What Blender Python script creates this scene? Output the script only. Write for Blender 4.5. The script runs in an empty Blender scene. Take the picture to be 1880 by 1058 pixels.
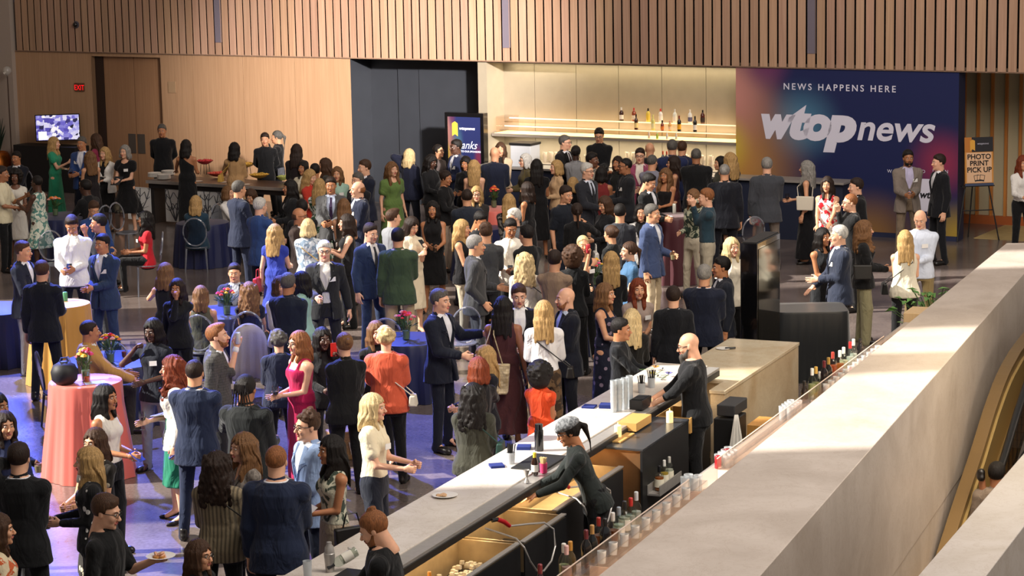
import bpy, math, random, numpy as np
from mathutils import Matrix, Vector
R = math.radians
C = bpy.context.scene.collection
sc = bpy.context.scene
random.seed(7)
# ---------------------------------------------------------------- camera
FPX, CXP, CYP, CAMH = 4307.0, 940.0, 529.0, 6.3
_d = np.array([480., -25471., -FPX]); _d /= np.linalg.norm(_d); _up = -_d
_f = np.array([0, 0, -1.]); _f = _f - _f.dot(_up) * _up; _f /= np.linalg.norm(_f)
RM = np.array([np.cross(_f, _up), _f, _up])
cam = bpy.data.cameras.new('camera'); camo = bpy.data.objects.new('camera', cam); C.objects.link(camo)
cam.sensor_width = 36; cam.lens = 36 * FPX / 1880; cam.clip_end = 300; cam.clip_start = .5
camo.matrix_world = Matrix.Translation((0, 0, CAMH)) @ Matrix(RM.tolist()).to_4x4()
sc.camera = camo
# ---------------------------------------------------------------- light and exposure
w = bpy.data.worlds.new('world'); sc.world = w; w.use_nodes = True
w.node_tree.nodes['Background'].inputs[0].default_value = (1.0, .93, .87, 1)
w.node_tree.nodes['Background'].inputs[1].default_value = .27
def lamp(name, kind, loc, target, energy, col, size=1, spot=None, blend=.3, sy=None):
    l = bpy.data.lights.new(name, kind); l.energy = energy; l.color = col
    if kind == 'AREA':
        l.size = size
        if sy: l.shape = 'RECTANGLE'; l.size_y = sy
    elif kind == 'SUN': l.angle = size
    else: l.shadow_soft_size = size
    if kind == 'SPOT': l.spot_size = R(spot); l.spot_blend = blend
    o = bpy.data.objects.new(name, l); C.objects.link(o); o.location = loc
    o.rotation_euler = (Vector(target) - Vector(loc)).to_track_quat('-Z', 'Y').to_euler()
    return o
lamp('sun', 'SUN', (-20, 10, 14), (0, 11.5, 0), 9.5, (1, .94, .85), R(.8))
lamp('blue_wash', 'SPOT', (-8.5, 40, 15), (-4.9, 27.5, 0), 70000, (.12, .18, 1), .25, 34, .6)
lamp('blue_wash_left', 'SPOT', (-10.2, 44, 6.0), (-6.5, 26, 0), 2500, (.12, .17, 1), .4, 46, .7)
lamp('wall_wash', 'SPOT', (6, 22, 9), (-2.4, 47.4, 2.9), 96000, (1, .91, .85), .5, 16.5, 1.)
lamp('slat_wash', 'AREA', (3, 30, 12), (2, 46, 4.5), 800, (1, .88, .80), 6)
lamp('crowd_fill', 'AREA', (6, 16, 13), (2, 33, 0), 1700, (1, .90, .80), 7)
sc.view_settings.view_transform = 'Standard'; sc.view_settings.look = 'None'
sc.view_settings.gamma = 1; sc.view_settings.use_curve_mapping = False
sc.view_settings.exposure = 0.25
sc.cycles.transparent_max_bounces = 20
# ---------------------------------------------------------------- frames
def ray(px, py): return RM @ np.array([(px - CXP) / FPX, -(py - CYP) / FPX, -1.])
def at(px, py, z=0.):
    r = ray(px, py); t = (z - CAMH) / r[2]; return np.array([r[0] * t, r[1] * t, z])
WA = at(265, 356)[:2]; WB = at(1757, 444)[:2]; WS = (WB - WA) / np.linalg.norm(WB - WA)
WN = np.array([WS[1], -WS[0]])
if WN @ (-WA) < 0: WN = -WN
def wall(s, o, z): return (WA[0] + s * WS[0] + o * WN[0], WA[1] + s * WS[1] + o * WN[1], z)
def wallst(px, py, off=0.):
    r = ray(px, py); t = ((WA + off * WN) @ WN) / (r[:2] @ WN); p = r[:2] * t
    return float((p - WA) @ WS), CAMH + r[2] * t
BO = at(545, 1043, 1.07)[:2]; _a = R(67); BU = np.array([math.cos(_a), math.sin(_a)]); BV = np.array([BU[1], -BU[0]])
def bar(u, v, z): return (BO[0] + u * BU[0] + v * BV[0], BO[1] + u * BU[1] + v * BV[1], z)
def baruv(px, py, z):
    p = at(px, py, z)[:2] - BO; return float(p @ BU), float(p @ BV)
ident = lambda x, y, z: (x, y, z)
WROT = math.atan2(WS[1], WS[0]); BROT = math.atan2(BU[1], BU[0])
# ---------------------------------------------------------------- materials
def lin(h):
    if isinstance(h, (tuple, list)): return tuple(h[:3]) + (1,)
    h = h.lstrip('#'); v = [int(h[i:i + 2], 16) / 255 for i in (0, 2, 4)]
    return tuple((c / 12.92 if c <= .04045 else ((c + .055) / 1.055) ** 2.4) for c in v) + (1,)
MC = {}
def new_mat(name):
    m = bpy.data.materials.new(name); m.use_nodes = True; nt = m.node_tree
    return m, nt, nt.nodes['Principled BSDF']
def N(nt, kind, **kw):
    n = nt.nodes.new(kind)
    for k, v in kw.items():
        if k in n.inputs: n.inputs[k].default_value = v
        else: setattr(n, k, v)
    return n
def ramp(nt, src, stops, interp='LINEAR'):
    r = nt.nodes.new('ShaderNodeValToRGB'); r.color_ramp.interpolation = interp
    e = r.color_ramp.elements
    while len(e) < len(stops): e.new(.5)
    for i, (p, c) in enumerate(stops): e[i].position = p; e[i].color = lin(c)
    nt.links.new(src, r.inputs[0]); return r
def mat(name, col, rough=.6, metal=0, noise=0., nscale=8, bump=0., bscale=60, spec=.5, emit=None, estr=0, trans=0, sheen=0, coat=0):
    if name in MC: return MC[name]
    m, nt, b = new_mat(name); c = lin(col)
    b.inputs['Base Color'].default_value = c; b.inputs['Roughness'].default_value = rough
    b.inputs['Metallic'].default_value = metal; b.inputs['Specular IOR Level'].default_value = spec
    b.inputs['Transmission Weight'].default_value = trans; b.inputs['Coat Weight'].default_value = coat
    if sheen: b.inputs['Sheen Weight'].default_value = sheen
    if emit: b.inputs['Emission Color'].default_value = lin(emit); b.inputs['Emission Strength'].default_value = estr
    tc = N(nt, 'ShaderNodeTexCoord')
    if noise:
        n = N(nt, 'ShaderNodeTexNoise', Scale=nscale, Detail=4.0); nt.links.new(tc.outputs['Object'], n.inputs['Vector'])
        d = tuple(x * (1 - noise) for x in c[:3]); l = tuple(min(1, x * (1 + noise)) for x in c[:3])
        r = nt.nodes.new('ShaderNodeValToRGB'); r.color_ramp.elements[0].color = d + (1,); r.color_ramp.elements[1].color = l + (1,)
        r.color_ramp.elements[0].position = .3; r.color_ramp.elements[1].position = .7
        nt.links.new(n.outputs[0], r.inputs[0]); nt.links.new(r.outputs[0], b.inputs['Base Color'])
    if bump:
        n = N(nt, 'ShaderNodeTexNoise', Scale=bscale, Detail=3.0); nt.links.new(tc.outputs['Object'], n.inputs['Vector'])
        bp = N(nt, 'ShaderNodeBump', Strength=bump, Distance=.01); nt.links.new(n.outputs[0], bp.inputs['Height']); nt.links.new(bp.outputs[0], b.inputs['Normal'])
    MC[name] = m; return m
def wood(name, a, b_, rough=.45, attr=False, scale=(22, 22, .5)):
    if name in MC: return MC[name]
    m, nt, b = new_mat(name); tc = N(nt, 'ShaderNodeTexCoord'); mp = N(nt, 'ShaderNodeMapping'); mp.inputs['Scale'].default_value = scale
    n = N(nt, 'ShaderNodeTexNoise', Scale=1.6, Detail=7.0, Roughness=.6, Distortion=.3)
    nt.links.new(tc.outputs['Object'], mp.inputs[0]); nt.links.new(mp.outputs[0], n.inputs['Vector'])
    r = ramp(nt, n.outputs[0], [(.28, a), (.72, b_)]); out = r.outputs[0]
    if attr:
        at_ = N(nt, 'ShaderNodeAttribute', attribute_name='tone'); mx = N(nt, 'ShaderNodeMix', data_type='RGBA', blend_type='MULTIPLY')
        mx.inputs[0].default_value = 1; nt.links.new(out, mx.inputs[6]); nt.links.new(at_.outputs[0], mx.inputs[7]); out = mx.outputs[2]
    nt.links.new(out, b.inputs['Base Color']); b.inputs['Roughness'].default_value = rough
    MC[name] = m; return m
def marble(name, a, b_, rough=.3, s=1.):
    if name in MC: return MC[name]
    m, nt, b = new_mat(name); tc = N(nt, 'ShaderNodeTexCoord')
    n1 = N(nt, 'ShaderNodeTexNoise', Scale=1.1 * s, Detail=9.0, Roughness=.62, Distortion=.9); nt.links.new(tc.outputs['Object'], n1.inputs['Vector'])
    n2 = N(nt, 'ShaderNodeTexNoise', Scale=3.2 * s, Detail=8.0, Roughness=.7, Distortion=2.2); nt.links.new(tc.outputs['Object'], n2.inputs['Vector'])
    r1 = ramp(nt, n1.outputs[0], [(.35, b_), (.6, a)]); r2 = ramp(nt, n2.outputs[0], [(.49, '#ffffff'), (.505, '#b9a184'), (.52, '#ffffff')])
    mx = N(nt, 'ShaderNodeMix', data_type='RGBA', blend_type='MULTIPLY'); mx.inputs[0].default_value = .35
    nt.links.new(r1.outputs[0], mx.inputs[6]); nt.links.new(r2.outputs[0], mx.inputs[7]); nt.links.new(mx.outputs[2], b.inputs['Base Color'])
    b.inputs['Roughness'].default_value = rough; MC[name] = m; return m
def glass(name, col='#ffffff', rough=.02, ior=1.3):
    if name in MC: return MC[name]
    m, nt, b = new_mat(name); nt.nodes.remove(b); o = nt.nodes['Material Output']
    t = N(nt, 'ShaderNodeBsdfTransparent'); t.inputs[0].default_value = lin(col)
    g = N(nt, 'ShaderNodeBsdfGlossy'); g.inputs['Roughness'].default_value = rough
    fr = N(nt, 'ShaderNodeLayerWeight', Blend=.5); pw = N(nt, 'ShaderNodeMath', operation='POWER'); pw.inputs[1].default_value = 3.
    a = N(nt, 'ShaderNodeMath', operation='MULTIPLY_ADD'); a.inputs[1].default_value = .32; a.inputs[2].default_value = .04
    mx = N(nt, 'ShaderNodeMixShader'); nt.links.new(fr.outputs['Facing'], pw.inputs[0]); nt.links.new(pw.outputs[0], a.inputs[0]); nt.links.new(a.outputs[0], mx.inputs[0])
    nt.links.new(t.outputs[0], mx.inputs[1]); nt.links.new(g.outputs[0], mx.inputs[2]); nt.links.new(mx.outputs[0], o.inputs[0])
    MC[name] = m; return m
# ---------------------------------------------------------------- objects
def tag(o, label=None, cat=None, group=None, kind=None):
    for k, v in (('label', label), ('category', cat), ('group', group), ('kind', kind)):
        if v: o[k] = v
    return o
def empty(name, loc=(0, 0, 0), rz=0, label=None, cat=None, group=None):
    o = bpy.data.objects.new(name, None); C.objects.link(o); o.location = loc; o.rotation_euler = (0, 0, rz); o.empty_display_size = .1
    return tag(o, label, cat, group)
def copy_tree(o, parent=None):
    c = o.copy(); C.objects.link(c); c.parent = parent
    for ch in list(o.children): copy_tree(ch, c)
    return c
class MB:
    def __init__(s, f=ident): s.v = []; s.f = []; s.m = []; s.t = []; s.fn = f; s.cm = 0; s.tone = (1, 1, 1)
    def add(s, vs, fs):
        b = len(s.v); s.v += [s.fn(*p) for p in vs]
        for f in fs: s.f.append([b + i for i in f]); s.m.append(s.cm); s.t.append(s.tone)
        return s
    def box(s, x0, x1, y0, y1, z0, z1):
        return s.add([(x, y, z) for x in (x0, x1) for y in (y0, y1) for z in (z0, z1)],
                     [(0, 1, 3, 2), (4, 6, 7, 5), (0, 4, 5, 1), (2, 3, 7, 6), (0, 2, 6, 4), (1, 5, 7, 3)])
    def hexa(s, bot, top):
        return s.add(list(bot) + list(top), [(3, 2, 1, 0), (4, 5, 6, 7)] + [(i, (i + 1) % 4, 4 + (i + 1) % 4, 4 + i) for i in range(4)])
    def prism(s, poly, z0, z1):
        n = len(poly)
        return s.add([(x, y, z0) for x, y in poly] + [(x, y, z1) for x, y in poly],
                     [list(range(n))[::-1], list(range(n, 2 * n))] + [(i, (i + 1) % n, n + (i + 1) % n, n + i) for i in range(n)])
    def lathe(s, prof, cx=0, cy=0, seg=20, wob=None):
        n = len(prof); vs = []
        for i, (r, z) in enumerate(prof):
            for k in range(seg):
                a = 2 * math.pi * k / seg; rr = r * (1 + (wob(a, i / (n - 1)) if wob else 0))
                vs.append((cx + rr * math.cos(a), cy + rr * math.sin(a), z))
        fs = [(i * seg + k, i * seg + (k + 1) % seg, (i + 1) * seg + (k + 1) % seg, (i + 1) * seg + k) for i in range(n - 1) for k in range(seg)]
        if prof[0][0] > 1e-4: fs.append(list(range(seg))[::-1])
        if prof[-1][0] > 1e-4: fs.append([(n - 1) * seg + k for k in range(seg)])
        return s.add(vs, fs)
    def tube(s, pts, r, seg=8):
        pts = [Vector(p) for p in pts]; vs = []; n = len(pts); rs = r if isinstance(r, (list, tuple)) else [r] * n
        for i, p in enumerate(pts):
            d = (pts[min(i + 1, n - 1)] - pts[max(i - 1, 0)]).normalized()
            a = d.cross(Vector((0, 0, 1)) if abs(d.z) < .95 else Vector((1, 0, 0))).normalized(); b = d.cross(a)
            for k in range(seg):
                t = 2 * math.pi * k / seg; q = p + (a * math.cos(t) + b * math.sin(t)) * rs[i]; vs.append(tuple(q))
        fs = [(i * seg + k, i * seg + (k + 1) % seg, (i + 1) * seg + (k + 1) % seg, (i + 1) * seg + k) for i in range(n - 1) for k in range(seg)]
        fs += [list(range(seg))[::-1], [(n - 1) * seg + k for k in range(seg)]]
        return s.add(vs, fs)
    def build(s, name, mats, parent=None, smooth=False, bevel=0, loc=None, rz=None, label=None, cat=None, group=None, kind=None, tone=False):
        me = bpy.data.meshes.new(name); me.from_pydata(s.v, [], s.f)
        if not isinstance(mats, (list, tuple)): mats = [mats]
        for m in mats: me.materials.append(m)
        me.polygons.foreach_set('material_index', s.m)
        if tone:
            a = me.attributes.new('tone', 'FLOAT_COLOR', 'CORNER'); d = []
            for f, t in zip(s.f, s.t): d += list(t + (1,)) * len(f)
            a.data.foreach_set('color', d)
        import bmesh
        bm = bmesh.new(); bm.from_mesh(me); bmesh.ops.recalc_face_normals(bm, faces=bm.faces); bm.to_mesh(me); bm.free()
        if smooth:
            me.polygons.foreach_set('use_smooth', [True] * len(me.polygons))
            me.set_sharp_from_angle(angle=R(40))
        o = bpy.data.objects.new(name, me); C.objects.link(o); o.parent = parent
        if loc is not None: o.location = loc
        if rz is not None: o.rotation_euler = (0, 0, rz)
        if bevel:
            b = o.modifiers.new('bevel', 'BEVEL'); b.width = bevel; b.segments = 2; b.limit_method = 'ANGLE'; b.angle_limit = R(40)
        return tag(o, label, cat, group, kind)
def text(name, body, size, fn, m, parent, ext=.004, shear=0, offset=0, sx=1, spacing=1, align='LEFT'):
    cu = bpy.data.curves.new(name, 'FONT'); cu.body = body; cu.size = size; cu.extrude = ext; cu.shear = shear; cu.offset = offset
    cu.space_character = spacing; cu.align_x = align; cu.resolution_u = 5
    o = bpy.data.objects.new(name, cu); C.objects.link(o); dg = bpy.context.evaluated_depsgraph_get()
    me = bpy.data.meshes.new_from_object(o.evaluated_get(dg)); bpy.data.objects.remove(o)
    for v in me.vertices: v.co = fn(v.co.x * sx, v.co.z, v.co.y)
    me.materials.clear(); me.materials.append(m); me.name = name
    o = bpy.data.objects.new(name, me); C.objects.link(o); o.parent = parent; return o
# ================================================================ the room
M_cream = mat('plaster', '#a5968a', .8, bump=.05)
M_dark = mat('dark_gap', '#0a0706', .95, spec=.1)
# floor
m, nt, b = new_mat('polished_concrete'); tc = N(nt, 'ShaderNodeTexCoord')
n1 = N(nt, 'ShaderNodeTexNoise', Scale=.9, Detail=8.0, Roughness=.65); n2 = N(nt, 'ShaderNodeTexNoise', Scale=26.0, Detail=5.0)
nt.links.new(tc.outputs['Object'], n1.inputs['Vector']); nt.links.new(tc.outputs['Object'], n2.inputs['Vector'])
r1 = ramp(nt, n1.outputs[0], [(.3, '#5f5551'), (.7, '#80746f')]); r2 = ramp(nt, n2.outputs[0], [(.35, '#c8c2bc'), (.65, '#ffffff')])
mx = N(nt, 'ShaderNodeMix', data_type='RGBA', blend_type='MULTIPLY'); mx.inputs[0].default_value = .6
nt.links.new(r1.outputs[0], mx.inputs[6]); nt.links.new(r2.outputs[0], mx.inputs[7]); nt.links.new(mx.outputs[2], b.inputs['Base Color'])
rr = ramp(nt, n1.outputs[0], [(.3, '#707070'), (.7, '#888888')]); nt.links.new(rr.outputs[0], b.inputs['Roughness']); b.inputs['Specular IOR Level'].default_value = .45
M_floor = m
pA = bar(-9, 2.42, 0); pB = bar(16.4, 2.2, 0)
f = MB(); f.prism([(-16, 8), pA[:2], pB[:2], (pB[0] + 9, pB[1] - 3.8), wall(24, 6, 0)[:2], wall(24, -4, 0)[:2], wall(-9, -4, 0)[:2], (-16, 40)], -.3, 0)
f.build('floor', M_floor, kind='structure')
MB().box(-16, 30, 5, 60, -5.2, -5).build('floor_lower', mat('lower_floor', '#6b5a45', .5, noise=.1), kind='structure')
# slatted upper wall: boards with gaps
ws = MB(wall); rnd = random.Random(3); PITCH = .1875
for i in range(125):
    s0 = -3.36 + i * PITCH
    base = rnd.uniform(.86, 1.08)
    vent = any(abs(s0 + .09 - q) < .09 for q in (2.14, 9.12, 15.5))
    ws.cm = 0; ws.tone = (base, base * rnd.uniform(.95, 1.0), base * rnd.uniform(.9, 1.0))
    z0 = 3.30 if vent else 3.04
    ws.box(s0 + .019, s0 + PITCH - .019, .028, .045, z0, 5.4)
    if vent: ws.box(s0 + .019, s0 + PITCH - .019, .028, .045, 3.04, 3.295)
ws.cm = 1; ws.box(-3.5, 24, -.16, -.06, 3.04, 5.4); ws.cm = 0; ws.tone = (.55, .55, .55); ws.box(-3.4, 24, -.1, .03, 3.02, 3.045)
M_slat = wood('slat_wood', '#a17f68', '#bd9c83', .5, attr=True)
ws.build('wall_upper', [M_slat, M_dark], kind='structure', tone=True)
for q, side in ((2.14, 'the leftmost'), (9.12, 'the middle'), (15.5, 'the rightmost')):
    i = int((q - .09 + 3.36) / PITCH + .5); s0 = -3.36 + i * PITCH
    v = MB(wall); v.box(s0 + .02, s0 + PITCH - .02, -.02, .05, 3.30, 5.35)
    v.build('wall_speaker', mat('grille_grey', '#6d6570', .7, bump=.3, bscale=300), label=f'tall narrow grey speaker strip set between the wooden slats, {side} of three', cat='speaker', group='grey strips in the slat wall')
# lower wall sections
M_panel = wood('veneer', '#a68262', '#b99574', .42)
wl = MB(wall)
wl.box(-3.45, -1.28, -.3, 0, 0, 3.04)
wl.box(-1.28, .59, -.3, 0, 2.95, 3.04); wl.box(-1.28, .59, -.45, -.32, 0, 3.0); wl.box(-1.3, -1.28, -.4, 0, 0, 3.0)
for a, b_ in ((.59, 1.43), (1.44, 2.74), (2.75, 4.05), (4.06, 5.43)): wl.box(a, b_, -.3, 0, 0, 3.04)
wl.build('wall_back', M_panel, kind='structure')
# door 1
d = MB(wall); d.box(-1.05, -.24, -.17, -.12, .02, 2.94); d.box(-.225, .58, -.17, -.12, .02, 2.94)
d1 = d.build('door_1', wood('door_veneer', '#8f6a4c', '#a07a5a', .4), kind='structure')
MB(wall).box(-1.278, -1.06, -.24, -.10, 0, 2.94).build('jamb', mat('jamb_dark', '#2e1d14', .6), d1)
for s in (-.45, -.20):
    MB(wall).box(s, s + .19, -.118, -.105, .86, 1.28).build('handle', mat('brushed_plate', '#77726c', .35, .8), d1)
# black alcove wall
M_alc = mat('black_panel', '#2c2f35', .55, noise=.06, nscale=3)
al = MB(wall); al.box(5.38, 5.432, -.9, -.005, 0, 3.04); al.box(5.43, 6.1, -.9, -.75, 0, 3.04); al.box(6.11, 6.62, -.9, -.72, 0, 3.04); al.box(6.63, 8.16, -.9, -.7, 0, 3.04); al.box(8.17, 8.55, -.9, -.68, 0, 3.04)
al.build('wall_alcove', M_alc, kind='structure')
MB(wall).box(5.43, 8.55, -.9, -.02, 3.0, 3.04).build('ceiling_alcove', M_dark, kind='structure')
# bar niche with lit back panels
M_niche = mat('niche_panel', '#928875', .5, noise=.04, nscale=5)
n = MB(wall)
for k in range(7): n.box(8.5 + k * .93 - .1, 8.5 + (k + 1) * .93 - .11, -.75, -.68, 0, 3.04)
n.box(8.42, 8.62, -.75, -.02, 0, 3.04)
n.build('wall_niche', M_niche, kind='structure')
MB(wall).box(8.4, 15, -.7, -.02, 3.0, 3.04).build('ceiling_niche', mat('niche_soffit', '#5a4a38', .6), kind='structure')
a = lamp('niche_light', 'AREA', wall(11.4, -.5, 2.97), wall(11.4, -.62, 0), 26, (1, .85, .58), 5.2, sy=.12); a.rotation_euler = (0, 0, WROT)
a = lamp('shelf_light', 'AREA', wall(11.4, -.58, 1.70), wall(11.4, -.62, 3), 9, (1, .86, .64), 5.2, sy=.1); a.rotation_euler = (math.pi, 0, WROT)
a = lamp('counter_light', 'AREA', wall(11.4, -.35, 1.5), wall(11.4, -.4, 0), 48, (1, .86, .64), 5.2, sy=.1); a.rotation_euler = (0, 0, WROT)
# fluted wall, right
fl = MB(wall); fl.cm = 0; fl.box(16.5, 24, -2.6, -2.4, 0, 3.4)
fl.cm = 1
for k in range(22): fl.box(17.0 + k * .27, 17.0 + k * .27 + .05, -2.42, -2.33, .16, 3.4)
fl.cm = 2; fl.box(16.5, 24, -2.42, -2.3, 0, .16)
fl.build('wall_right', [mat('fluted_plaster', '#b5a98a', .7), wood('flute_wood', '#b06a2c', '#c98442', .4), mat('base_wood', '#a9592a', .5)], kind='structure')
lamp('corridor_light', 'AREA', wall(20.5, -1.5, 3.3), wall(20.5, -1.5, 0), 150, (1, .82, .5), 4, sy=1.2).rotation_euler = (0, 0, WROT)
MB(wall).box(18.4, 24, -2.3, -.5, .0, .006).build('trim_1', mat('tan_carpet', '#b39a66', .9, noise=.08), kind='structure')
MB(wall).box(13.9, 24, -2.6, 0, 3.05, 3.1).build('ceiling_corridor', mat('niche_soffit', '#5a4a38', .6), kind='structure')
# left column wall
cw = MB(wall); cw.box(-9, -3.44, -.3, .12, 0, 6.2)
cw.build('wall_left', M_cream, kind='structure')
# ---- unseen wall added off frame left, its openings shaped to band the sun
sw_ = MB(); ye = 2.
for y0, y1 in ((19.3, 22.5), (23.5, 24.9), (28.9, 30.3), (31.0, 33.4), (35.4, 36.6)):
    sw_.box(-14.3, -14, ye, y0, 0, 30); ye = y1
sw_.box(-14.3, -14, ye, 54, 0, 30)
sw_.build('wall_sun_gobo', M_cream, kind='structure')
# marble parapets around the escalator void
M_marb = marble('marble_parapet', '#cbbfb4', '#b9aca0', .32)
ZP = 1.3
def P(px, py, z=ZP): return tuple(at(px, py, z)[:2])
Ln = np.array(P(1098, 1058)); Lf = np.array(P(1840, 453)); Rn = np.array(P(1395, 1058)); Rf = np.array(P(1880, 503))
Ls = Ln + (Ln - Lf) * .35; Rs = Rn + (Rn - Rf) * .45; Re = Rf + (Rf - Rn) * .16
Le = Lf + (Lf - Ln) * .02
pp = MB()
pp.prism([tuple(Ls), tuple(Rs), tuple(Re), tuple(Re + np.array([4, -.3])), tuple(Le + np.array([4.4, -.2])), tuple(Le)], -.2, ZP)
pp.build('wall_parapet', M_marb, kind='structure', bevel=.006)
# the deep outer face down to the lower level
of = MB(); of.prism([tuple(Rs - (.15, 0)), tuple(Rs - (.01, 0)), tuple(Re - (.01, 0)), tuple(Re - (.15, 0))], -5, ZP - .02)
of.build('wall_void', M_marb, kind='structure')
Qn = np.array(P(1685, 1058)); Qf = np.array(P(1880, 832)); Sn = np.array(P(1810, 1058)); Sd = (Qf - Qn)
q = MB(); q.prism([tuple(Qn - Sd * 1.2), tuple(Sn - Sd * 1.2), tuple(Sn + Sd * 3), tuple(Qn + Sd * 3)], -5, ZP)
q.build('wall_parapet_near', marble('marble_near', '#cdc4bc', '#bdb2a6', .32), kind='structure', bevel=.006)
# ================================================================ figures: implicit surfaces -> one continuous mesh
class SDF:
    def __init__(s, lo, hi, vox):
        s.lo = np.array(lo, float) - vox * 2; s.vox = vox
        s.n = np.ceil((np.array(hi) + vox * 2 - s.lo) / vox).astype(int) + 1
        s.ax = [s.lo[i] + vox * np.arange(s.n[i]) for i in range(3)]
        s.a = np.full(s.n, 1.0, np.float32)
    def blk(s, lo, hi):
        i0 = np.maximum(0, np.floor((np.array(lo) - s.lo) / s.vox).astype(int)); i1 = np.minimum(s.n, np.ceil((np.array(hi) - s.lo) / s.vox).astype(int) + 1)
        if (i1 <= i0).any(): return None
        sl = tuple(slice(a, b) for a, b in zip(i0, i1))
        x, y, z = s.ax[0][sl[0]][:, None, None], s.ax[1][sl[1]][None, :, None], s.ax[2][sl[2]][None, None, :]
        return sl, x, y, z
    def comb(s, sl, d, k, mode='u'):
        a = s.a[sl]
        if mode == 's': d = -d; s.a[sl] = (np.maximum(a, d) if k <= 0 else np.maximum(a, d) + np.maximum(k - np.abs(a - d), 0) ** 2 / (4 * k)); return
        s.a[sl] = np.minimum(a, d) - (np.maximum(k - np.abs(a - d), 0) ** 2 / (4 * k) if k > 0 else 0)
    def cap(s, a, b, ra, rb=None, k=.02, mode='u', sq=None):
        rb = ra if rb is None else rb; a = np.array(a, float); b = np.array(b, float); m = max(ra, rb) + max(k, .02) + 2 * s.vox
        q = s.blk(np.minimum(a, b) - m, np.maximum(a, b) + m)
        if q is None: return s
        sl, x, y, z = q; d = b - a; L = max(d @ d, 1e-9)
        t = np.clip(((x - a[0]) * d[0] + (y - a[1]) * d[1] + (z - a[2]) * d[2]) / L, 0, 1)
        dx, dy, dz = x - a[0] - t * d[0], y - a[1] - t * d[1], z - a[2] - t * d[2]
        s.comb(sl, np.sqrt(dx * dx + dy * dy + dz * dz) - (ra + (rb - ra) * t), k, mode); return s
    def ell(s, c, r, k=.02, mode='u', rot=None):
        c = np.array(c, float); r = np.array(r, float); m = r.max() + max(k, .02) + 2 * s.vox; q = s.blk(c - m, c + m)
        if q is None: return s
        sl, x, y, z = q; X, Y, Z = x - c[0], y - c[1], z - c[2]
        if rot is not None:
            X, Y, Z = (rot[0][0] * X + rot[1][0] * Y + rot[2][0] * Z, rot[0][1] * X + rot[1][1] * Y + rot[2][1] * Z, rot[0][2] * X + rot[1][2] * Y + rot[2][2] * Z)
        k0 = np.sqrt((X / r[0]) ** 2 + (Y / r[1]) ** 2 + (Z / r[2]) ** 2); k1 = np.sqrt((X / r[0] ** 2) ** 2 + (Y / r[1] ** 2) ** 2 + (Z / r[2] ** 2) ** 2) + 1e-6
        s.comb(sl, k0 * (k0 - 1) / k1, k, mode); return s
    def loft(s, prof, o=(0, 0, 0), ax=(0, 0, 1), k=.02, mode='u', p=2.3, fold=None, pad=0):
        # prof rows: t, half width, half depth, y offset ; runs along ax from o, x stays x
        o = np.array(o, float); ax = np.array(ax, float); P_ = np.array(prof, float); mw = max(P_[:, 1].max(), P_[:, 2].max()) + abs(P_[:, 3]).max() + .08 + pad
        e0, e1 = o + ax * P_[0, 0], o + ax * P_[-1, 0]
        q = s.blk(np.minimum(e0, e1) - (mw, mw, .05), np.maximum(e0, e1) + (mw, mw, .05))
        if q is None: return s
        sl, x, y, z = q; rx = np.array([1, 0, 0]) - ax * ax[0]; rx /= np.linalg.norm(rx); ry = np.cross(ax, rx)
        X = x - o[0]; Y = y - o[1]; Z = z - o[2]
        t = X * ax[0] + Y * ax[1] + Z * ax[2]; u = X * rx[0] + Y * rx[1] + Z * rx[2]; v = X * ry[0] + Y * ry[1] + Z * ry[2]
        A = np.interp(t, P_[:, 0], P_[:, 1]) + pad; B = np.interp(t, P_[:, 0], P_[:, 2]) + pad; v = v - np.interp(t, P_[:, 0], P_[:, 3])
        if fold:
            th = np.arctan2(v, u); w_ = np.clip((fold[2] - t) / fold[3], 0, 1); m_ = 1 + fold[0] * w_ * np.sin(th * fold[1] + 3 * np.sin(t * 7)); A = A * m_; B = B * m_
        rho = (np.abs(u / A) ** p + np.abs(v / B) ** p) ** (1 / p); d = (rho - 1) * np.minimum(A, B)
        d = np.maximum(d, np.maximum(P_[0, 0] - t, t - P_[-1, 0])); s.comb(sl, d, k, mode); return s
    def fn(s, lo, hi, f, k=0, mode='u'):
        q = s.blk(lo, hi)
        if q is not None: sl, x, y, z = q; s.comb(sl, f(x, y, z), k, mode)
        return s
    def mesh(s):
        a = s.a; S = a < 0
        if not S.any(): return np.zeros((0, 3)), np.zeros((0, 4), int)
        X, Y, Z = a.shape; cs = np.zeros((X - 1, Y - 1, Z - 1), np.uint8)
        for i in (0, 1):
            for j in (0, 1):
                for k in (0, 1): cs += S[i:X - 1 + i, j:Y - 1 + j, k:Z - 1 + k]
        act = (cs > 0) & (cs < 8); ci = np.argwhere(act); idx = np.full(act.shape, -1, np.int32); idx[act] = np.arange(len(ci))
        acc = np.zeros((len(ci), 3)); cnt = np.zeros(len(ci)); i0, j0, k0 = ci.T
        for p_, q_ in [((0, 0, 0), (1, 0, 0)), ((0, 1, 0), (1, 1, 0)), ((0, 0, 1), (1, 0, 1)), ((0, 1, 1), (1, 1, 1)), ((0, 0, 0), (0, 1, 0)), ((1, 0, 0), (1, 1, 0)),
                       ((0, 0, 1), (0, 1, 1)), ((1, 0, 1), (1, 1, 1)), ((0, 0, 0), (0, 0, 1)), ((1, 0, 0), (1, 0, 1)), ((0, 1, 0), (0, 1, 1)), ((1, 1, 0), (1, 1, 1))]:
            va = a[i0 + p_[0], j0 + p_[1], k0 + p_[2]]; vb = a[i0 + q_[0], j0 + q_[1], k0 + q_[2]]; c = (va < 0) != (vb < 0)
            t = va[c] / (va[c] - vb[c]); pa = np.array(p_, float); d = np.array(q_, float) - pa
            acc[c] += pa + t[:, None] * d; cnt[c] += 1
        V = s.lo + (ci + acc / cnt[:, None]) * s.vox; F = []
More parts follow.
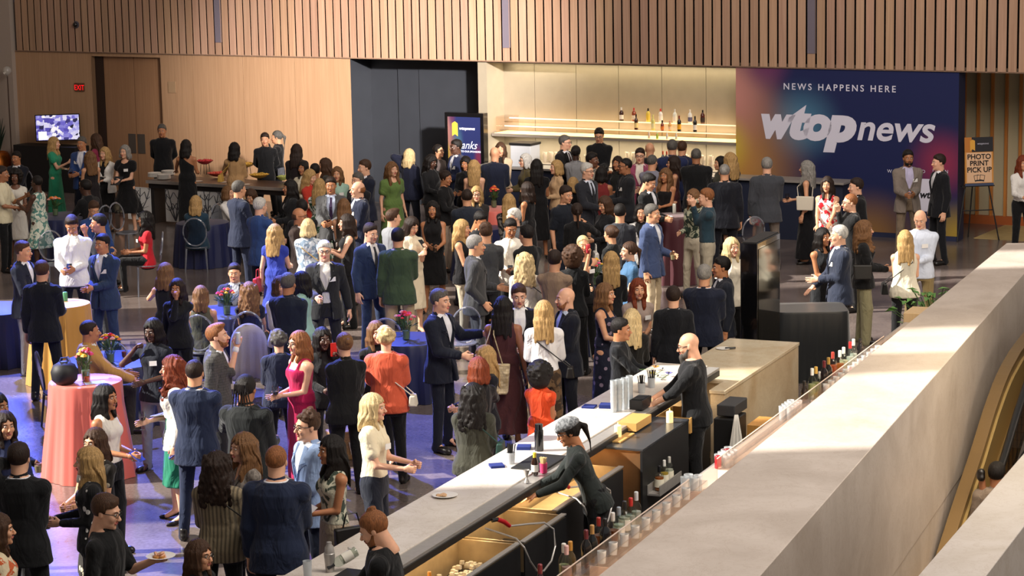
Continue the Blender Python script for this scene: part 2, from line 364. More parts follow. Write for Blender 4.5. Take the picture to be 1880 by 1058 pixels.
        for ax in range(3):
            sa = S.take(range(a.shape[ax] - 1), ax); sb = S.take(range(1, a.shape[ax]), ax); e = np.argwhere(sa != sb)
            o1, o2 = (ax + 1) % 3, (ax + 2) % 3; ok = (e[:, o1] > 0) & (e[:, o2] > 0) & (e[:, o1] < a.shape[o1] - 1) & (e[:, o2] < a.shape[o2] - 1); e = e[ok]
            if not len(e): continue
            def g(d1, d2): q = e.copy(); q[:, o1] += d1; q[:, o2] += d2; return idx[q[:, 0], q[:, 1], q[:, 2]]
            f = np.stack([g(-1, -1), g(0, -1), g(0, 0), g(-1, 0)], 1); ins = sa[e[:, 0], e[:, 1], e[:, 2]]
            f[~ins] = f[~ins][:, ::-1]; F.append(f)
        return V, np.concatenate(F)
def npmesh(name, parts, mats, parent=None, smooth=True):
    """parts: list of (V, F(quads), material index)"""
    V = []; F = []; Mi = []; b = 0
    for v, f, m in parts:
        V.append(v); F.append(f + b); Mi.append(np.full(len(f), m, np.int32)); b += len(v)
    V = np.concatenate(V); F = np.concatenate(F); Mi = np.concatenate(Mi)
    me = bpy.data.meshes.new(name); me.vertices.add(len(V)); me.vertices.foreach_set('co', V.astype(np.float32).ravel())
    me.loops.add(len(F) * 4); me.loops.foreach_set('vertex_index', F.astype(np.int32).ravel())
    me.polygons.add(len(F)); me.polygons.foreach_set('loop_start', np.arange(len(F), dtype=np.int32) * 4)
    me.polygons.foreach_set('material_index', Mi); me.polygons.foreach_set('use_smooth', np.full(len(F), smooth)); me.update(calc_edges=True)
    for m in mats: me.materials.append(m)
    o = bpy.data.objects.new(name, me); C.objects.link(o); o.parent = parent; return o
def rotm(ax, a):
    return np.array(Matrix.Rotation(a, 3, ax))
# ---- head templates (origin between the ears, face towards -y)
def head_t(fem, vox=.0062):
    fv = vox / .0062
    s = SDF((-.1, -.14, -.2), (.1, .13, .13), vox); w = .94 if fem else 1
    s.ell((0, .014, .030), (.073 * w, .091, .084), 0)
    s.ell((0, -.020, -.028), (.058 * w, .066, .082), .03)
    s.ell((0, -.034, -.078), (.040 * w if fem else .046, .044, .034), .03)
    s.cap((0, .022, -.05), (0, .038, -.19), .050 if fem else .060, .050 if fem else .062, .03)
    s.cap((-.030, -.074, .020), (.030, -.074, .020), .012, .012, .016)
    for e in (-1, 1):
        s.ell((e * .030, -.092, .004), (.013, .012, .010), .012, 's')
        s.ell((e * .036, -.066, -.030), (.020, .018, .020), .02)
        s.ell((e * .074 * w, .010, -.006), (.008, .017, .029), .006, rot=rotm('X', -.15))
    s.cap((0, -.084, .004), (0, -.107, -.030), .007, .011, .010)
    s.ell((0, -.100, -.036), (.017, .012, .008), .008)
    s.ell((0, -.074, -.100), (.016, .014, .013), .016)
    parts = [s.mesh() + (0,)]
    l = SDF((-.03, -.12, -.08), (.03, -.06, -.04), .004 * fv); l.cap((-.018, -.084, -.059), (0, -.092, -.056), .005, .0062, .004).cap((0, -.092, -.056), (.018, -.084, -.059), .0062, .005, .004)
    l.cap((-.014, -.086, -.066), (.014, -.086, -.066), .0065, .0065, .004); parts.append(l.mesh() + (1,))
    for e in (-1, 1):
        q = SDF((e * .030 - .02, -.10, -.01), (e * .030 + .02, -.06, .02), .004 * fv); q.ell((e * .030, -.080, .004), (.0125, .010, .0075), 0); parts.append(q.mesh() + (2,))
        q = SDF((e * .030 - .02, -.10, -.01), (e * .030 + .02, -.06, .02), .004 * fv); q.ell((e * .030, -.0875, .004), (.0058, .004, .0062), 0); parts.append(q.mesh() + (3,))
        q = SDF((e * .030 - .03, -.11, .01), (e * .030 + .03, -.05, .04), .0045 * fv); q.cap((e * .015, -.089, .022), (e * .034, -.087, .028), .0045, .0042, .002).cap((e * .034, -.087, .028), (e * .050, -.072, .022), .0042, .003, .002)
        parts.append(q.mesh() + (4,))
    return parts
# ---- hair templates (same origin)
def hair_t(kind, vox=.0085):
    lo = -.19
    if kind in ('long', 'wavy', 'curlylong', 'longside'): lo = -.42
    if kind in ('mid', 'pony', 'braids'): lo = -.34
    s = SDF((-.17, -.16, lo), (.17, .20, .19), vox)
    def cap_(t, front=.062, wid=.0, back=.0):
        s.ell((0, .018, .034), (.076 + t + wid, .094 + t + back, .088 + t), 0)
        # clear the face
        s.fn((-.2, -.2, -.2), (.2, .0, .2), lambda x, y, z: np.maximum(np.maximum(np.abs(x) - .063 - t * .3, z - front + 1.2 * np.abs(x) * (1 if front < .07 else .5)), y + .030 + 0 * z), .012, 's')
    def trim():
        s.fn((-.2, -.2, -.2), (.2, .0, .2), lambda x, y, z: np.maximum(z - .066 + .35 * np.abs(x) + 0 * y, y + .022), .010, 's')
        s.fn((-.2, -.2, -.2), (.2, .05, .03), lambda x, y, z: np.maximum(z - .004, y - .022) + 0 * x, .008, 's')
        s.fn((-.2, -.2, -.3), (.2, .2, .0), lambda x, y, z: z + .040 + 0 * x + 0 * y, .012, 's')
    def lobes(L, seed, r0, r1, n, y0=-.02, bulge=0.):
        rg = random.Random(seed)
        for i in range(n):
            a = R(-35) + R(250) * i / (n - 1)   # from right front over the back to left front
            x0, yy = math.cos(a) * (.074 + bulge), math.sin(a) * (.085 + bulge) + .02
            j = rg.uniform(-.012, .012); zz = -L * rg.uniform(.86, 1.04)
            s.cap((x0, yy, .03), (x0 * 1.10 + j, yy * 1.06 + j, -.08), r0, r0, .02); s.cap((x0 * 1.10 + j, yy * 1.06 + j, -.08), (x0 * 1.04 + j * 2, yy * .95 + .02, zz), r0, r1, .02)
    if kind == 'buzz': cap_(.004, .078); trim()
    elif kind == 'short': cap_(.008, .074); trim(); s.ell((0, .018, .068), (.070, .086, .064), .02); s.cap((-.03, -.052, .090), (.04, -.046, .096), .012, .014, .02)
    elif kind == 'quiff': cap_(.007, .076); trim(); s.ell((0, -.03, .105), (.058, .060, .030), .02)
    elif kind == 'shortcurl':
        cap_(.008, .074); trim(); rg = random.Random(5)
        for i in range(34):
            a, e = rg.uniform(0, 6.28), rg.uniform(.35, 1.4); s.ell((.078 * math.cos(a) * math.cos(e), .02 + .095 * math.sin(a) * math.cos(e), .05 + .082 * math.sin(e)), (.017, .017, .015), .008)
    elif kind == 'fringe':
        s.ell((0, .028, .000), (.079, .090, .070), 0); s.fn((-.2, -.2, -.2), (.2, .2, .2), lambda x, y, z: np.maximum(z - .2, -z + .034 + .25 * (y + .05)) * 1., .006, 's'); s.fn((-.2, -.2, -.2), (.2, .02, .2), lambda x, y, z: y + .01 + 0 * x + 0 * z, .006, 's')
        s.fn((-.2, -.2, -.3), (.2, .2, -.02), lambda x, y, z: z + .06 + 0 * x + 0 * y, .006, 's')
    elif kind == 'bob': cap_(.012, .070); lobes(.115, 2, .026, .024, 12)
    elif kind == 'oldcurl':
        cap_(.014, .066); rg = random.Random(9)
        for i in range(60):
            a, e = rg.uniform(R(-50), R(230)), rg.uniform(-.7, 1.45); s.ell((.084 * math.cos(a) * math.cos(e), .022 + .100 * math.sin(a) * math.cos(e), .04 + .088 * math.sin(e)), (.024, .024, .022), .008)
    elif kind == 'mid': cap_(.012, .068); lobes(.19, 3, .027, .020, 12)
    elif kind == 'long': cap_(.012, .068); lobes(.30, 4, .027, .018, 13)
    elif kind == 'wavy':
        cap_(.015, .068); lobes(.30, 6, .031, .022, 13, bulge=.006)
    elif kind == 'curlylong':
        cap_(.018, .066); lobes(.26, 7, .034, .028, 13, bulge=.012); rg = random.Random(4)
        for i in range(110):
            a = rg.uniform(R(-40), R(220)); z = rg.uniform(-.30, .09); q = .104 + .02 * math.sin(-z * 8); s.ell((q * math.cos(a), .02 + q * 1.02 * math.sin(a), z), (.021, .021, .024), .008)
    elif kind == 'afro':
        s.ell((0, .030, .030), (.132, .130, .122), 0); s.ell((0, .05, -.05), (.12, .10, .10), .03); rg = random.Random(4)
        for i in range(150):
            a, e = rg.uniform(0, 6.28), rg.uniform(-.9, 1.5); s.ell((.128 * math.cos(a) * math.cos(e), .030 + .126 * math.sin(a) * math.cos(e), .03 + .12 * math.sin(e)), (.020, .020, .018), .008)
        s.fn((-.2, -.2, -.25), (.2, .0, .2), lambda x, y, z: np.maximum(np.maximum(np.abs(x) - .066, z - .062), y + .030 + 0 * z), .012, 's')
    elif kind == 'bun': cap_(.009, .072); s.ell((0, .112, .050), (.034, .030, .034), .01)
    elif kind == 'topbun': cap_(.008, .076); s.ell((0, .050, .130), (.024, .036, .022), .01)
    elif kind == 'pony': cap_(.009, .072); s.cap((0, .115, .04), (0, .150, .0), .018, .022, .01); s.cap((0, .150, .0), (0, .120, -.22), .026, .012, .01)
    elif kind == 'braids':
        cap_(.010, .072)
        for i in range(7):
            x = (i - 3) * .019; s.cap((x, -.05, .10 - abs(x) * .6), (x * .9, .10, .075), .008, .008, .003); s.cap((x * .9, .115, .06), (x * 1.6, .10, -.16), .009, .006, .003)
    elif kind == 'cap':
        cap_(.014, .05); s.ell((0, .010, .062), (.096, .112, .062), .02); s.cap((-.05, -.098, .05), (.05, -.098, .05), .014, .014, .01); s.cap((.01, .10, .03), (.03, .17, -.05), .012, .008, .004); s.cap((-.01, .10, .03), (.0, .18, -.03), .012, .008, .004)
    if lo < -.2: s.fn((-.062, -.2, lo), (.062, .01, .03), lambda x, y, z: np.maximum(np.abs(x) - .055, y + .045) + 0 * z, .01, 's')
    if kind in ('long', 'wavy', 'mid', 'bob', 'pony', 'curlylong'):
        X, Y, Z = s.ax[0][:, None, None], s.ax[1][None, :, None], s.ax[2][None, None, :]; th = np.arctan2(Y - .02, X + 1e-6)
        am = {'long': .0030, 'mid': .0030, 'bob': .003, 'pony': .002, 'wavy': .0045, 'curlylong': .004}[kind]; fq = 5 if kind in ('wavy', 'curlylong') else 2
        s.a += (am * np.sin(15 * th + fq * .5 * np.sin(Z * 26 + 2 * th)) + am * .6 * np.sin(27 * th + fq * np.sin(Z * 17)) * (Z < .10)).astype(np.float32)
    return s.mesh()
def beard_t(long=False):
    s = SDF((-.1, -.14, -.22), (.1, .05, 0), .007)
    s.ell((0, -.036, -.076), (.054, .053, .046), 0); s.cap((-.05, -.01, -.03), (-.040, -.04, -.08), .018, .018, .02); s.cap((.05, -.01, -.03), (.040, -.04, -.08), .018, .018, .02)
    if long: s.cap((0, -.075, -.10), (0, -.085, -.17), .036, .022, .02)
    s.cap((-.02, -.092, -.048), (.02, -.092, -.048), .006, .006, .004)
    s.cap((-.020, -.10, -.060), (.020, -.10, -.060), .009, .009, .006, 's'); return s.mesh()
# ---- hands: origin at the wrist, fingers along -z, palm towards +y... thumb on +x side
def hand_t(kind, vox=.0045):
    s = SDF((-.07, -.08, -.22), (.09, .10, .03), vox)
    s.cap((0, 0, .02), (0, 0, -.02), .025, .026, .01); s.loft([(-.105, .040, .014, 0), (-.06, .041, .016, 0), (-.01, .028, .019, 0)], k=.015)
    for i, (x, L) in enumerate(((.030, .070), (.010, .078), (-.011, .073), (-.031, .058))):
        a = {'flat': .12, 'relax': .45, 'grip': 1.15}[kind] * (1 + .12 * i)
        p = np.array((x, 0, -.100)); ang = a * .5; seg = L / 2.6
        for j in range(3):
            q = p + seg * np.array((x * .6 * (.3 if kind == 'grip' else 1), math.sin(ang), -math.cos(ang))); s.cap(p, q, .0098 - .0010 * j, .0092 - .0010 * j, .004); p = q; ang += a * .9
    if kind == 'grip': s.cap((.030, .006, -.035), (.052, .030, -.060), .013, .011, .008); s.cap((.052, .030, -.060), (.036, .056, -.080), .0105, .009, .005)
    else: s.cap((.030, .003, -.030), (.058, .014, -.064), .013, .011, .008); s.cap((.058, .014, -.064), (.062, .026, -.098), .0105, .0085, .005)
    return s.mesh()
def shoe_t(kind):
    s = SDF((-.06, -.22, -.01), (.06, .12, .16), .012)
    if kind == 'heel':
        s.cap((0, -.15, .018), (0, .03, .062), .030, .026, .03); s.cap((0, -.19, .016), (0, -.13, .018), .016, .03, .02); s.cap((0, .045, .06), (0, .055, .006), .012, .005, .01)
    else:
        s.cap((0, -.145, .036), (0, .035, .046), .042, .040, .02); s.cap((0, -.17, .030), (0, -.12, .034), .032, .04, .02); s.cap((0, .01, .05), (0, .015, .10), .040, .044, .02)
    s.fn((-.1, -.3, -.05), (.1, .2, .2), lambda x, y, z: z - .002 + 0 * x + 0 * y, 0, 's'); return s.mesh()
HEADS = {(f, l): head_t(f, (.0062, .0088)[l]) for f in (0, 1) for l in (0, 1)}
HAIR = {}; HANDS = {(k, l): hand_t(k, (.0056, .0082)[l]) for k in ('flat', 'relax', 'grip') for l in (0, 1)}; SHOES = {k: shoe_t(k) for k in ('flat', 'heel')}
BEARD = {0: beard_t(), 1: beard_t(True)}
def xf(V, M, o): return V @ np.asarray(M).T + np.asarray(o)
# ---- cloth materials
def cloth(spec):
    """'#rrggbb' or '#rrggbb:pattern:#rrggbb'"""
    key = 'cloth ' + spec
    if key in MC: return MC[key]
    q = spec.split(':'); m, nt, b = new_mat(key); tc = N(nt, 'ShaderNodeTexCoord'); c = lin(q[0])
    if max(c[:3]) < .16: g_ = sum(c[:3]) / 3; c = tuple((x * .78 + g_ * .22) * .62 for x in c[:3]) + (1,)
    b.inputs['Roughness'].default_value = .85; b.inputs['Specular IOR Level'].default_value = .25; b.inputs['Sheen Weight'].default_value = .12; b.inputs['Sheen Roughness'].default_value = .5
    n = N(nt, 'ShaderNodeTexNoise', Scale=7.0, Detail=3.0, Distortion=.8); mpp = N(nt, 'ShaderNodeMapping'); mpp.inputs['Scale'].default_value = (1.2, 1.2, .55); nt.links.new(tc.outputs['Object'], mpp.inputs[0]); nt.links.new(mpp.outputs[0], n.inputs['Vector'])
    bp = N(nt, 'ShaderNodeBump', Strength=.9, Distance=.045); nt.links.new(n.outputs[0], bp.inputs['Height']); nt.links.new(bp.outputs[0], b.inputs['Normal'])
    if len(q) == 1: b.inputs['Base Color'].default_value = c
    else:
        c2 = q[2]
        if q[1] == 'dots':
            v = N(nt, 'ShaderNodeTexVoronoi', Scale=11.0); nt.links.new(tc.outputs['Object'], v.inputs['Vector']); r = ramp(nt, v.outputs['Distance'], [(.0, c2), (.26, c2), (.28, q[0])], 'CONSTANT')
        elif q[1] == 'floral':
            v = N(nt, 'ShaderNodeTexNoise', Scale=11.0, Detail=3.0, Distortion=1.2); nt.links.new(tc.outputs['Object'], v.inputs['Vector']); r = ramp(nt, v.outputs[0], [(.0, q[0]), (.50, q[0]), (.54, c2)])
        elif q[1] == 'stripe':
            v = N(nt, 'ShaderNodeTexWave', Scale=9.0, Distortion=.1); v.bands_direction = 'X'; nt.links.new(tc.outputs['Object'], v.inputs['Vector']); r = ramp(nt, v.outputs[0], [(.4, q[0]), (.75, c2)])
        elif q[1] == 'check':
            v = N(nt, 'ShaderNodeTexBrick', Scale=9.0); v.inputs['Color1'].default_value = c; v.inputs['Color2'].default_value = lin(c2); v.inputs['Mortar'].default_value = tuple(x * .6 for x in c[:3]) + (1,)
            mp = N(nt, 'ShaderNodeMapping'); mp.inputs['Rotation'].default_value = (R(90), 0, 0); nt.links.new(tc.outputs['Object'], mp.inputs[0]); nt.links.new(mp.outputs[0], v.inputs['Vector'])
            nt.links.new(v.outputs[0], b.inputs['Base Color']); MC[key] = m; return m
        else:
            v = N(nt, 'ShaderNodeTexNoise', Scale=45.0, Detail=2.0); nt.links.new(tc.outputs['Object'], v.inputs['Vector']); r = ramp(nt, v.outputs[0], [(.4, q[0]), (.6, c2)])
        nt.links.new(r.outputs[0], b.inputs['Base Color'])
    MC[key] = m; return m
def skinm(t):
    col = {'l': '#d29a76', 'p': '#dfab8c', 'm': '#b67b55', 't': '#a06a48', 'd': '#6d4632', 'k': '#523527'}[t]; key = 'skin ' + t
    if key in MC: return MC[key]
    m = mat(key, col, .5, noise=.05, nscale=30); b = m.node_tree.nodes['Principled BSDF']; b.inputs['Subsurface Weight'].default_value = .08; b.inputs['Subsurface Radius'].default_value = (.02, .008, .004); return m
def hairm(col):
    key = 'hair ' + col
    if key in MC: return MC[key]
    m, nt, b = new_mat(key); tc = N(nt, 'ShaderNodeTexCoord'); mp = N(nt, 'ShaderNodeMapping'); mp.inputs['Scale'].default_value = (60, 60, 5)
    n = N(nt, 'ShaderNodeTexNoise', Scale=2.2, Detail=4.0, Distortion=.5); nt.links.new(tc.outputs['Object'], mp.inputs[0]); nt.links.new(mp.outputs[0], n.inputs['Vector']); c = lin(col)
    r = nt.nodes.new('ShaderNodeValToRGB'); r.color_ramp.elements[0].position = .35; r.color_ramp.elements[1].position = .7
    r.color_ramp.elements[0].color = tuple(x * .55 for x in c[:3]) + (1,); r.color_ramp.elements[1].color = tuple(min(1, x * 1.3) for x in c[:3]) + (1,)
    nt.links.new(n.outputs[0], r.inputs[0]); nt.links.new(r.outputs[0], b.inputs['Base Color']); bp = N(nt, 'ShaderNodeBump', Strength=.8, Distance=.01)
    nt.links.new(n.outputs[0], bp.inputs['Height']); nt.links.new(bp.outputs[0], b.inputs['Normal']); b.inputs['Roughness'].default_value = .55; b.inputs['Specular IOR Level'].default_value = .3; MC[key] = m; return m
HC = dict(bk='#16100d', db='#2b1c14', br='#49301f', lb='#7a5636', bl='#b8935e', pb='#d8bd8a', gr='#8e8a84', wh='#c9c5bd', rd='#7a3416', gi='#8f5a34', gy='#5d5954')
M_badge = mat('badge_white', '#e8e6e2', .6); M_lens = glass('lens', '#d8dde0'); M_frame = mat('glasses_frame', '#151312', .4)
PEOPLE = []; NB = []
TORSO_M = [(-.14, .150, .100, .0), (-.02, .158, .108, .004), (.08, .146, .100, .0), (.20, .142, .098, -.004), (.34, .162, .112, .0), (.43, .160, .108, .006), (.49, .122, .086, .012), (.545, .066, .060, .018)]
TORSO_F = [(-.14, .160, .104, .0), (-.04, .168, .112, .006), (.08, .138, .094, .0), (.18, .120, .086, -.004), (.30, .136, .100, -.006), (.38, .143, .106, -.006), (.45, .130, .082, .008), (.495, .098, .068, .014), (.54, .052, .048, .020)]
ARM = dict(d=(.255, -.03, .80), D=(.30, .05, .82), f=(.12, -.33, 1.08), F=(.03, -.27, 1.08), h=(.12, -.34, 1.24), H=(.04, -.26, 1.30), m=(.04, -.20, 1.50), e=(.10, -.06, 1.57), b=(.04, .19, .96),
           p=(.20, -.08, .93), k=(.20, .02, 1.00), r=(.13, -.44, 1.02), R=(.08, -.38, 1.10), s=(.35, -.42, 1.10), t=(.14, -.38, 1.02), c=(-.10, -.20, 1.20), l=(.10, -.30, .98), o=(.42, -.28, 1.22), u=(.16, -.16, 1.42))
def person(px, py, H, face, fem, hair, hcol, skin, fit, arms, label, lean=0, yaw=0, nod=0, sit=0, big=1., glasses=0, beard=0, badge=0, items=(), z0=0., vx=None, leanx=0, stance=None, hat=None):
    """px,py: top of the head in the frame; H: standing height; arms: two letters (his right, his left)"""
    S = H / 1.75; ztop = (H if not sit else H - .43 * S) + z0
    if lean: ztop -= (1 - math.cos(R(lean))) * .85 * S
    fa = R(face); cf, sf = math.cos(fa), math.sin(fa)
    # local frame: facing -y, x to the figure's left
    ld = math.sin(R(lean)) * .80 * S; lx = math.sin(R(leanx)) * .8 * S
    w_ = at(px, py, ztop); gx = w_[0] - (cf * lx - sf * -ld); gy = w_[1] - (sf * lx + cf * -ld)
    dist = math.hypot(gx, gy); vox = (vx or .00052 * dist) / S
    pv = np.array((0, 0, (.95 if not sit else .52) + z0 / S)); ax = np.array((math.sin(R(leanx)), -math.sin(R(lean)), math.cos(R(lean)) * math.cos(R(leanx)))); ax /= np.linalg.norm(ax)
    T = TORSO_F if fem else TORSO_M; T = [(a, b * big, c * big, d) for a, b, c, d in T]
    sw = (.150 if fem else .174) * (1 + (big - 1) * .6); shz = .430 if fem else .436
    def tp(x, y, t): return pv + np.array((x, 0, 0)) + ax * t + np.cross(ax, (1, 0, 0)) * y
    neck = tp(0, .02, .53); hd = neck + ax * .05 * .6 + np.array((0, -.030 - .02 * math.sin(R(lean)), .098))
    hd = tp(0, 0, .55) + np.array((0, -.018, .0)) + np.array((0, 0, .125)); hs = 1.0 if not fem else .965
    hs *= 1.09 / S ** .5
    # arms (IK)
    A = {}
    for sd, code, ix in ((-1, arms[0], 0), (1, arms[1], 1)):
        sh = tp(sd * sw, .012, shz); t = ARM[code] if isinstance(code, str) else code
        zz = t[2] - (0 if not sit else .43) + z0 / S; hnd = np.array((sd * t[0], t[1], zz))
        if lean and code not in 'd': hnd = hnd + np.array((0, -math.sin(R(lean)) * .3, 0))
        if lean and code == 'd': hnd = hnd + np.array((0, -math.sin(R(lean)) * .45, 0))
        up, fo = .285, .255; v = hnd - sh; D = np.linalg.norm(v)
        if D > (up + fo) * .985: v = v / D * (up + fo) * .985; hnd = sh + v; D = np.linalg.norm(v)
        n = v / D; a = (up * up - fo * fo + D * D) / (2 * D); hh = math.sqrt(max(up * up - a * a, 1e-6))
        pole = np.array((sd * (.55 if code in 'bekuo' else .30), .75 if code not in 'b' else .4, -.75)); pole = pole - n * (pole @ n); pole /= np.linalg.norm(pole)
        el = sh + n * a + pole * hh; A[sd] = (sh, el, hnd, code)
    # legs
    Lg = {}; hy = 0.0
    st = stance if stance is not None else (.05 if fem else .07)
    for sd in (-1, 1):
        hp = pv + np.array((sd * .088 * big, 0, -.03))
        if sit: kn = hp + np.array((sd * .03, -.42, .03)); ft = np.array((sd * .13, -.40, .085 + (z0 / S if z0 < .2 else (pv[2] - .50))))
        else:
            of = .03 * sd; ft = np.array((sd * (.09 + st), of, .085)); kn = (hp + ft) / 2 + np.array((sd * .0, -.025, .02))
        Lg[sd] = (hp, kn, ft)
    jx = max(abs(A[1][2][0]), abs(A[-1][2][0]), abs(A[1][1][0]), abs(A[-1][1][0]), .30 * big) + .12
    ys = [A[s_][i][1] for s_ in (1, -1) for i in (0, 1, 2)] + [Lg[1][1][1], tp(0, 0, .5)[1]]
    y0, y1 = min(ys) - .16, max(ys + [0]) + .24
    zt = max(hd[2] - .05, A[1][2][2] + .05, A[-1][2][2] + .05, A[1][1][2] + .1)
    def grid(zlo, zhi, vv=1.): return SDF((-jx - abs(lx), y0, zlo), (jx + abs(lx), y1, zhi), vox * vv)
    root = empty('person', (gx, gy, 0), fa, label.replace('|', ''), 'person'); root.scale = (S, S, S)
    fit = dict(x.split('=') for x in fit.split()) if isinstance(fit, str) else fit
    kind = fit['k']; mats = [skinm(skin), mat('lip ' + skin, {'l': '#b5685a', 'p': '#c06a60', 'm': '#96564a', 't': '#7d4538', 'd': '#5a2f2a', 'k': '#43241f'}[skin], .4), mat('eye_white', '#cfc8c0', .3), mat('iris', '#1d1510', .2), hairm(HC[hcol])]
    # --- skin body
    skc_ = fit.get('sk') or fit.get('pl')
    b = grid(z0 / S, zt, 1.15 if kind in ('suit', 'shirt') else 1.)
    b.loft([(a_, w * .94, d_ * .94, o_) for a_, w, d_, o_ in T], pv, ax, .02)
    if fem: b.ell(tp(-.062, -.078, .335), (.055, .045, .052), .03); b.ell(tp(.062, -.078, .335), (.055, .045, .052), .03)
    b.cap(tp(0, .02, .48), hd + (0, .028, -.09), .056 if not fem else .047, .053 if not fem else .044, .03)
    af = .90 if fem else 1.
    for sd in (-1, 1):
        sh, el, hn, c_ = A[sd]; b.cap(tp(sd * sw * .6, .012, shz + .01), sh, .052 * af, .052 * af * big, .03); b.cap(sh, el, .050 * af * big, .038 * af, .03); b.cap(el, hn, .038 * af, .026 * af, .01)
        hp, kn, ft = Lg[sd]; b.cap(hp, kn, .080 * big, .054, .03); b.cap(kn, ft, .048, .032, .02); b.ell(ft + (kn - ft) * .68 + (0, .014, 0), (.048, .046, .10), .02) if skc_ else None
        b.cap(ft, ft + (0, -.10, -.055), .034, .026, .02)
    V, F = b.mesh(); parts = [(V, F, 0)]
    hm = rotm('Z', R(yaw)) @ rotm('X', R(nod)) * hs
    lod = int(dist > 31)
    for v, f_, mi in HEADS[fem, lod]: parts.append((xf(v, hm, hd), f_, mi))
    HP = {}
    for sd in (-1, 1):
        sh, el, hn, c_ = A[sd]; hk = 'relax' if c_ in 'dDbpk' else 'grip' if c_ in 'fhHmoue' else 'flat'
        v, f_ = HANDS[hk, lod]; v = v * .98 * np.array((sd, 1, 1)) * (.9 if fem else 1)
        if sd < 0: f_ = f_[:, ::-1]
        zax = -(hn - el) / np.linalg.norm(hn - el)  # hand -z runs along the forearm
        ref = np.array((-sd * 1., .0, 0)) if c_ in 'fhHmoueFR' else (np.array((-sd, .3, 0)) if c_ in 'dDbp' else np.array((0, 0, -1.)))
        yax = ref - zax * (ref @ zax); yax /= np.linalg.norm(yax); xax = np.cross(yax, zax)
        if c_ in 'dDbpfhHmoueFR':  # thumb forward / up
            want = np.array((0, -1, 0)) if c_ in 'dDbp' else np.array((0, 0, 1.))
            if (xax * sd) @ want < 0: v = v * np.array((-1, 1, 1)); f_ = f_[:, ::-1]
        M_ = np.stack([xax, yax, zax], 1); parts.append((xf(v, M_, hn), f_, 0))
        HP[sd] = (hn + M_ @ np.array((0, .030, -.085)), M_, hn)
    npmesh('body', parts, mats, root)
    # --- hair
    if hair != 'bald':
        if (hair, lod) not in HAIR: HAIR[hair, lod] = hair_t(hair, (.0088, .0125)[lod])
        v, f_ = HAIR[hair, lod]; sw_ = hm
        vv = xf(v, hm, hd)
        if v[:, 2].min() < -.2:   # long hair hangs plumb and rests outside the shoulders
            low = np.clip((-v[:, 2] - .08) / .1, 0, 1)[:, None]; vv = vv * (1 - low * .0)
            back = tp(0, .135, .40)[1]; yy = vv[:, 1]; f2 = np.clip((-v[:, 2] - .03) / .12, 0, 1) * np.clip((v[:, 1] + .02) / .05, 0, 1); vv[:, 1] = yy * (1 - f2) + np.maximum(yy, yy * .35 + (back + .012) * .65) * f2
            vv[:, 1] -= .055 * np.clip((-v[:, 2] - .12) / .08, 0, 1) * np.clip((.02 - v[:, 1]) / .05, 0, 1)
        npmesh('hair' if hair != 'cap' else 'hair', [(vv, f_, 0)], [hairm(HC[hcol])], root)
    if hat:
        q = SDF((-.14, -.17, -.02), (.14, .16, .17), .009); q.ell((0, .012, .066), (.094, .112, .066), 0); q.cap((-.045, -.100, .046), (.045, -.100, .046), .013, .013, .015); q.fn((-.2, -.3, -.1), (.2, .3, .2), lambda x, y, z: z - .030 - .25 * y + 0 * x, .008, 's'); v, f_ = q.mesh(); npmesh('flat_cap', [(xf(v, hm, hd), f_, 0)], [cloth(hat + ':tweed:#8a8d90')], root)
    if beard:
        v, f_ = BEARD[beard - 1]; npmesh('beard', [(xf(v, hm, hd), f_, 0)], [hairm(HC[fit.get('bc', hcol)])], root)
    if glasses:
        g = MB(lambda x, y, z: tuple(hm @ np.array((x, y, z)) + hd))
        for e in (-1, 1):
            ring = [(e * .031 + .021 * math.cos(t), -.099 + abs(e * .031 + .021 * math.cos(t)) * .12, .004 + .016 * math.sin(t)) for t in [k * math.pi / 5 for k in range(11)]]
            g.tube(ring, .0026, 4); g.tube([(e * .052, -.092, .008), (e * .074, .0, .006)], .0026, 4)
        g.tube([(-.010, -.099, .006), (.010, -.099, .006)], .0026, 4); g.build('glasses', M_frame, root)
    # --- clothes
    def torso_cloth(g, pad, t0, t1, k=.02, flare=0, T_=T):
        pr = [(a_, w + pad + flare * max(0, .1 - a_), d_ + pad + flare * max(0, .1 - a_), o_) for a_, w, d_, o_ in T_]; ts = np.array([q[0] for q in pr]); out = []
        for t in [t0] + [q for q in ts if t0 < q < t1] + [t1]: out.append((t,) + tuple(np.interp(t, ts, [q[i] for q in pr]) for i in (1, 2, 3)))
        if t0 < ts[0]: out[0] = (t0, pr[0][1] + flare * (ts[0] - t0), pr[0][2] + flare * (ts[0] - t0), pr[0][3])
        g.loft(out, pv, ax, k)
        if fem: g.ell(tp(-.062, -.080, .335), (.055 + pad, .047 + pad, .052 + pad), .03); g.ell(tp(.062, -.080, .335), (.055 + pad, .047 + pad, .052 + pad), .03)
    def sleeves(g, pad, upto, loose=.0):
        for sd in (-1, 1):
            sh, el, hn, c_ = A[sd]; g.cap(tp(sd * sw * .55, .012, shz + .012), sh, .052 * af + pad, .053 * af * big + pad, .035)
            if upto > .01:
                q = min(upto, 1.); e_ = sh + (el - sh) * q; g.cap(sh, e_, .052 * af * big + pad, .040 * af + pad + .006 + loose, .03)
                if upto > 1: h_ = el + (hn - el) * min(upto - 1, .96); g.cap(el, h_, .042 * af + pad + .004, .029 * af + pad + .004, .012)
    def necksub(g, r=.062, dz=0., dr=0): g.cap(tp(0, -.006, .515 + dz), tp(0, -.05, .75), r, r + .06, .006, 's')
    sub_hem = lambda g, z: g.fn((-1, -1, -1), (1, 1, z), lambda x, y, zz: zz - z + 0 * x + 0 * y, 0, 's')
    fr = np.cross(ax, (1, 0, 0))  # local back direction of the torso
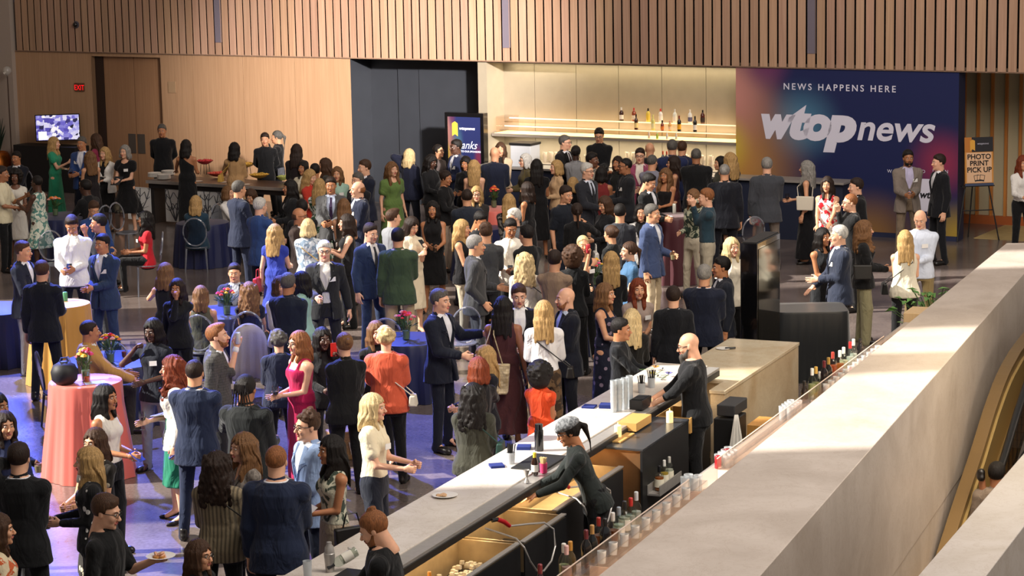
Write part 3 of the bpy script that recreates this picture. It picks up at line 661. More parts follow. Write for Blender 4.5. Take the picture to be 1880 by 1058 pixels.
    def tloc(x, y, z):
        X, Y, Z = x - pv[0], y - pv[1], z - pv[2]; return X - ax[0] * (Z), Y * fr[1] + Z * fr[2], Y * ax[1] + Z * ax[2]
    pz = [pv[2] - .05, pv[2] + .6]
    top = fit.get('top'); jk = fit.get('j'); tr = fit.get('p'); skc = fit.get('sk')
    if tr:
        lw = float(fit.get('wide', 1)); e = fit.get('pl'); g = grid(z0 / S, pv[2] + .15)
        pr = [(-.16, .165 * big, .112 * big, 0.), (-.04, .172 * big if fem else .162 * big, .118 * big, .005), (.10, .148 * big if not fem else .142 * big, .104 * big, 0.)]
        g.loft(pr, pv, (0, 0, 1) if not sit else ax, .02)
        for sd in (-1, 1):
            hp, kn, ft = Lg[sd]; g.cap(hp + (0, 0, .0), kn, .092 * big, .064 * lw, .03); fe = ft + (kn - ft) * (float(e) if e else -.10); g.cap(kn, fe, .064 * lw, (.050 if not e else .047) * lw, .02)
        V, F = g.mesh(); npmesh('trousers', [(V, F, 0)], [cloth(tr)], root)
    shc = fit.get('sc', '#17120f')
    sk = fit.get('shoe', 'heel' if (skc or kind == 'dress') and fem else 'flat')
    if py < 2000:
        for sd in (-1, 1):
            hp, kn, ft = Lg[sd]; v, f_ = SHOES[sk]; v = v.copy(); v = xf(v, rotm('Z', R(12 * sd)), (0, 0, 0)); npmesh('shoe', [(xf(v * (.9 if fem else 1.), np.eye(3), (ft[0], ft[1], ft[2] - .085 + (0 if sk == 'flat' else .0))), f_, 0)], [mat('shoe ' + shc, shc, .35)], root)
    if skc:
        L = float(fit.get('len', .5)); fl = float(fit.get('fl', .16)); g = grid(z0 / S, pv[2] + .2 if kind != 'dress' else zt)
        if sit:
            g.loft([(-.12, .19, .15, 0), (.1, .15, .11, 0)], pv, ax, .03)
            for sd in (-1, 1): hp, kn, ft = Lg[sd]; g.cap(hp, kn, .10, .082, .06)
            if L > .5: g.cap(Lg[-1][1], Lg[-1][1] + (0, .02, -.25), .10, .11, .06); g.cap(Lg[1][1], Lg[1][1] + (0, .02, -.25), .10, .11, .06)
            g.ell((Lg[1][1] + Lg[-1][1]) / 2, (.10, .07, .06), .05)
        else:
            zb = -.95 + .0 + (.92 - L) if 0 else -L
            pr = [(zb, .175 * big + fl * .62, .125 * big + fl * .62, .0), (-.10, .178 * big, .124 * big, .004), (0, .165 * big, .115 * big, 0), (.12, .140 * big, .098 * big, 0)]
            g.loft(pr, (0, 0, pv[2]), (0, 0, 1), .02, fold=(.10 if fl > .12 else .035, 9, .0, L))
        if kind != 'dress': V, F = g.mesh(); npmesh('skirt', [(V, F, 0)], [cloth(skc)], root)
    if top:
        sl = float(fit.get('sl', 1.95)); tuck = fit.get('tuck'); zlo = .02 if tuck else (.06 if kind == 'dress' else -.13)
        if jk: zlo = .02 if not fit.get('long') else -.1
        if kind != 'dress': g = grid(pv[2] - .25, zt)
        pd = .008 if jk else (.012 if fem else .014)
        torso_cloth(g, pd + float(fit.get('loose', 0)), zlo, .535, k=.06 if kind == 'dress' else .02, flare=.10 if not tuck and not jk and kind != 'dress' else 0)
        if not jk:
            if sl >= 0: sleeves(g, .008 + float(fit.get('ls', 0)), sl, float(fit.get('ls', 0)))
            else:
                for sd in (-1, 1): g.cap(tp(sd * sw * .5, .012, shz + .022), tp(sd * (sw - .035), .012, shz + .012), .042, .036, .02)
        nk = fit.get('nk', 'c')
        if nk == 'c': g.cap(tp(0, .012, .50), tp(0, .002, .555), .066 if not fem else .054, .060 if not fem else .050, .01)
        if nk in 'cv': g.cap(tp(0, .004, .545), tp(0, -.02, .75), .050 if not fem else .044, .10, .004, 's')
        if nk == 'v': g.fn(tp(-.1, -.3, .25), tp(.1, .0, .62) + .05, lambda x, y, z: (lambda X, Y, Z: np.maximum(np.abs(X) - np.clip((Z - .36) * .40, -.05, .09), np.maximum(Y + .03, .36 - Z)))(*tloc(x, y, z)), .004, 's')
        if nk == 'w': g.cap(tp(0, -.03, .52), tp(0, -.10, .62), .085, .12, .01, 's'); g.cap(tp(0, .03, .56), tp(0, .05, .7), .075, .12, .01, 's')
        if nk == 's': # strap neckline: bare shoulders
            g.fn((-.3, -1, pv[2] + .3), (.3, 1, 3), lambda x, y, z: (lambda X, Y, Z: np.maximum(.395 - Z + 0 * X, .012 - np.abs(np.abs(X) - .088)))(*tloc(x, y, z)), .004, 's')
        if nk == 'r': # one or no shoulder
            g.fn((-.4, -1, pv[2] + .3), (.4, 1, 3), lambda x, y, z: (lambda X, Y, Z: .42 - Z + X * .8)(*tloc(x, y, z)), .004, 's')
        V, F = g.mesh(); nm = 'shirt' if kind in ('suit', 'shirt') else 'top' if kind != 'dress' else 'dress'
        npmesh(nm, [(V, F, 0)], [cloth(top)], root)
    if jk:
        op = float(fit.get('open', .0)); hem = float(fit.get('hem', .19 if not fem else .14)); vz = float(fit.get('vz', .17)); g = grid(pv[2] - hem - .05, zt)
        torso_cloth(g, .026, -hem, .53, flare=.16); sleeves(g, .018, 1.88)
        g.cap(tp(0, .016, .50), tp(0, .010, .545), .080 if not fem else .066, .070 if not fem else .058, .012)
        g.cap(tp(0, .000, .552), tp(0, -.04, .75), .056 if not fem else .048, .09, .004, 's')
        vw = .085 if not op else .10
        g.fn((-.2, -1, pv[2] - .3), (.2, 1, 3), lambda x, y, z: (lambda X, Y, Z: np.maximum(np.abs(X) - np.clip((Z - vz) * .36, -.05, vw), np.maximum(Y + .02, vz - Z)))(*tloc(x, y, z)), .003, 's')
        g.fn((-.2, -1, pv[2] - .4), (.2, 1, pv[2] + .3), lambda x, y, z: (lambda X, Y, Z: np.maximum(np.abs(X) - np.clip(op + (.10 - Z) * .12, .002, .12), np.maximum(Y + .02, Z - (vz if op else .06))))(*tloc(x, y, z)), .003, 's')
        V, F = g.mesh(); jo = npmesh(fit.get('jn', 'jacket'), [(V, F, 0)], [cloth(jk)], root)
        # lapels
        if not fit.get('nolap'):
            lp = MB(lambda x, y, z: tuple(tp(x, y, z)))
            for e in (-1, 1):
                d0 = (.106 if not fem else .118) * big + .030
                lp.hexa([(e * .008, -d0 - .004, vz), (e * .050, -d0 - .002, vz + .13), (e * .135, -d0 + .038, .37), (e * .072, -d0 + .002, .36)], [(e * .008, -d0 - .010, vz), (e * .052, -d0 - .010, vz + .13), (e * .142, -d0 + .028, .375), (e * .074, -d0 - .008, .36)])
                lp.hexa([(e * .070, -d0 + .004, .36), (e * .125, -d0 + .036, .38), (e * .100, -.055, .50), (e * .062, -.065, .52)], [(e * .072, -d0 - .008, .36), (e * .130, -d0 + .026, .385), (e * .104, -.068, .51), (e * .066, -.078, .53)])
            lp.build('lapel', cloth(jk), jo, smooth=False)
        if sl_cuff(fit):
            for sd in (-1, 1):
                sh, el, hn, c_ = A[sd]; q = SDF(np.minimum(el, hn) - .06, np.maximum(el, hn) + .06, .008 if dist < 33 else .011); d_ = hn - el; q.cap(el + d_ * .88, el + d_ * .96, .034, .031, 0); npmesh('shirt_cuff', [q.mesh() + (0,)], [cloth(top or '#e8e8ea')], root)
    if fit.get('tie'):
        t_ = MB(lambda x, y, z: tuple(tp(x, y, z))); y_ = -.112 * big - .014
        t_.hexa([(-.024, y_ + .014, .10), (-.026, y_, .10), (.026, y_, .10), (.024, y_ + .014, .10)], [(-.020, y_ + .002, .36), (-.021, y_ - .012, .36), (.021, y_ - .012, .36), (.020, y_ + .002, .36)]).hexa([(-.020, y_ + .002, .36), (-.021, y_ - .012, .36), (.021, y_ - .012, .36), (.020, y_ + .002, .36)], [(-.014, -.060, .50), (-.016, -.082, .50), (.016, -.082, .50), (.014, -.060, .50)]); t_.build('tie', cloth(fit['tie']), root)
    if fit.get('scarf'):
        g = grid(pv[2] + .3, zt); g.cap(tp(-.06, -.02, .50), tp(.06, -.02, .50), .062, .062, .02); g.cap(tp(0, -.07, .50), tp(.02, -.14, .32), .04, .03, .02); V, F = g.mesh(); npmesh('scarf', [(V, F, 0)], [cloth(fit['scarf'])], root)
    if fit.get('shawl'):
        g = grid(pv[2] + .1, zt); torso_cloth(g, .04, .22, .50); sleeves(g, .03, .6); V, F = g.mesh(); npmesh('shawl', [(V, F, 0)], [cloth(fit['shawl'])], root)
    if badge:
        sd = 1 if badge > 0 else -1; bm_ = MB(lambda x, y, z: tuple(tp(x, y, z))); yb = -(.100 + .035 * fem) * big - .040; bm_.hexa([(sd * .05, yb, .30), (sd * .05, yb - .004, .30), (sd * .13, yb + .022, .305), (sd * .13, yb + .026, .305)], [(sd * .05, yb, .355), (sd * .05, yb - .004, .355), (sd * .13, yb + .022, .36), (sd * .13, yb + .026, .36)])
        bm_.build('name_badge', M_badge, root)
    if fit.get('belt'):
        g = SDF((-.22, -.18, pv[2] + .02), (.22, .18, pv[2] + .09), .009); g.loft([(.035, .156 * big, .110 * big, 0), (.075, .152 * big, .108 * big, 0)], pv, ax, 0); V, F = g.mesh(); npmesh('belt', [(V, F, 0)], [cloth(fit['belt'])], root)
    info = dict(root=root, HP=HP, S=S, fa=fa, g=(gx, gy), tp=tp, label=label.split('|')[0], pv=pv, A=A, sit=sit, seat=(.52 - .085) * S + z0)
    PEOPLE.append(info)
    for it in items: held(info, it)
    return info
def sl_cuff(fit): return fit['k'] == 'suit' and fit.get('top', '').startswith(('#e', '#f', '#d', '#c'))
def p2w(info, q):
    c, s = math.cos(info['fa']), math.sin(info['fa']); q = np.array(q) * info['S']
    return Vector((info['g'][0] + c * q[0] - s * q[1], info['g'][1] + s * q[0] + c * q[1], q[2]))
# ================================================================ things in hands
def base_of(info): return info['label'].replace('person in', 'person in')
def held(info, it):
    q = it.split('/'); kind = q[0]; sd = -1 if q[1] == 'R' else 1; col = q[2] if len(q) > 2 else None
    w_ = p2w(info, info['HP'][sd][0]); rz = info['fa']; who = ' held by the ' + info['label']
    z = w_.z
    if kind == 'cup':
        e = empty('drinking_glass', (w_.x, w_.y, z - .06), rz, 'clear plastic cup' + who, 'glass', 'drinks in hands')
        MB().lathe([(.030, 0), (.033, .03), (.038, .115), (.036, .115), (.031, .004), (.001, .004)], seg=14).build('cup', glass('cup_glass', '#eef0f0'), e, smooth=True)
        MB().lathe([(.030, .006), (.034, .07), (.001, .07)], seg=14).build('drink', mat('drink ' + (col or '#c9b48a'), col or '#c9b48a', .15, trans=.3), e, smooth=True)
    elif kind == 'wine':
        e = empty('wine_glass', (w_.x, w_.y, z - .07), rz, 'stemmed wine glass' + who, 'glass', 'drinks in hands')
        MB().lathe([(.033, 0), (.033, .003), (.004, .008), (.004, .085), (.028, .10), (.040, .135), (.036, .19), (.034, .19), (.038, .135), (.026, .103), (.001, .09)], seg=14).build('bowl', glass('cup_glass', '#eef0f0'), e, smooth=True)
        MB().lathe([(.001, .092), (.026, .105), (.037, .133), (.001, .133)], seg=14).build('wine', mat('wine ' + (col or '#3a0a12'), col or '#3a0a12', .1), e, smooth=True)
    elif kind == 'can':
        MB().lathe([(.024, 0), (.030, .008), (.030, .112), (.025, .122), (.001, .120)], seg=16).build('drink_can', mat('can ' + (col or '#cfd3d6'), col or '#cfd3d6', .3, .4), smooth=True, loc=(w_.x, w_.y, z - .05), rz=rz, label='small drink can' + who, cat='can', group='drinks in hands')
    elif kind == 'phone':
        o = MB().box(-.037, .037, -.004, .004, -.02, .13).build('phone', mat('phone ' + (col or '#14161a'), col or '#14161a', .25), bevel=.003, loc=w_, rz=rz, label=('bright red' if col == '#c4221c' else 'slim dark') + ' phone' + who, cat='phone', group='phones in hands')
        o.rotation_euler = (R(-50 if col != '#c4221c' else 0), 0, rz)
    elif kind == 'plate':
        e = empty('plate', (w_.x, w_.y, z + .0), rz, 'round white plate of food' + who, 'plate', 'plates in hands')
        MB().lathe([(.05, 0), (.09, .012), (.115, .02), (.11, .022), (.05, .006), (.001, .006)], seg=20).build('dish', mat('china', '#e6e1d8', .3), e, smooth=True)
        g = MB(); rg = random.Random(len(PEOPLE))
        for i in range(7): g.lathe([(.001, -.0), (.02, .004), (.016, .018), (.001, .022)], rg.uniform(-.05, .05), rg.uniform(-.05, .05), 7)
        for i in range(len(g.v)): g.v[i] = (g.v[i][0], g.v[i][1], g.v[i][2] + .006)
        g.build('food', mat('food ' + (col or '#b5793a'), col or '#b5793a', .6, noise=.3, nscale=40), e, smooth=True)
    elif kind in ('paper', 'tablet', 'napkin', 'book'):
        c_ = {'paper': '#d9d6cf', 'tablet': '#202226', 'napkin': '#2b3f9e', 'book': '#8a8f98'}[kind]; nm = {'paper': 'sheet of paper', 'tablet': 'dark folder', 'napkin': 'blue napkin', 'book': 'grey folder'}[kind]
        o = MB().box(-.09, .09, -.004, .004, -.10, .14).build({'paper': 'paper', 'tablet': 'folder', 'napkin': 'napkin', 'book': 'folder'}[kind], mat('held ' + c_, c_, .6), loc=w_, rz=rz, label=nm + who, cat='paper', group='papers in hands'); o.rotation_euler = (R(-55), 0, rz)
        if kind == 'napkin': o.scale = (.6, 1, .6)
    elif kind == 'bottle':
        o = MB().lathe([(.030, -.08), (.033, -.07), (.033, .06), (.014, .11), (.013, .15), (.001, .15)], seg=14).build('water_bottle', glass('bottle_blue', '#cfdcea'), smooth=True, loc=w_, rz=rz, label='clear water bottle' + who, cat='bottle', group='drinks in hands')
    elif kind == 'bag':   # shoulder bag: hangs beside the hip with a strap over the shoulder; q[3]: width, q[4]: style
        W_ = float(q[3]) if len(q) > 3 else .30; Hh = W_ * .78; tpf = info['tp']; sy = q[4] if len(q) > 4 else 'shoulder'; c_ = mat('bag ' + col, col, .5, bump=.1)
        if len(q) > 5 and q[5] == 'check':
            c_ = cloth(col + ':check:#8f7a55')
        s_ = info['S']; x_ = sd * .285; y_ = .03; zc = info['pv'][2] + (.12 if sy == 'shoulder' else .0 if sy == 'cross' else -.1)
        if sy == 'back': x_ = sd * .12; y_ = .22
        e = empty('handbag', (info['g'][0], info['g'][1], 0), info['fa'], {'#16130f': 'black', '#0f0f10': 'black', '#d8cfbb': 'cream', '#cbb995': 'checked tan', '#b02a34': 'red patterned', '#e8e4dc': 'white', '#8a5a34': 'tan', '#1f3d36': 'dark green', '#c9a04a': 'gold', '#171a24': 'navy'}.get(col, 'plain') + ' bag worn by the ' + info['label'], 'bag', 'bags on shoulders'); e.scale = (s_,) * 3
        b_ = MB(); w2, h2 = W_ / 2, Hh / 2
        if sy == 'back' : b_.hexa([(x_ - w2 * .85, y_ - .05, zc - h2), (x_ + w2 * .85, y_ - .05, zc - h2), (x_ + w2 * .85, y_ + .07, zc - h2), (x_ - w2 * .85, y_ + .07, zc - h2)], [(x_ - w2, y_ - .03, zc + h2), (x_ + w2, y_ - .03, zc + h2), (x_ + w2, y_ + .05, zc + h2), (x_ - w2, y_ + .05, zc + h2)])
        else: b_.hexa([(x_ - .05, y_ - w2 * .9, zc - h2), (x_ + .05, y_ - w2 * .9, zc - h2), (x_ + .05, y_ + w2 * .9, zc - h2), (x_ - .05, y_ + w2 * .9, zc - h2)], [(x_ - .03, y_ - w2, zc + h2), (x_ + .03, y_ - w2, zc + h2), (x_ + .03, y_ + w2, zc + h2), (x_ - .03, y_ + w2, zc + h2)])
        b_.build('pouch', c_, e, bevel=.015)
        st = MB(); sho = tpf((-sd if sy == 'cross' else sd) * .10, .0, .515)
        if sy == 'hand': st.tube([(x_, y_ - w2 * .5, zc + h2), (x_, y_ - w2 * .3, zc + h2 + .12), (x_, y_ + w2 * .3, zc + h2 + .12), (x_, y_ + w2 * .5, zc + h2)], .008, 6)
        else:
            if sy == 'back': ends = ((x_ - w2 * .6, y_, zc + h2), (x_ + w2 * .6, y_, zc + h2))
            else: ends = ((x_, y_ - w2 * .8, zc + h2), (x_, y_ + w2 * .8, zc + h2))
            m1 = (sho[0] * .9, min(sho[1] - .15, -.13), sho[2] - .15); m2 = (sho[0] * .9, sho[1] + .12, sho[2] - .14)
            if sy == 'back': st.tube([ends[0], (sho[0] - .01, .16, sho[2] - .12), (sho[0], .03, sho[2] + .02)], .007, 6); st.tube([ends[1], (sho[0] + .04, .16, sho[2] - .12), (sho[0] + .02, .03, sho[2] + .02)], .007, 6)
            else: st.tube([ends[0], m1, (sho[0], sho[1], sho[2] + .02), m2, ends[1]], .007, 6)
        st.build('strap', c_, e, smooth=True)
# ================================================================ the guests
def SU(j, p=None, top='#e2e3e8', x=''): return f'k=suit j={j} top={top} p={p or j} {x}'
def SH(top, p='#15161a', x=''): return f'k=shirt top={top} p={p} {x}'
def DR(c, ln=.5, x='', fl=.10): return f'k=dress top={c} sk={c} len={ln} fl={fl} {x}'
def SK(top, sk, ln=.5, x='', fl=.1): return f'k=top top={top} sk={sk} len={ln} fl={fl} tuck=1 {x}'
def WT(top, p='#15161a', x=''): return f'k=top top={top} p={p} {x}'
NV, BK, CH, GY, BL = '#1a2238', '#131316', '#2b2d31', '#66686c', '#2b4478'
SLV = 'sl=-1 nk=w'
G = [
# far left, below the television
(98,252,1.68,80,1,'long','bl','p',DR('#2a8a66',.90,'sl=.35 ls=.015 nk=w'),'hF','person in long green dress| with short puff sleeves, below the wall television',dict(items=['plate/L'])),
(150,252,1.80,-15,0,'short','gy','m',SU(BL,NV,'#d8d8e0','open=.04'),'fF','person in bright blue blazer| with white name tag, beside the green dress',dict(badge=-1,items=['wine/R'])),
(176,246,1.70,-110,1,'long','br','l',WT('#8a2c48',BK),'fF','person in wine red collared top| with very long brown hair, in front of the door',{}),
(165,279,1.62,-150,1,'wavy','lb','l',DR('#2a2226',.5,SLV),'ff','person in dark sleeveless dress| with loose brown hair, back turned beside the white blazer',{}),
(192,271,1.66,-25,1,'long','bl','p','k=suit j=#e9e6df top=#131316 sk=#131316 len=.55 fl=.05 open=.09 nolap=1','fF','person in white open blazer| over a black dress, holding a folder',dict(items=['tablet/L'])),
(229,267,1.68,-20,1,'bob','gr','p',DR('#141216',.52,'sl=.25 ls=.02 nk=w',.22),'fF','person in black flutter sleeve dress| with knee length full skirt and a name tag',dict(badge=1,items=['tablet/L'])),
(30,279,1.76,-20,0,'short','bk','m',SU('#1d2334'),'tt','person in dark suit with open collar| sitting by the copper planter',dict(sit=1,badge=1)),
(2,306,1.82,80,0,'short','db','t',SH('#d9cfae','#15161a','sl=.8'),'fh','person in cream short sleeve shirt| clasping hands at the left edge',{}),
(27,313,1.64,5,1,'afro','bk','d',DR('#d8d2c6',.5,'sl=.5 nk=w',.05),'Ff','person in cream jumpsuit dress| with round curly hair, laughing',{}),
(68,323,1.68,-120,1,'buzz','bk','k',DR('#d5d8c6:floral:#5a8a80',.48,SLV,.18),'uh','person in white and green floral dress| with short black hair, arms raised',{}),
(152,331,1.86,-120,0,'short','bk','k',SH('#17181c','#1a1b20'),'rr','person in black shirt| sitting and leaning to the left, wrist watch on',dict(sit=1,badge=-1,lean=14)),
(171,370,1.78,30,0,'short','br','l',SU('#27427a'),'tt','person in mid blue suit| sitting with head bowed behind the white shirt',dict(sit=1,nod=25)),
(131,396,1.84,5,0,'short','db','m',SH('#e6e5e2','#1b2030'),'fF','person in white shirt and dark trousers| looking down at a phone by the yellow table',dict(nod=28,big=1.08,items=['phone/L'])),
(182,394,1.82,-80,0,'short','bk','m',SH('#20222a','#3a3c42','sl=.9'),'fm','person in dark polo shirt| with a hand at the mouth, behind the blue suit',{}),
(188,431,1.80,-30,0,'short','bk','m',SU('#24416c'),'FF','person in blue suit and open white shirt| hands clasped in front, facing left',dict(badge=1)),
(267,389,1.68,-80,1,'wavy','bk','m',WT('#c01f2c',BK,'sl=.4'),'fF','person in red top and black trousers| sitting on a clear chair, clapping',dict(sit=1,badge=1,z0=.08)),
(40,444,1.80,75,0,'short','br','l',SU('#1c2741','#7d7f86'),'fF','person in navy jacket and grey trousers| at the yellow draped table',{}),
(76,480,1.80,170,0,'short','br','l',SU('#161a26'),'fd','person in near black suit| back turned at the yellow draped table',{}),
(303,484,1.70,160,1,'mid','lb','l',DR('#26272c',.5,'sl=-1 nk=w',.04),'du','person in charcoal sleeveless dress| with straight light brown hair, hand raised',{}),
(325,513,1.62,-10,1,'mid','db','m',WT('#1c1d20',BK),'dm','person in black top with a hand over the face| beside the charcoal dress',dict(sit=0)),
(368,526,1.68,175,1,'mid','lb','l',WT('#6f6a4a',CH,SLV),'tt','person in olive sleeveless top| sitting back turned at the flower table',dict(sit=1,big=1.1)),
(430,485,1.82,0,0,'short','db','l',SU('#232b3c',CH,'#b5bac4'),'tt','person in dark blazer and open grey shirt| sitting behind the flower table',dict(sit=1)),
(457,520,1.68,178,1,'curlylong','lb','l',WT('#1e2542',BK,'sl=.4'),'tt','person in navy top with long curly fair hair| sitting back turned at the flower table',dict(sit=1)),
(359,360,1.68,178,1,'mid','bl','p','k=suit j=#1f4a63 top=#1f4a63 p=#15161a','tt','person in teal jacket with fair hair| sitting back turned in front of the buffet',dict(sit=1)),
(437,333,1.84,130,0,'short','gy','l',SU('#222f52'),'fF','person in navy suit with short grey hair| standing tall in front of the buffet',{}),
(476,364,1.80,140,0,'short','wh','p',SU('#2c4678','#1c2440'),'fF','person in royal blue suit with white hair| in front of the buffet',{}),
(418,342,1.66,60,1,'bob','lb','p',WT('#e4e0dc','#20242c'),'rt','person in white blouse| sitting and reaching over a table by the navy suit',dict(sit=1)),
(461,348,1.66,-20,1,'mid','br','l',WT('#1b1b20',BK),'tt','person in black top with brown hair| sitting with head bowed by the royal blue suit',dict(sit=1,nod=25)),
(556,297,1.64,-20,1,'mid','bk','m',WT('#d8ceb4',BK),'fF','person in cream blouse with black hair| at the right end of the buffet',{}),
(578,302,1.66,180,0,'short','bk','m',SH('#2a2a30'),'fF','person in dark shirt with black hair| half hidden behind the cream blouse',{}),
(597,291,1.70,-85,1,'long','br','l',WT('#4a4438',BK),'fF','person in olive brown top| with long straight brown hair in profile by the wood wall',{}),
(619,307,1.68,-5,1,'mid','lb','l',WT('#9fbfae',BK,'sl=.6'),'fF','person in pale mint top| with a name tag, by the wood wall',dict(badge=1)),
(568,312,1.66,60,1,'long','bl','p',WT('#b03224',BK,'sl=.7'),'fF','person in brick red top| with long fair hair, facing right near the buffet',dict(nod=15)),
(586,329,1.66,170,1,'long','bl','p',DR('#e8e6da:floral:#28583c',.6,'sl=.6'),'fF','person in white and green leaf print dress| beside the brick red top',{}),
(533,331,1.72,-70,1,'long','bk','m','k=suit j=#1b1c22 top=#c9c5c0 p=#15161a','fF','person in black jacket with long black hair| facing left by the tree pattern panel',dict(scarf=None)),
(607,326,1.82,0,0,'short','db','m',SU('#6a6a6c',None,'#b9c4da','tie=#3c1c50'),'fF','person in grey suit with purple tie| facing the camera',dict(items=['wine/L'])),
(548,382,1.84,70,0,'fringe','br','m',SU('#4c3831','#2c2a2c'),'fd','person in brown jacket and glasses| with a bald head, facing right',dict(glasses=1)),
(554,368,1.72,200,0,'short','bk','l',SH('#1b1c20'),'fF','person in black shirt with black hair| behind the brown jacket',{}),
(565,403,1.64,175,1,'bob','pb','p','k=suit j=#cfd6da:floral:#7f92a4 top=#cfd6da p=#d8d4cc nolap=1','kF','person in white and pale blue patterned jacket| with short yellow hair, back turned',dict(items=['bag/R/#c9a04a/.2/cross'])),
(504,413,1.68,165,1,'wavy','bl','p',DR('#3444a4',.5,'sl=.25 nk=w'),'fd','person in violet blue dress with pink piping| and long fair hair, back turned',dict(items=['bag/L/#b02a34/.28/hand'])),
(595,443,1.82,5,0,'short','wh','p',SU('#2b2c2e','#2c2c30','#d8d4cc','open=.05'),'fD','person in dark open jacket over white shirt| with glasses and white hair, holding a glass',dict(glasses=1,badge=1,items=['cup/R'])),
(637,394,1.70,-80,1,'mid','db','p',WT('#151418',BK,SLV+' wide=1.3'),'hh','person in black sleeveless jumpsuit| clapping, with a name tag',dict(badge=-1)),
(631,366,1.68,185,1,'long','lb','l',DR('#5a4a3a',.5,SLV),'fF','person in brown dress with long fair brown hair| back turned by the grey suit',{}),
# middle left
(528,503,1.78,160,0,'short','gy','m',SU('#1b2740'),'Ff','person in dark navy jacket with salt and pepper hair| back turned beside the mint jacket',{}),
(514,508,1.62,30,1,'bob','br','l',WT('#e9e4da',BK),'fF','person in ivory blouse| half hidden by the navy jacket, lit by sun',{}),
(553,500,1.68,-100,1,'mid','bk','m','k=suit j=#8fb4a6 top=#8fb4a6 p=#8fb4a6 nolap=1','ff','person in mint green jacket| with black hair, facing left',{}),
(396,596,1.80,85,0,'quiff','gi','p',SU('#5b5a56:check:#4c4b49','#26262a'),'dm','person in grey check blazer| drinking from a can, ginger hair',dict(nod=-8,beard=1,items=['can/L'])),
(281,586,1.72,-25,1,'mid','bk','k',WT('#1b2132','#8f9298','sl=.5'),'uF','person in navy short sleeve top| with black hair, hand at the temple and bracelet',dict(badge=1,nod=10,big=1.08)),
(162,589,1.84,110,0,'buzz','db','m',SU('#b98d4e','#3a342e'),'sR','person in tan jacket| sitting at the low navy table, arm stretched out',dict(sit=1,big=1.1)),
(317,655,1.72,-80,1,'curlylong','rd','p','k=suit j=#e6e0d2 top=#1c7458 sk=#1c7458 len=.55 fl=.06 open=.10 nolap=1 hem=.16','Fd','person in green dress| with white cardigan, red curls',dict(items=['wine/R','napkin/L'])),
(356,662,1.82,172,0,'buzz','db','l',SU('#1f3157'),'fF','person in sunlit navy suit| back turned beside the green dress',dict(big=1.06)),
(450,690,1.82,160,0,'braids','bk','t',SU('#1f2425',BK,'#1f2425'),'fu','person in black jacket with elbow patches| braided hair, holding up a blue can',dict(big=1.1,items=['can/L/#7fb2d8'])),
(511,609,1.62,190,1,'oldcurl','gy','p','k=suit j=#202a4c top=#202a4c p=#17181c','ff','person in indigo jacket with grey curls| back turned beside the magenta dress',dict(sit=0,big=1.1)),
(549,609,1.72,-55,1,'mid','gi','p',DR('#b0184c',.82,'nk=s sl=-1',.02),'FF','person in magenta midi dress| with bow shoulders and glasses',dict(big=1.1,glasses=1,items=['wine/R/#2a2a3a','phone/L'])),
(591,603,1.64,25,1,'mid','bk','k',WT('#17181c',BK),'fu','person in black top holding up a red phone| behind the magenta dress',dict(items=['phone/L/#c4221c'])),
(632,612,1.72,-155,1,'bun','lb','p','k=suit j=#141416 top=#141416 p=#141416','fF','person in black jacket with a pearl hair clip| back turned by the straw bag',dict(big=1.05)),
(566,757,1.78,-60,0,'shortcurl','br','p',SU('#8fa6cc','#24304c','#f0f0f2','open=.06'),'df','person in pale blue jacket and white shirt| with curly hair and glasses, smiling',dict(glasses=1)),
(609,801,1.70,-60,1,'long','bk','m',SK('#c9c6b0:floral:#3f4a40','#b5a58e',.75,'sl=-1 nk=w',.04),'FF','person in floral sleeveless top and beige skirt| with long black hair',dict(items=['paper/R','bag/L/#16130f/.34/hand'])),
(447,797,1.70,-55,1,'wavy','lb','p',WT('#6b645e:tweed:#8a827a',BK,'nk=v'),'fF','person in grey wrap top| with fair wavy hair, face lit by sun',dict(items=['bag/L/#16130f/.24/shoulder'])),
(506,820,1.84,172,0,'buzz','gi','p',SU('#1e2f54','#16181f'),'fd','person in broad navy suit| seen from behind, nearest the bar corner',dict(big=1.16)),
(397,832,1.70,172,1,'curlylong','db','m','k=suit j=#8d7f66:stripe:#5f5646 top=#5f5646 p=#141416 nolap=1','ff','person in brown tweed jacket| with dark curls and black shoulder bag',dict(big=1.08,glasses=1,items=['bag/R/#16130f/.34/shoulder'])),
(364,995,1.55,60,1,'mid','br','l',WT('#1c1c20',BK),'ff','person in black with a brown bob| cut off by the bottom edge',dict(glasses=1)),
(190,910,1.80,75,0,'short','br','p',SH('#141518','#20222a','sl=.85'),'dh','person in black t-shirt and glasses| holding a plate of food, bottom left',dict(glasses=1,beard=0,nod=12,items=['plate/L'])),
(192,707,1.70,65,1,'mid','bk','m',WT('#e4ddd3','#14151a',SLV+' wide=1.35 tuck=1'),'fF','person in white sleeveless top| with black hair and wide black trousers',dict(items=['cup/L','napkin/R'])),
(174,788,1.66,-30,1,'mid','br','l',DR('#2a2622:dots:#cbbfa4',.6,'sl=.5'),'fF','person in brown dotted dress| between the white top and the polka dots',{}),
(163,822,1.68,-80,1,'long','bl','p',WT('#131315:dots:#e8e6e0','#131315','long=1'),'fF','person in black blouse with white polka dots| and long straight fair hair',dict(big=1.12,items=['cup/R'])),
(33,815,1.82,172,0,'short','db','p',SU('#131519'),'Fe','person in black suit with white cuffs| holding a phone to the ear, bottom left',dict(big=1.08,items=['phone/L'])),
(8,757,1.68,30,1,'mid','db','l',WT('#1a2a5c',BK),'ff','person in royal navy dress top| smiling at the left edge',{}),
(-8,722,1.75,60,1,'mid','bk','t',WT('#1b1c22',BK),'ff','person in black sleeve holding a plastic cup| cut off by the left edge',dict(items=['cup/L'])),
(-6,945,1.70,100,1,'mid','br','l',WT('#c05a30:floral:#d9c9a8',BK),'ff','person in orange paisley top| cut off by the bottom left corner',{}),
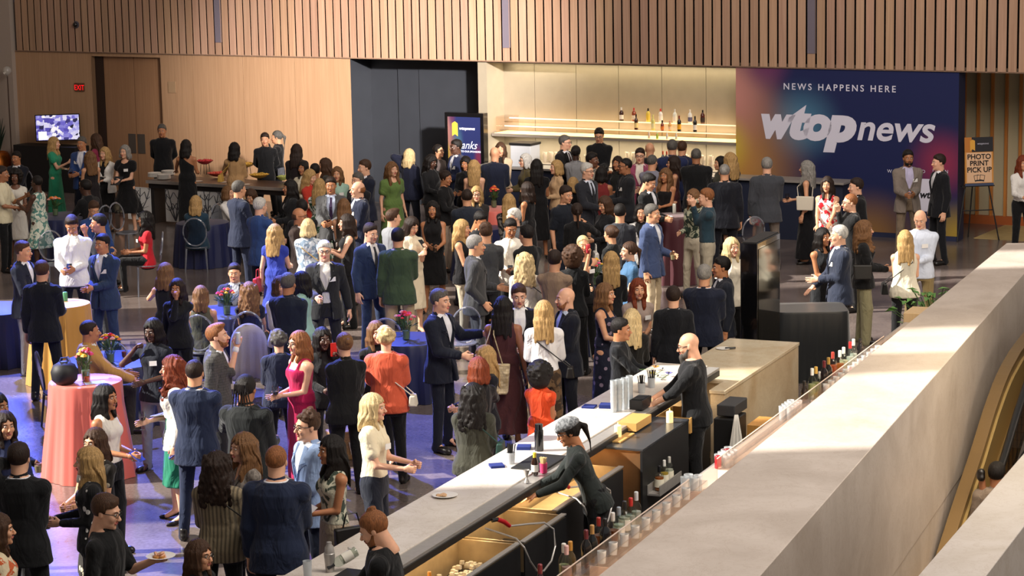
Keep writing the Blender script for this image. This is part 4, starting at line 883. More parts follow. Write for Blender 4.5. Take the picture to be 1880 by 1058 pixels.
(683,724,1.74,75,1,'mid','pb','p',WT('#e3d6b6','#1c2436','sl=.55 tuck=1 wide=1.25 ls=.01'),'ff','person in cream blouse and dark jeans| with straight blond hair, watch on the wrist',dict(big=1.06,badge=-1)),
(708,602,1.72,175,1,'oldcurl','pb','p',WT('#c8573a',BK,'sl=.8 loose=.02 ls=.015'),'ff','person in coral blouse| with short pale curls and thin shoulder strap, back turned',dict(big=1.15,items=['bag/R/#d8cfbb/.16/cross'])),
(690,591,1.68,20,1,'mid','lb','p',WT('#16161a',BK,'sl=.3'),'fF','person in black cap sleeve top| smiling behind the coral blouse',dict(items=['cup/R/#d98a9a'])),
(806,532,1.86,60,0,'short','gy','p',SU('#151d33','#141b30'),'fo','person in midnight blue suit and white shirt| gesturing, brown shoes',dict(shoe=0,items=['cup/R'])),
(679,411,1.82,40,0,'short','db','p',SU('#24406e',None,'#d8d4d0','tie=#3b3d44'),'dd','person in slate blue suit and grey tie| beside the green blazer',dict(nod=8)),
(730,420,1.82,178,0,'short','bk','l',SU('#46613f','#b9a17c'),'fd','person in green blazer and khaki trousers| back turned',dict(big=1.08)),
(755,399,1.72,40,1,'mid','db','p',DR('#ddd0b4',.55,'sl=.5',.04),'hH','person in cream sheath dress| looking at a phone beside the green blazer',dict(nod=25,items=['phone/L'])),
(720,385,1.76,120,0,'quiff','br','p',SU('#85878c','#3a3b40'),'fF','person in light grey jacket| behind the green blazer, facing right',{}),
(794,370,1.70,-5,1,'mid','bk','m',DR('#151316',.5,'sl=-1 nk=c',.06),'Ff','person in black dress with white bow| standing, glass in hand',dict(items=['cup/L/#5a3a20'])),
(847,404,1.70,75,1,'long','bl','l',WT('#17141a','#b5a890',SLV),'fF','person in black sleeveless top and name tag| with straight blond hair, facing right',dict(badge=-1)),
(871,433,1.84,95,0,'short','gr','l',SU('#4a4b4e'),'pF','person in dark grey suit with silver hair| facing right, hand in pocket',{}),
(892,411,1.78,178,0,'shortcurl','br','l',SH('#56585a','#3b3c40','sl=.9'),'ff','person in grey short sleeve shirt| back turned beside the silver haired suit',{}),
(880,390,1.76,40,0,'short','bk','m',SH('#1c1e24'),'fF','person in black shirt with head bowed| in front of the flower arrangement',dict(nod=25)),
(857,348,1.80,185,0,'buzz','db','l',SU('#2a3345'),'ff','person in slate jacket with shaved head| back turned near the coral table',{}),
(875,343,1.66,0,1,'mid','bl','p',WT('#3a3430',BK),'fF','person in brown patterned top and glasses| facing the camera near the coral table',dict(glasses=1)),
(817,314,1.70,60,1,'bun','db','m',WT('#18171a','#9a8a78'),'fF','person in black long sleeve top| holding a plate, dark hair tied back',dict(nod=10,items=['plate/L'])),
(719,298,1.72,35,1,'wavy','lb','p',DR('#60793f',.8,'sl=.5 ls=.012 nk=w',.14),'dd','person in olive green wrap dress| in front of the black alcove',dict(big=1.12)),
(751,274,1.74,150,1,'mid','pb','p','k=suit j=#1b2240 top=#1b2240 p=#161a2c','de','person in navy jacket with blond hair| hand at the ear, by the black alcove',{}),
(804,266,1.68,50,1,'bun','bk','l',WT('#6b5c58',BK),'hF','person in mauve grey top and black glasses| by the sponsor display',dict(glasses=1,nod=-6,badge=1)),
(791,285,1.66,40,1,'wavy','bk','k',WT('#141418',BK),'fF','person in black with dark hair| head bowed by the black alcove',dict(nod=20)),
(838,257,1.84,-60,0,'short','bk','k',SU('#1d2c5c'),'fF','person in deep blue suit| in front of the sponsor display, facing left',dict(badge=1)),
(855,288,1.66,-20,1,'mid','bk','m',WT('#1a191e',BK),'fF','person in black blouse with straight black hair| in front of the sponsor display',dict(nod=12)),
(870,295,1.66,180,1,'wavy','bl','p',DR('#b58a70',.5,'sl=-1 nk=s',.05),'Ff','person in blush dress with thin straps| long fair hair, back turned',{}),
(670,294,1.82,-60,0,'short','br','p',SU('#1c2440'),'fF','person in dark navy blazer| facing left in front of the dark alcove edge',{}),
(657,318,1.72,-40,0,'short','gy','p',SU('#1d1e24'),'fF','person in black suit with grey hair| behind the smiling navy suit',{}),
(658,333,1.84,-70,0,'fringe','gi','p',SU('#1b274a',None,'#d6dbe6','tie=#7a8494'),'FF','person in navy suit with silver tie| smiling to the left with a name tag',dict(badge=1,big=1.1,items=['plate/R'])),
# back row by the bar niche
(908,270,1.82,175,0,'bald','br','l',SU('#192340'),'fF','person in navy suit with shaved head| back turned left of the beige blazer',{}),
(919,262,1.72,-5,1,'long','br','l','k=suit j=#c5ae90 top=#2a211c p=#c5ae90 open=.06','FF','person in beige blazer| with long brown hair, facing the camera',{}),
(965,283,1.68,-70,1,'bob','wh','p',WT('#6b5c2c',BK),'fF','person in mustard top with white hair| and glasses, facing left by the white printer',dict(glasses=1)),
(985,293,1.74,180,1,'long','bk','m',DR('#141316',.6,'sl=.3',.05),'ff','person in long black dress| back turned, tallest in front of the niche',dict(big=1.1)),
(968,335,1.66,-120,1,'mid','db','m',DR('#1c1a1c',.6,SLV,.05),'fF','person in dark brown dress| with a dark bob, facing left at the coral table',{}),
(934,357,1.66,180,1,'long','bl','p',WT('#2a2628:floral:#8a847c',BK),'fF','person in black and grey speckled blouse| with long fair hair, back turned',{}),
(1036,249,1.86,60,0,'short','gy','p',SU('#18171a',None,'#dcdde2','tie=#4a1c22'),'fF','person in black suit, glasses and dark red tie| turned to the right by the niche',dict(glasses=1,items=['cup/L'])),
(1057,268,1.72,175,1,'braids','bk','k',WT('#8a8a8c',BK),'fF','person in grey top with dark braids| back turned by the niche',{}),
(1022,295,1.68,-70,1,'bob','bl','p',WT('#c7a47c',BK),'fF','person in camel blouse| with wavy fair hair, facing left',dict(items=['paper/R'])),
(1052,327,1.56,180,1,'bob','bl','p',WT('#131316',BK),'fF','person in black with a pale blond bob| back turned',{}),
(1077,300,1.84,50,0,'short','wh','p',SU('#2b2e38',None,'#c9d0de','tie=#2b2d33'),'fF','person in charcoal suit with white hair| and dark tie, holding a glass',dict(glasses=1,items=['cup/R'])),
(1038,342,1.84,40,0,'short','db','l',SH('#18202f','#2e3c58','sl=.8'),'df','person in navy polo shirt| broad, in the middle of the crowd',dict(big=1.14,nod=8)),
(1059,374,1.68,185,1,'pony','db','l',WT('#141417',BK),'uf','person in black top with a dark ponytail| carrying a white tote',dict(items=['bag/R/#e8e4dc/.34/hand'])),
(1086,281,1.78,60,0,'short','bk','d',SH('#8a8478'),'fF','person in taupe shirt with cropped hair| turned right by the bartender',{}),
(1104,307,1.66,170,1,'bob','bk','m',DR('#7a2a2a',.5,SLV),'fF','person in maroon sleeveless dress| back turned behind the charcoal suit',{}),
(1134,288,1.64,-30,1,'mid','db','m',WT('#20221f',BK,'sl=.5'),'uF','person in dark green top| smiling to the left with a raised hand',{}),
(1149,291,1.84,-75,0,'buzz','bk','t',SU('#22242b',None,'#15161a'),'fF','person in charcoal blazer over black shirt| in glasses with a name tag, facing left',dict(glasses=1,badge=1)),
(1175,273,1.80,-10,0,'short','db','p',SU('#9a4a66','#2a2a30','#e4dccf','open=.04'),'fF','person in pink blazer and glasses| smiling by the niche',dict(glasses=1)),
(1193,262,1.80,175,0,'bald','br','l',SU('#1b1c20'),'fF','person in black suit with sunburnt bald head| back turned by the stacked glasses',{}),
(1197,285,1.76,150,0,'buzz','gy','l',SH('#7d7c8a'),'fF','person in lilac grey shirt| back turned beside the pink blazer',{}),
(1190,320,1.78,60,0,'short','bk','l',SU('#131417'),'fF','person in black jacket with messy black hair| head bowed, in the middle',dict(nod=20)),
(1234,257,1.86,175,0,'short','gy','l',SU('#1d2f66'),'fF','person in cobalt suit with grey hair| back turned at the bar niche',dict(big=1.08)),
(1252,260,1.76,160,0,'short','br','l',SU('#1b2750'),'fF','person in indigo suit| back turned, right shoulder behind the cobalt suit',{}),
(1278,273,1.82,178,0,'buzz','gy','t',SU('#141519'),'fF','person in black suit with cropped grey hair| back turned right of the cobalt suit',dict(big=1.1)),
(1237,287,1.70,-90,1,'long','db','l',DR('#5a2024',.5,SLV),'fF','person in dark red dress and glasses| with long brown hair, facing left',dict(glasses=1)),
(1222,310,1.62,-30,1,'wavy','lb','m',DR('#1a1618',.5,'sl=-1 nk=s'),'fF','person in black strappy dress| laughing, with a red jacket on the arm',{}),
(1323,288,1.64,-70,1,'bob','bk','l',WT('#5a5a44',BK),'fF','person in olive grey top| with short black hair at the niche end',{}),
(1341,281,1.76,-140,1,'wavy','bl','p',DR('#1a1a20',.6,'sl=.5'),'ff','person in black dress with loose blond waves| at the niche end',{}),
(1330,302,1.84,178,0,'buzz','gr','l',SU('#171b29'),'dd','person in blue black suit| broad, back turned in front of the counter',dict(big=1.14)),
(1408,290,1.88,178,0,'short','gr','p',SU('#4c5059','#7d7369','#4c5059'),'fd','person in grey tweed blazer and taupe trousers| back turned at the counter',dict(big=1.12)),
(1482,296,1.74,-110,1,'wavy','gr','l',DR('#121218',.85,'sl=-1 nk=w',.12),'Fd','person in long black sleeveless dress| with ash wavy hair and cream handbag',dict(items=['wine/R','bag/L/#d8cfbb/.3/shoulder'])),
(1519,325,1.70,-20,1,'long','db','l',DR('#e4dcd2:floral:#d0202c',.6,'sl=-1 nk=w',.08),'lr','person in white dress with red flowers| smiling, holding out a hand',{}),
(1573,328,1.80,-80,0,'short','db','p',SU('#141418'),'dd','person in black suit| facing left below the large backdrop',{}),
(1562,357,1.76,-80,0,'buzz','gi','p',SH('#17181b',BK),'fm','person in black shirt and glasses| drinking, below the large backdrop',dict(glasses=1,big=1.1,items=['cup/L'])),
(1667,276,1.86,5,0,'short','bk','t',SU('#7c7168','#7a6a58','#b9b2cf','open=.03'),'fF','person in light brown blazer with a goatee| in front of the backdrop',dict(beard=1,badge=1,items=['cup/R'])),
(1725,284,1.84,-75,0,'short','db','p',SU('#14161f'),'dd','person in black navy suit and brown shoes| beside the easel sign',dict()),
(1690,386,1.80,-20,0,'bald','br','p',SH('#cfd8e8','#8a7850','belt=#201a14'),'fF','person in pale blue shirt and khaki trousers| bald head in the sun',dict(big=1.08,badge=1,nod=15)),
(1662,424,1.70,178,1,'long','bl','p',WT('#e0d8c2','#121216',SLV+' loose=.02'),'fF','person in cream sleeveless peplum top| with long fair hair and black cross body bag',dict(items=['bag/L/#0f0f10/.2/cross'])),
(1586,406,1.72,85,1,'curlylong','lb','l','k=suit j=#16171a top=#16171a p=#8f8a6a wide=1.4 nolap=1','fF','person in black jacket and sage wide trousers| with light brown curls',dict(items=['bag/R/#16130f/.26/shoulder'])),
(1542,415,1.84,-85,0,'short','wh','p',SU('#2f3a55','#1c2233'),'lF','person in dusty navy blazer with white hair| leaning a hand on the black table',dict(big=1.08,badge=1)),
(1510,419,1.70,35,1,'mid','bk','m',DR('#22252a',.5,SLV,.03),'FF','person in charcoal shift dress with white flower hem| listening, name tag on',dict(badge=1,items=['cup/L/#7a1c24'])),
(1878,286,1.74,10,1,'long','rd','l',WT('#e0dcd6',BK,'tuck=1'),'ff','person in white top and black trousers| cut off by the right edge',{}),
(1196,376,1.84,60,0,'short','gy','l',SU('#3f4d70','#bca98a'),'dF','person in steel blue blazer and khaki trousers| facing right in the sun',dict(items=['cup/L'])),
(1176,376,1.66,0,1,'bob','bk','l','k=suit j=#c9c7c4 top=#151518 p=#151518 nolap=1','fF','person in pale grey cardigan| with black hair, left of the steel blue blazer',{}),
(1273,348,1.70,-50,1,'mid','lb','p',WT('#2c3a30:floral:#b5b59a','#cfc4ab','tuck=1'),'Fe','person in dark floral blouse and cream trousers| hand at the face',{}),
(1298,347,1.82,-90,0,'short','gi','p',SH('#244c5e','#a39a86','tuck=1 belt=#15110e'),'dm','person in teal shirt and khaki trousers| hand at the mouth, facing left',{}),
(1343,437,1.72,25,1,'mid','pb','p',WT('#e6dcc6',BK),'dd','person in ivory blouse| with blond hair, left of the black kiosk',{}),
(1326,473,1.80,-80,0,'short','bk','m',SU('#1d2436'),'dd','person in ink navy suit and white collar| facing left by the kiosk',{}),
(1293,488,1.78,165,0,'short','gr','l',SU('#16203c'),'fF','person in dark sapphire suit with grey hair| back turned at the marble block',dict(big=1.14)),
(1236,528,1.72,178,0,'short','db','p',SU('#12151f'),'dd','person in plain black blazer and white collar| back turned at the bar end',dict(big=1.04)),
(1171,513,1.70,10,1,'long','rd','l',WT('#9c8a80',BK,'sl=.5'),'fF','person in taupe top with long dark red hair| facing the camera',dict(badge=1,items=['cup/L'])),
(1160,569,1.66,178,1,'long','pb','p',WT('#1c1b1a',BK),'ff','person in black top with pale yellow long hair| back turned at the bar end',{}),
(1138,587,1.68,75,0,'short','bk','m',SH('#171b22','#171b22'),'rR','person in black long sleeve shirt| leaning on the bar end, facing right',{}),
(1110,521,1.70,65,1,'mid','lb','l',DR('#171a2c:dots:#8a7a8c',.75,'sl=-1 nk=s',.06),'fF','person in navy floral slip dress| with brown hair, facing right',{}),
(1122,463,1.68,178,1,'long','bl','p',WT('#17181c',BK),'ff','person in black blouse with long blond hair| back turned by the flowers',{}),
(1156,445,1.68,-75,1,'pony','br','p',WT('#44688c','#2b3a58','sl=.5'),'fF','person in denim blue t-shirt| face in the sun, facing left',{}),
(1123,415,1.66,-130,1,'bun','br','l',WT('#171a1c',BK),'fF','person in black top with hair in a clip| behind the blue t-shirt',{}),
(1111,361,1.68,-50,1,'mid','br','l',WT('#1a1b20',BK),'fF','person in black shirt with a brown fringe| holding a water bottle',dict(nod=15,items=['bottle/R'])),
(1138,376,1.74,170,0,'short','bk','l',SH('#3a3d46'),'fF','person in slate shirt with black hair| back turned in the middle',{}),
(1070,433,1.72,10,1,'buzz','pb','l',WT('#1d1a1c',BK,SLV),'Fm','person in black vest with shaved blond hair| drinking from a red cup',dict(badge=1,items=['can/L/#c23a44'])),
(1052,455,1.70,170,1,'afro','br','m',WT('#15161a',BK),'fF','person in black top with huge brown curls| back turned, tan shoulder bag',dict(items=['bag/L/#8a5a34/.26/shoulder'])),
(1018,461,1.74,160,0,'short','db','l',SH('#8c7560','#5a4a40','sl=.1'),'fF','person in tan vest top with short dark hair| back turned by the curls',{}),
(963,466,1.68,178,1,'curlylong','pb','p','k=suit j=#ddd4c4 top=#ddd4c4 p=#c9b9a0 nolap=1','ff','person in ivory jacket with bouncy blond curls| back turned',dict(items=['bag/R/#171a24/.26/shoulder'])),
(952,523,1.80,5,0,'short','br','p',SU('#1b1b22',None,'#ecebe8','open=.05'),'fo','person in black jacket and open white shirt| talking to the maroon dress',dict(nod=8)),
(923,545,1.72,172,1,'long','bk','t',DR('#5a2428',.75,'sl=-1 nk=w',.16),'df','person in maroon dress| with long black hair and large checked tote',dict(big=1.1,items=['bag/L/#cbb995/.44/back/check'])),
(998,553,1.74,178,1,'long','bl','p',WT('#e9e7e6','#6a5238:floral:#3a2c20','tuck=1 wide=1.3 ls=.008'),'ff','person in white long sleeve blouse and brown print trousers| with long fair hair',dict(items=['bag/R/#16130f/.16/cross'])),
(1040,528,1.80,-70,0,'bald','gi','p',SU('#161b2c',None,'#b9c4da','open=.03'),'pF','person in dark navy blazer and blue shirt| bald, facing left with name tag',dict(badge=1,beard=1)),
(937,403,1.76,10,0,'short','bk','t',SH('#e4dccd','#2a2c30'),'fF','person in white shirt with black hair| facing the camera in the middle',dict(nod=14,items=['phone/R'])),
(967,415,1.76,-140,0,'short','bk','l',SH('#14181a'),'fF','person in black hooded sweater| back turned beside the white shirt',{}),
(944,384,1.78,-60,0,'short','wh','p',SU('#3a3c40',None,'#b9bcc4'),'fF','person in grey jacket with white hair| behind the white shirt',{}),
(992,669,1.60,150,1,'afro','bk','m',DR('#d0451c',.6,'sl=.3',.05),'Ff','person in orange dress| with black curls at the bar, bracelets on',{}),
(890,636,1.64,-60,1,'long','bl','p',WT('#1a1c2a',BK),'fF','person in dark blue top with fair hair| seated height beside the checked tote',dict()),
(878,658,1.66,-140,1,'bob','rd','l',WT('#17181e',BK),'uF','person in black top with dark auburn hair| writing at the bar',dict(items=['paper/R'])),
(868,707,1.66,172,1,'curlylong','bk','m','k=suit j=#4a4a3a top=#4a4a3a p=#1a1a1c nolap=1','fF','person in olive jacket with long black curls| back turned at the bar, green bag',dict(big=1.1,items=['bag/R/#1f3d36/.22/shoulder','wine/L'])),
# staff
(297,229,1.78,0,0,'short','gy','m',SH('#17191f'),'bb','server in black shirt| with grey hair, hands behind the back by the door',dict(big=1.12)),
(486,245,1.74,0,0,'short','db','l',SH('#15161b'),'bb','server in black shirt| with dark cropped hair behind the buffet',{}),
(509,241,1.70,-90,0,'pony','gy','l',SH('#17171b'),'Fm','server in black with tied back grey hair| touching the chin behind the buffet',{}),
(341,257,1.72,170,1,'mid','bk','m',DR('#17171b',.85,'sl=-1 nk=r',.05),'fs','person in one shoulder black dress| reaching for the red bowl',{}),
(430,262,1.70,170,1,'mid','bk','l',DR('#b58f62',.42,'sl=1.6',.03),'fs','person in camel dress| reaching over the buffet, small bag on a chain',dict(items=['bag/L/#c9a04a/.18/shoulder'])),
(544,265,1.70,175,1,'long','db','l','k=suit j=#2a1c20 top=#2a1c20 p=#1a1a1c nolap=1','ff','person in aubergine jacket| with long dark brown hair, back turned at the buffet end',{}),
(1100,236,1.84,-10,0,'short','bk','l',SH('#14161b'),'fF','bartender in black shirt and glasses| behind the far counter',dict(glasses=1,nod=15,z0=.05)),
(1027,775,1.68,-85,1,'pony','bk','m','k=top top=#2f3836 p=#15161a sl=1.9','rr','bartender in dark green shirt| with a grey cap, bent over the bar well',dict(lean=24,nod=18,glasses=1,hat='#5a5d60')),
(1262,612,1.80,-95,0,'bald','gi','p',SH('#15171c','#121317','sl=1.35 bc=gy'),'rr','bartender in black shirt| with a bald head and long grey beard, mixing drinks',dict(big=1.2,beard=2,glasses=1,nod=12,lean=6)),
(672,944,1.78,-95,0,'topbun','gi','p',SH('#131418','#121317','sl=1.3'),'rR','bartender in black t-shirt| with a top knot, pouring from a bottle',dict(lean=16,nod=25,beard=1,big=1.08)),
]
DH = [0,-2,0,0,-5,1,0,0,0,0,5,0,5,0,0,0,0,0,0,0,0,-9,0,2,0,0,0,0,-4,1,0,-1,2,0,0,0,-9,0,2,0,0,-2,0,0,3,-7,0,0,0,0,0,0,-7,0,0,4,0,0,0,0,0,-9,0,0,0,0,0,2,0,0,0,0,-2,0,0,0,0,0,0,0,0,0,-7,0,0,0,0,-2,0,0,0,-3,0,1,0,0,1,0,-2,0,0,0,0,1,-3,-2,1,0,0,0,0,-4,2,0,0,0,3,4,0,5,-2,0,-2,0,0,0,0,0,0,0,0,0,0,0,0,0,0,0,0,0,0,0,0,-5,-4,-9,-4,-7,-9,0,2,0,0,1,0,0,0,2,-3,-1,4,3,0,0,2,0,-9,0,0,-4,0,-3,-1,2,3,5,0,0,0,0]   # fine adjustment of heights, cm
for r, dh in zip(G, DH):
    kw = dict(r[-1]); kw.pop('shoe', None); kw.pop('scarf', None)
    person(r[0], r[1], r[2] + dh / 100, *r[3:11], **kw)
ORD = 'first second third fourth fifth sixth seventh eighth ninth tenth eleventh twelfth thirteenth'.split()
# ================================================================ the long bar
M_steel = mat('brushed_steel', '#b0aca8', .38, .5, noise=.06, nscale=20); M_black = mat('black_laminate', '#1a1a1c', .45)
M_top = marble('marble_top', '#e0d8d0', '#d0c6bb', .22, .8); M_steel_lit = mat('steel_warm_lit', '#9a8668', .42, .55, noise=.1, nscale=12)  # second steel is tinted golden: the strip light's glow put into its colour
br = empty('bar_counter', bar(0, 0, 0), BROT, 'long pale marble bar counter with a steel edge, bartenders working behind it', 'bar counter')
L = lambda u, v, z: (u, -v, z)   # local frame of the bar
MB(L).box(-3, 8.55, 0, .60, 1.03, 1.07).build('worktop', M_top, br, bevel=.004)
MB(L).box(-3, 8.55, .60, .74, 1.02, 1.058).build('steel_rail', M_steel, br, bevel=.003)
MB(L).box(-3, 8.5, .735, .755, .975, 1.03).build('dark_edge', M_black, br)
MB(L).box(-3, 8.5, .08, .50, 0, 1.03).build('front_panel', marble('marble_block', '#cdbb9e', '#b89f7c', .3), br)
bl = empty('marble_block', bar(0, 0, 0), BROT, 'big beige marble block at the far end of the bar with a flat empty top', 'counter')
MB(L).prism([(8.62, .08), (11, .08), (11, .94), (8.09, .94), (8.09, .78), (8.62, .78)][::-1], 0, .86).build('base', marble('marble_block', '#cdbb9e', '#b89f7c', .3), bl)
MB(L).prism([(8.60, .07), (11.01, .07), (11.01, .95), (8.08, .95), (8.08, .77), (8.60, .77)][::-1], .862, .90).build('top', marble('marble_block_top', '#d6c8ae', '#c4ae8c', .25), bl, bevel=.004)
# under-bar work stations
def station(u0, u1, v1, z, label, body=M_black):
    e = empty('bar_station', bar(0, 0, 0), BROT, label, 'bar station', 'work stations under the bar'); t = .02
    MB(L).box(u0, u1, .50, v1, 0, z - .26).build('cabinet', body, e, bevel=.004)
    w_ = MB(L); w_.box(u0, u1, v1 - t, v1, z - .26, z).box(u0, u1, .50, .52, z - .26, z).box(u0, u0 + t, .52, v1 - t, z - .26, z).box(u1 - t, u1, .52, v1 - t, z - .26, z)
    w_.build('basin', M_steel_lit, e); MB(L).box(u0, u1, v1 + .0015, v1 + .012, z - .5, z - .02).build('apron_panel', M_black, e)
    MB(L).box(u0 - .01, u1 + .01, v1 - .035, v1 + .015, z, z + .012).build('rim', M_steel, e); return e
sA = station(-.6, 1.95, 1.08, .84, 'steel ice well with a wine bottle standing in it, nearest the camera')
ice = MB(L); rg = random.Random(8)
for i in range(420):
    u, v = rg.uniform(-.5, 1.9), rg.uniform(.55, 1.04); s_ = .016; z = .60 + rg.uniform(0, .05); ice.box(u - s_, u + s_, v - s_, v + s_, z, z + .03)
ice.build('ice', mat('ice', '#d9cdb8', .15, trans=.3), sA, kind='stuff')
sB = station(2.0, 2.95, 1.10, .84, 'empty steel sink with a hose looped in front of it')
sC = station(3.05, 4.75, .98, .84, 'steel drainboard where the bartender with the grey cap works')
MB(L).box(3.1, 4.7, .55, .95, .70, .715).build('drainboard', M_steel_lit, sC)
sD = empty('back_cabinet', bar(0, 0, 0), BROT, 'copper fronted cabinet with a dark tiled top and black side, between the two bartenders', 'cabinet')
MB(L).box(4.95, 6.3, .52, 1.10, 0, .96).build('cabinet', [mat('copper_panel', '#8f6a48', .35, .6, noise=.2, nscale=4)], sD)
MB(L).box(4.93, 6.32, 1.102, 1.125, 0, .96).build('side_panel', M_black, sD)
MB(L).box(4.93, 6.32, .60, 1.13, .962, .985).build('top', mat('dark_tile', '#35383d', .25), sD, bevel=.003)
MB(L).box(5.1, 5.5, .62, .84, .987, 1.0).build('tray', mat('pale_wood', '#c79a58', .5), sD)
for i, (u0, u1, v0, v1, z0, z1) in enumerate([(5.55, 6.0, .64, .84, 1.001, 1.07), (6.45, 6.95, .74, 1.10, .80, .96)]):
    e = empty('wooden_box', bar(0, 0, 0), BROT, ['open topped pale wooden box on the dark tiled cabinet', 'wooden drawer box below the big bartender'][i], 'box')
    w_ = MB(L); w_.box(u0, u1, v0, v0 + .012, z0, z1).box(u0, u1, v1 - .012, v1, z0, z1).box(u0, u0 + .012, v0 + .012, v1 - .012, z0, z1).box(u1 - .012, u1, v0 + .012, v1 - .012, z0, z1).box(u0 + .012, u1 - .012, v0 + .012, v1 - .012, z0, z0 + .01); w_.build('sides', mat('pale_wood', '#c79a58', .5), e)
    if i == 0: MB(L).box(u0, u1, v0, v1, z1, z1 + .012).build('lid', mat('pale_wood', '#c79a58', .5), e)
sE = station(6.4, 8.0, .80, .74, 'dark speed station in front of the big bald bartender')
for n_, (u, v) in enumerate([(1.0, .62), (3.6, .62), (6.2, .6)]): pass
for u0, u1, en in ((-.6, 3.0, 17), (3.05, 4.8, 12), (5.0, 8.0, 10)):
    a = lamp('bar_strip_light', 'AREA', bar((u0 + u1) / 2, .70, .965), bar((u0 + u1) / 2, .95, .3), en, (1, .74, .42), u1 - u0, sy=.03)
    a.rotation_euler = (R(18), 0, BROT)
# bottles ---------------------------------------------------------------
def prof_bottle(kind):
    if kind == 'wine': return [(.030, 0), (.037, .006), (.037, .19), (.030, .215), (.014, .24), (.0135, .30), (.001, .30)]
    if kind == 'spirit': return [(.038, 0), (.042, .006), (.042, .165), (.034, .19), (.014, .215), (.013, .26), (.001, .26)]
    if kind == 'square': return [(.040, 0), (.046, .006), (.046, .14), (.036, .165), (.015, .18), (.014, .24), (.001, .24)]
    return [(.028, 0), (.032, .005), (.032, .12), (.02, .15), (.012, .17), (.012, .20), (.001, .20)]
def bottle(p, kind, col, cap, label, group, lab=None, clear=True, rz=0, s=1., tilt=None):
    e = empty('bottle', p, rz, label, 'bottle', group); e.scale = (s, s, s); pr = prof_bottle(kind); h = pr[-1][1]
    if clear: MB().lathe(pr, seg=16).build('glass_body', glass('bottle_glass', '#e8eeea'), e, smooth=True); r = pr[1][0] - .004; MB().lathe([(r, .006), (r, h * .55), (.001, h * .55)], seg=16).build('liquid', mat('liquid ' + col, col, .1, trans=.35), e, smooth=True)
    else: MB().lathe(pr, seg=16).build('glass_body', mat('bottle ' + col, col, .12, coat=.5), e, smooth=True)
    MB().lathe([(.0155, h - .055), (.0158, h + .004), (.012, h + .008), (.001, h + .008)], seg=12).build('cap', mat('cap ' + cap, cap, .35), e, smooth=True)
    if lab: r = pr[1][0] + .0012; MB().lathe([(r, h * .16), (r, h * .48)], seg=16).build('paper_label', mat('label ' + lab, lab, .6), e, smooth=True)
    if tilt: e.rotation_euler = tilt
    return e
ZB = .95
bb = empty('back_counter', bar(0, 0, 0), BROT, 'narrow low back counter against the marble parapet behind the bartenders', 'counter')
MB(L).box(-3, 12.4, 1.92, 2.36, ZB - .03, ZB).build('shelf', mat('grey_shelf', '#b3a497', .3), bb)
MB(L).box(-3, 12.4, 1.95, 2.34, 0, ZB - .03).build('base', M_black, bb)
MB(L).box(-3, 12.4, 1.90, 1.92, ZB - .14, ZB).build('edge', M_steel, bb)
a = lamp('ledge_strip', 'AREA', bar(4.5, 2.30, 1.20), bar(4.5, 2.0, .9), 40, (1, .74, .5), 15, sy=.02); a.rotation_euler = (R(-20), 0, BROT)
# acrylic risers with a tall guard
M_ac = glass('acrylic', '#fbf8f6', .04, 1.4); M_aced = mat('acrylic_edge', '#f0dfd4', .3, trans=.2)
for k, (u0, u1) in enumerate(((-1.6, 3.35), (4.15, 10.4))):
    e = empty('acrylic_display', bar(0, 0, 0), BROT, ['clear stepped acrylic shelf with bottles behind it, nearer the camera', 'clear stepped acrylic shelf, farther along the parapet'][k], 'shelf')
    MB(L).box(u0, u1, 2.13, 2.30, ZB + .10, ZB + .108).build('lower_step', M_ac, e)
    MB(L).box(u0, u1, 2.127, 2.133, ZB, ZB + .20).build('front_guard', M_ac, e)
    MB(L).box(u0, u1, 2.126, 2.134, ZB + .20, ZB + .207).build('guard_edge', M_aced, e)
    MB(L).box(u0, u1, 2.22, 2.30, ZB + .20, ZB + .208).build('upper_step', M_ac, e)
    MB(L).box(u0, u1, 2.296, 2.304, ZB, ZB + .21).build('back_panel', M_ac, e)
    for u in (u0, (u0 + u1) / 2, u1 - .01):
        MB(L).box(u, u + .008, 2.136, 2.294, ZB, ZB + .10).build('divider', M_aced, e)
def bp(px, py, h=.30, v=None):
    u, v0 = baruv(px, py, ZB + h); return bar(u, min(max(v0, 1.965), 2.09) if v is None else v, ZB)
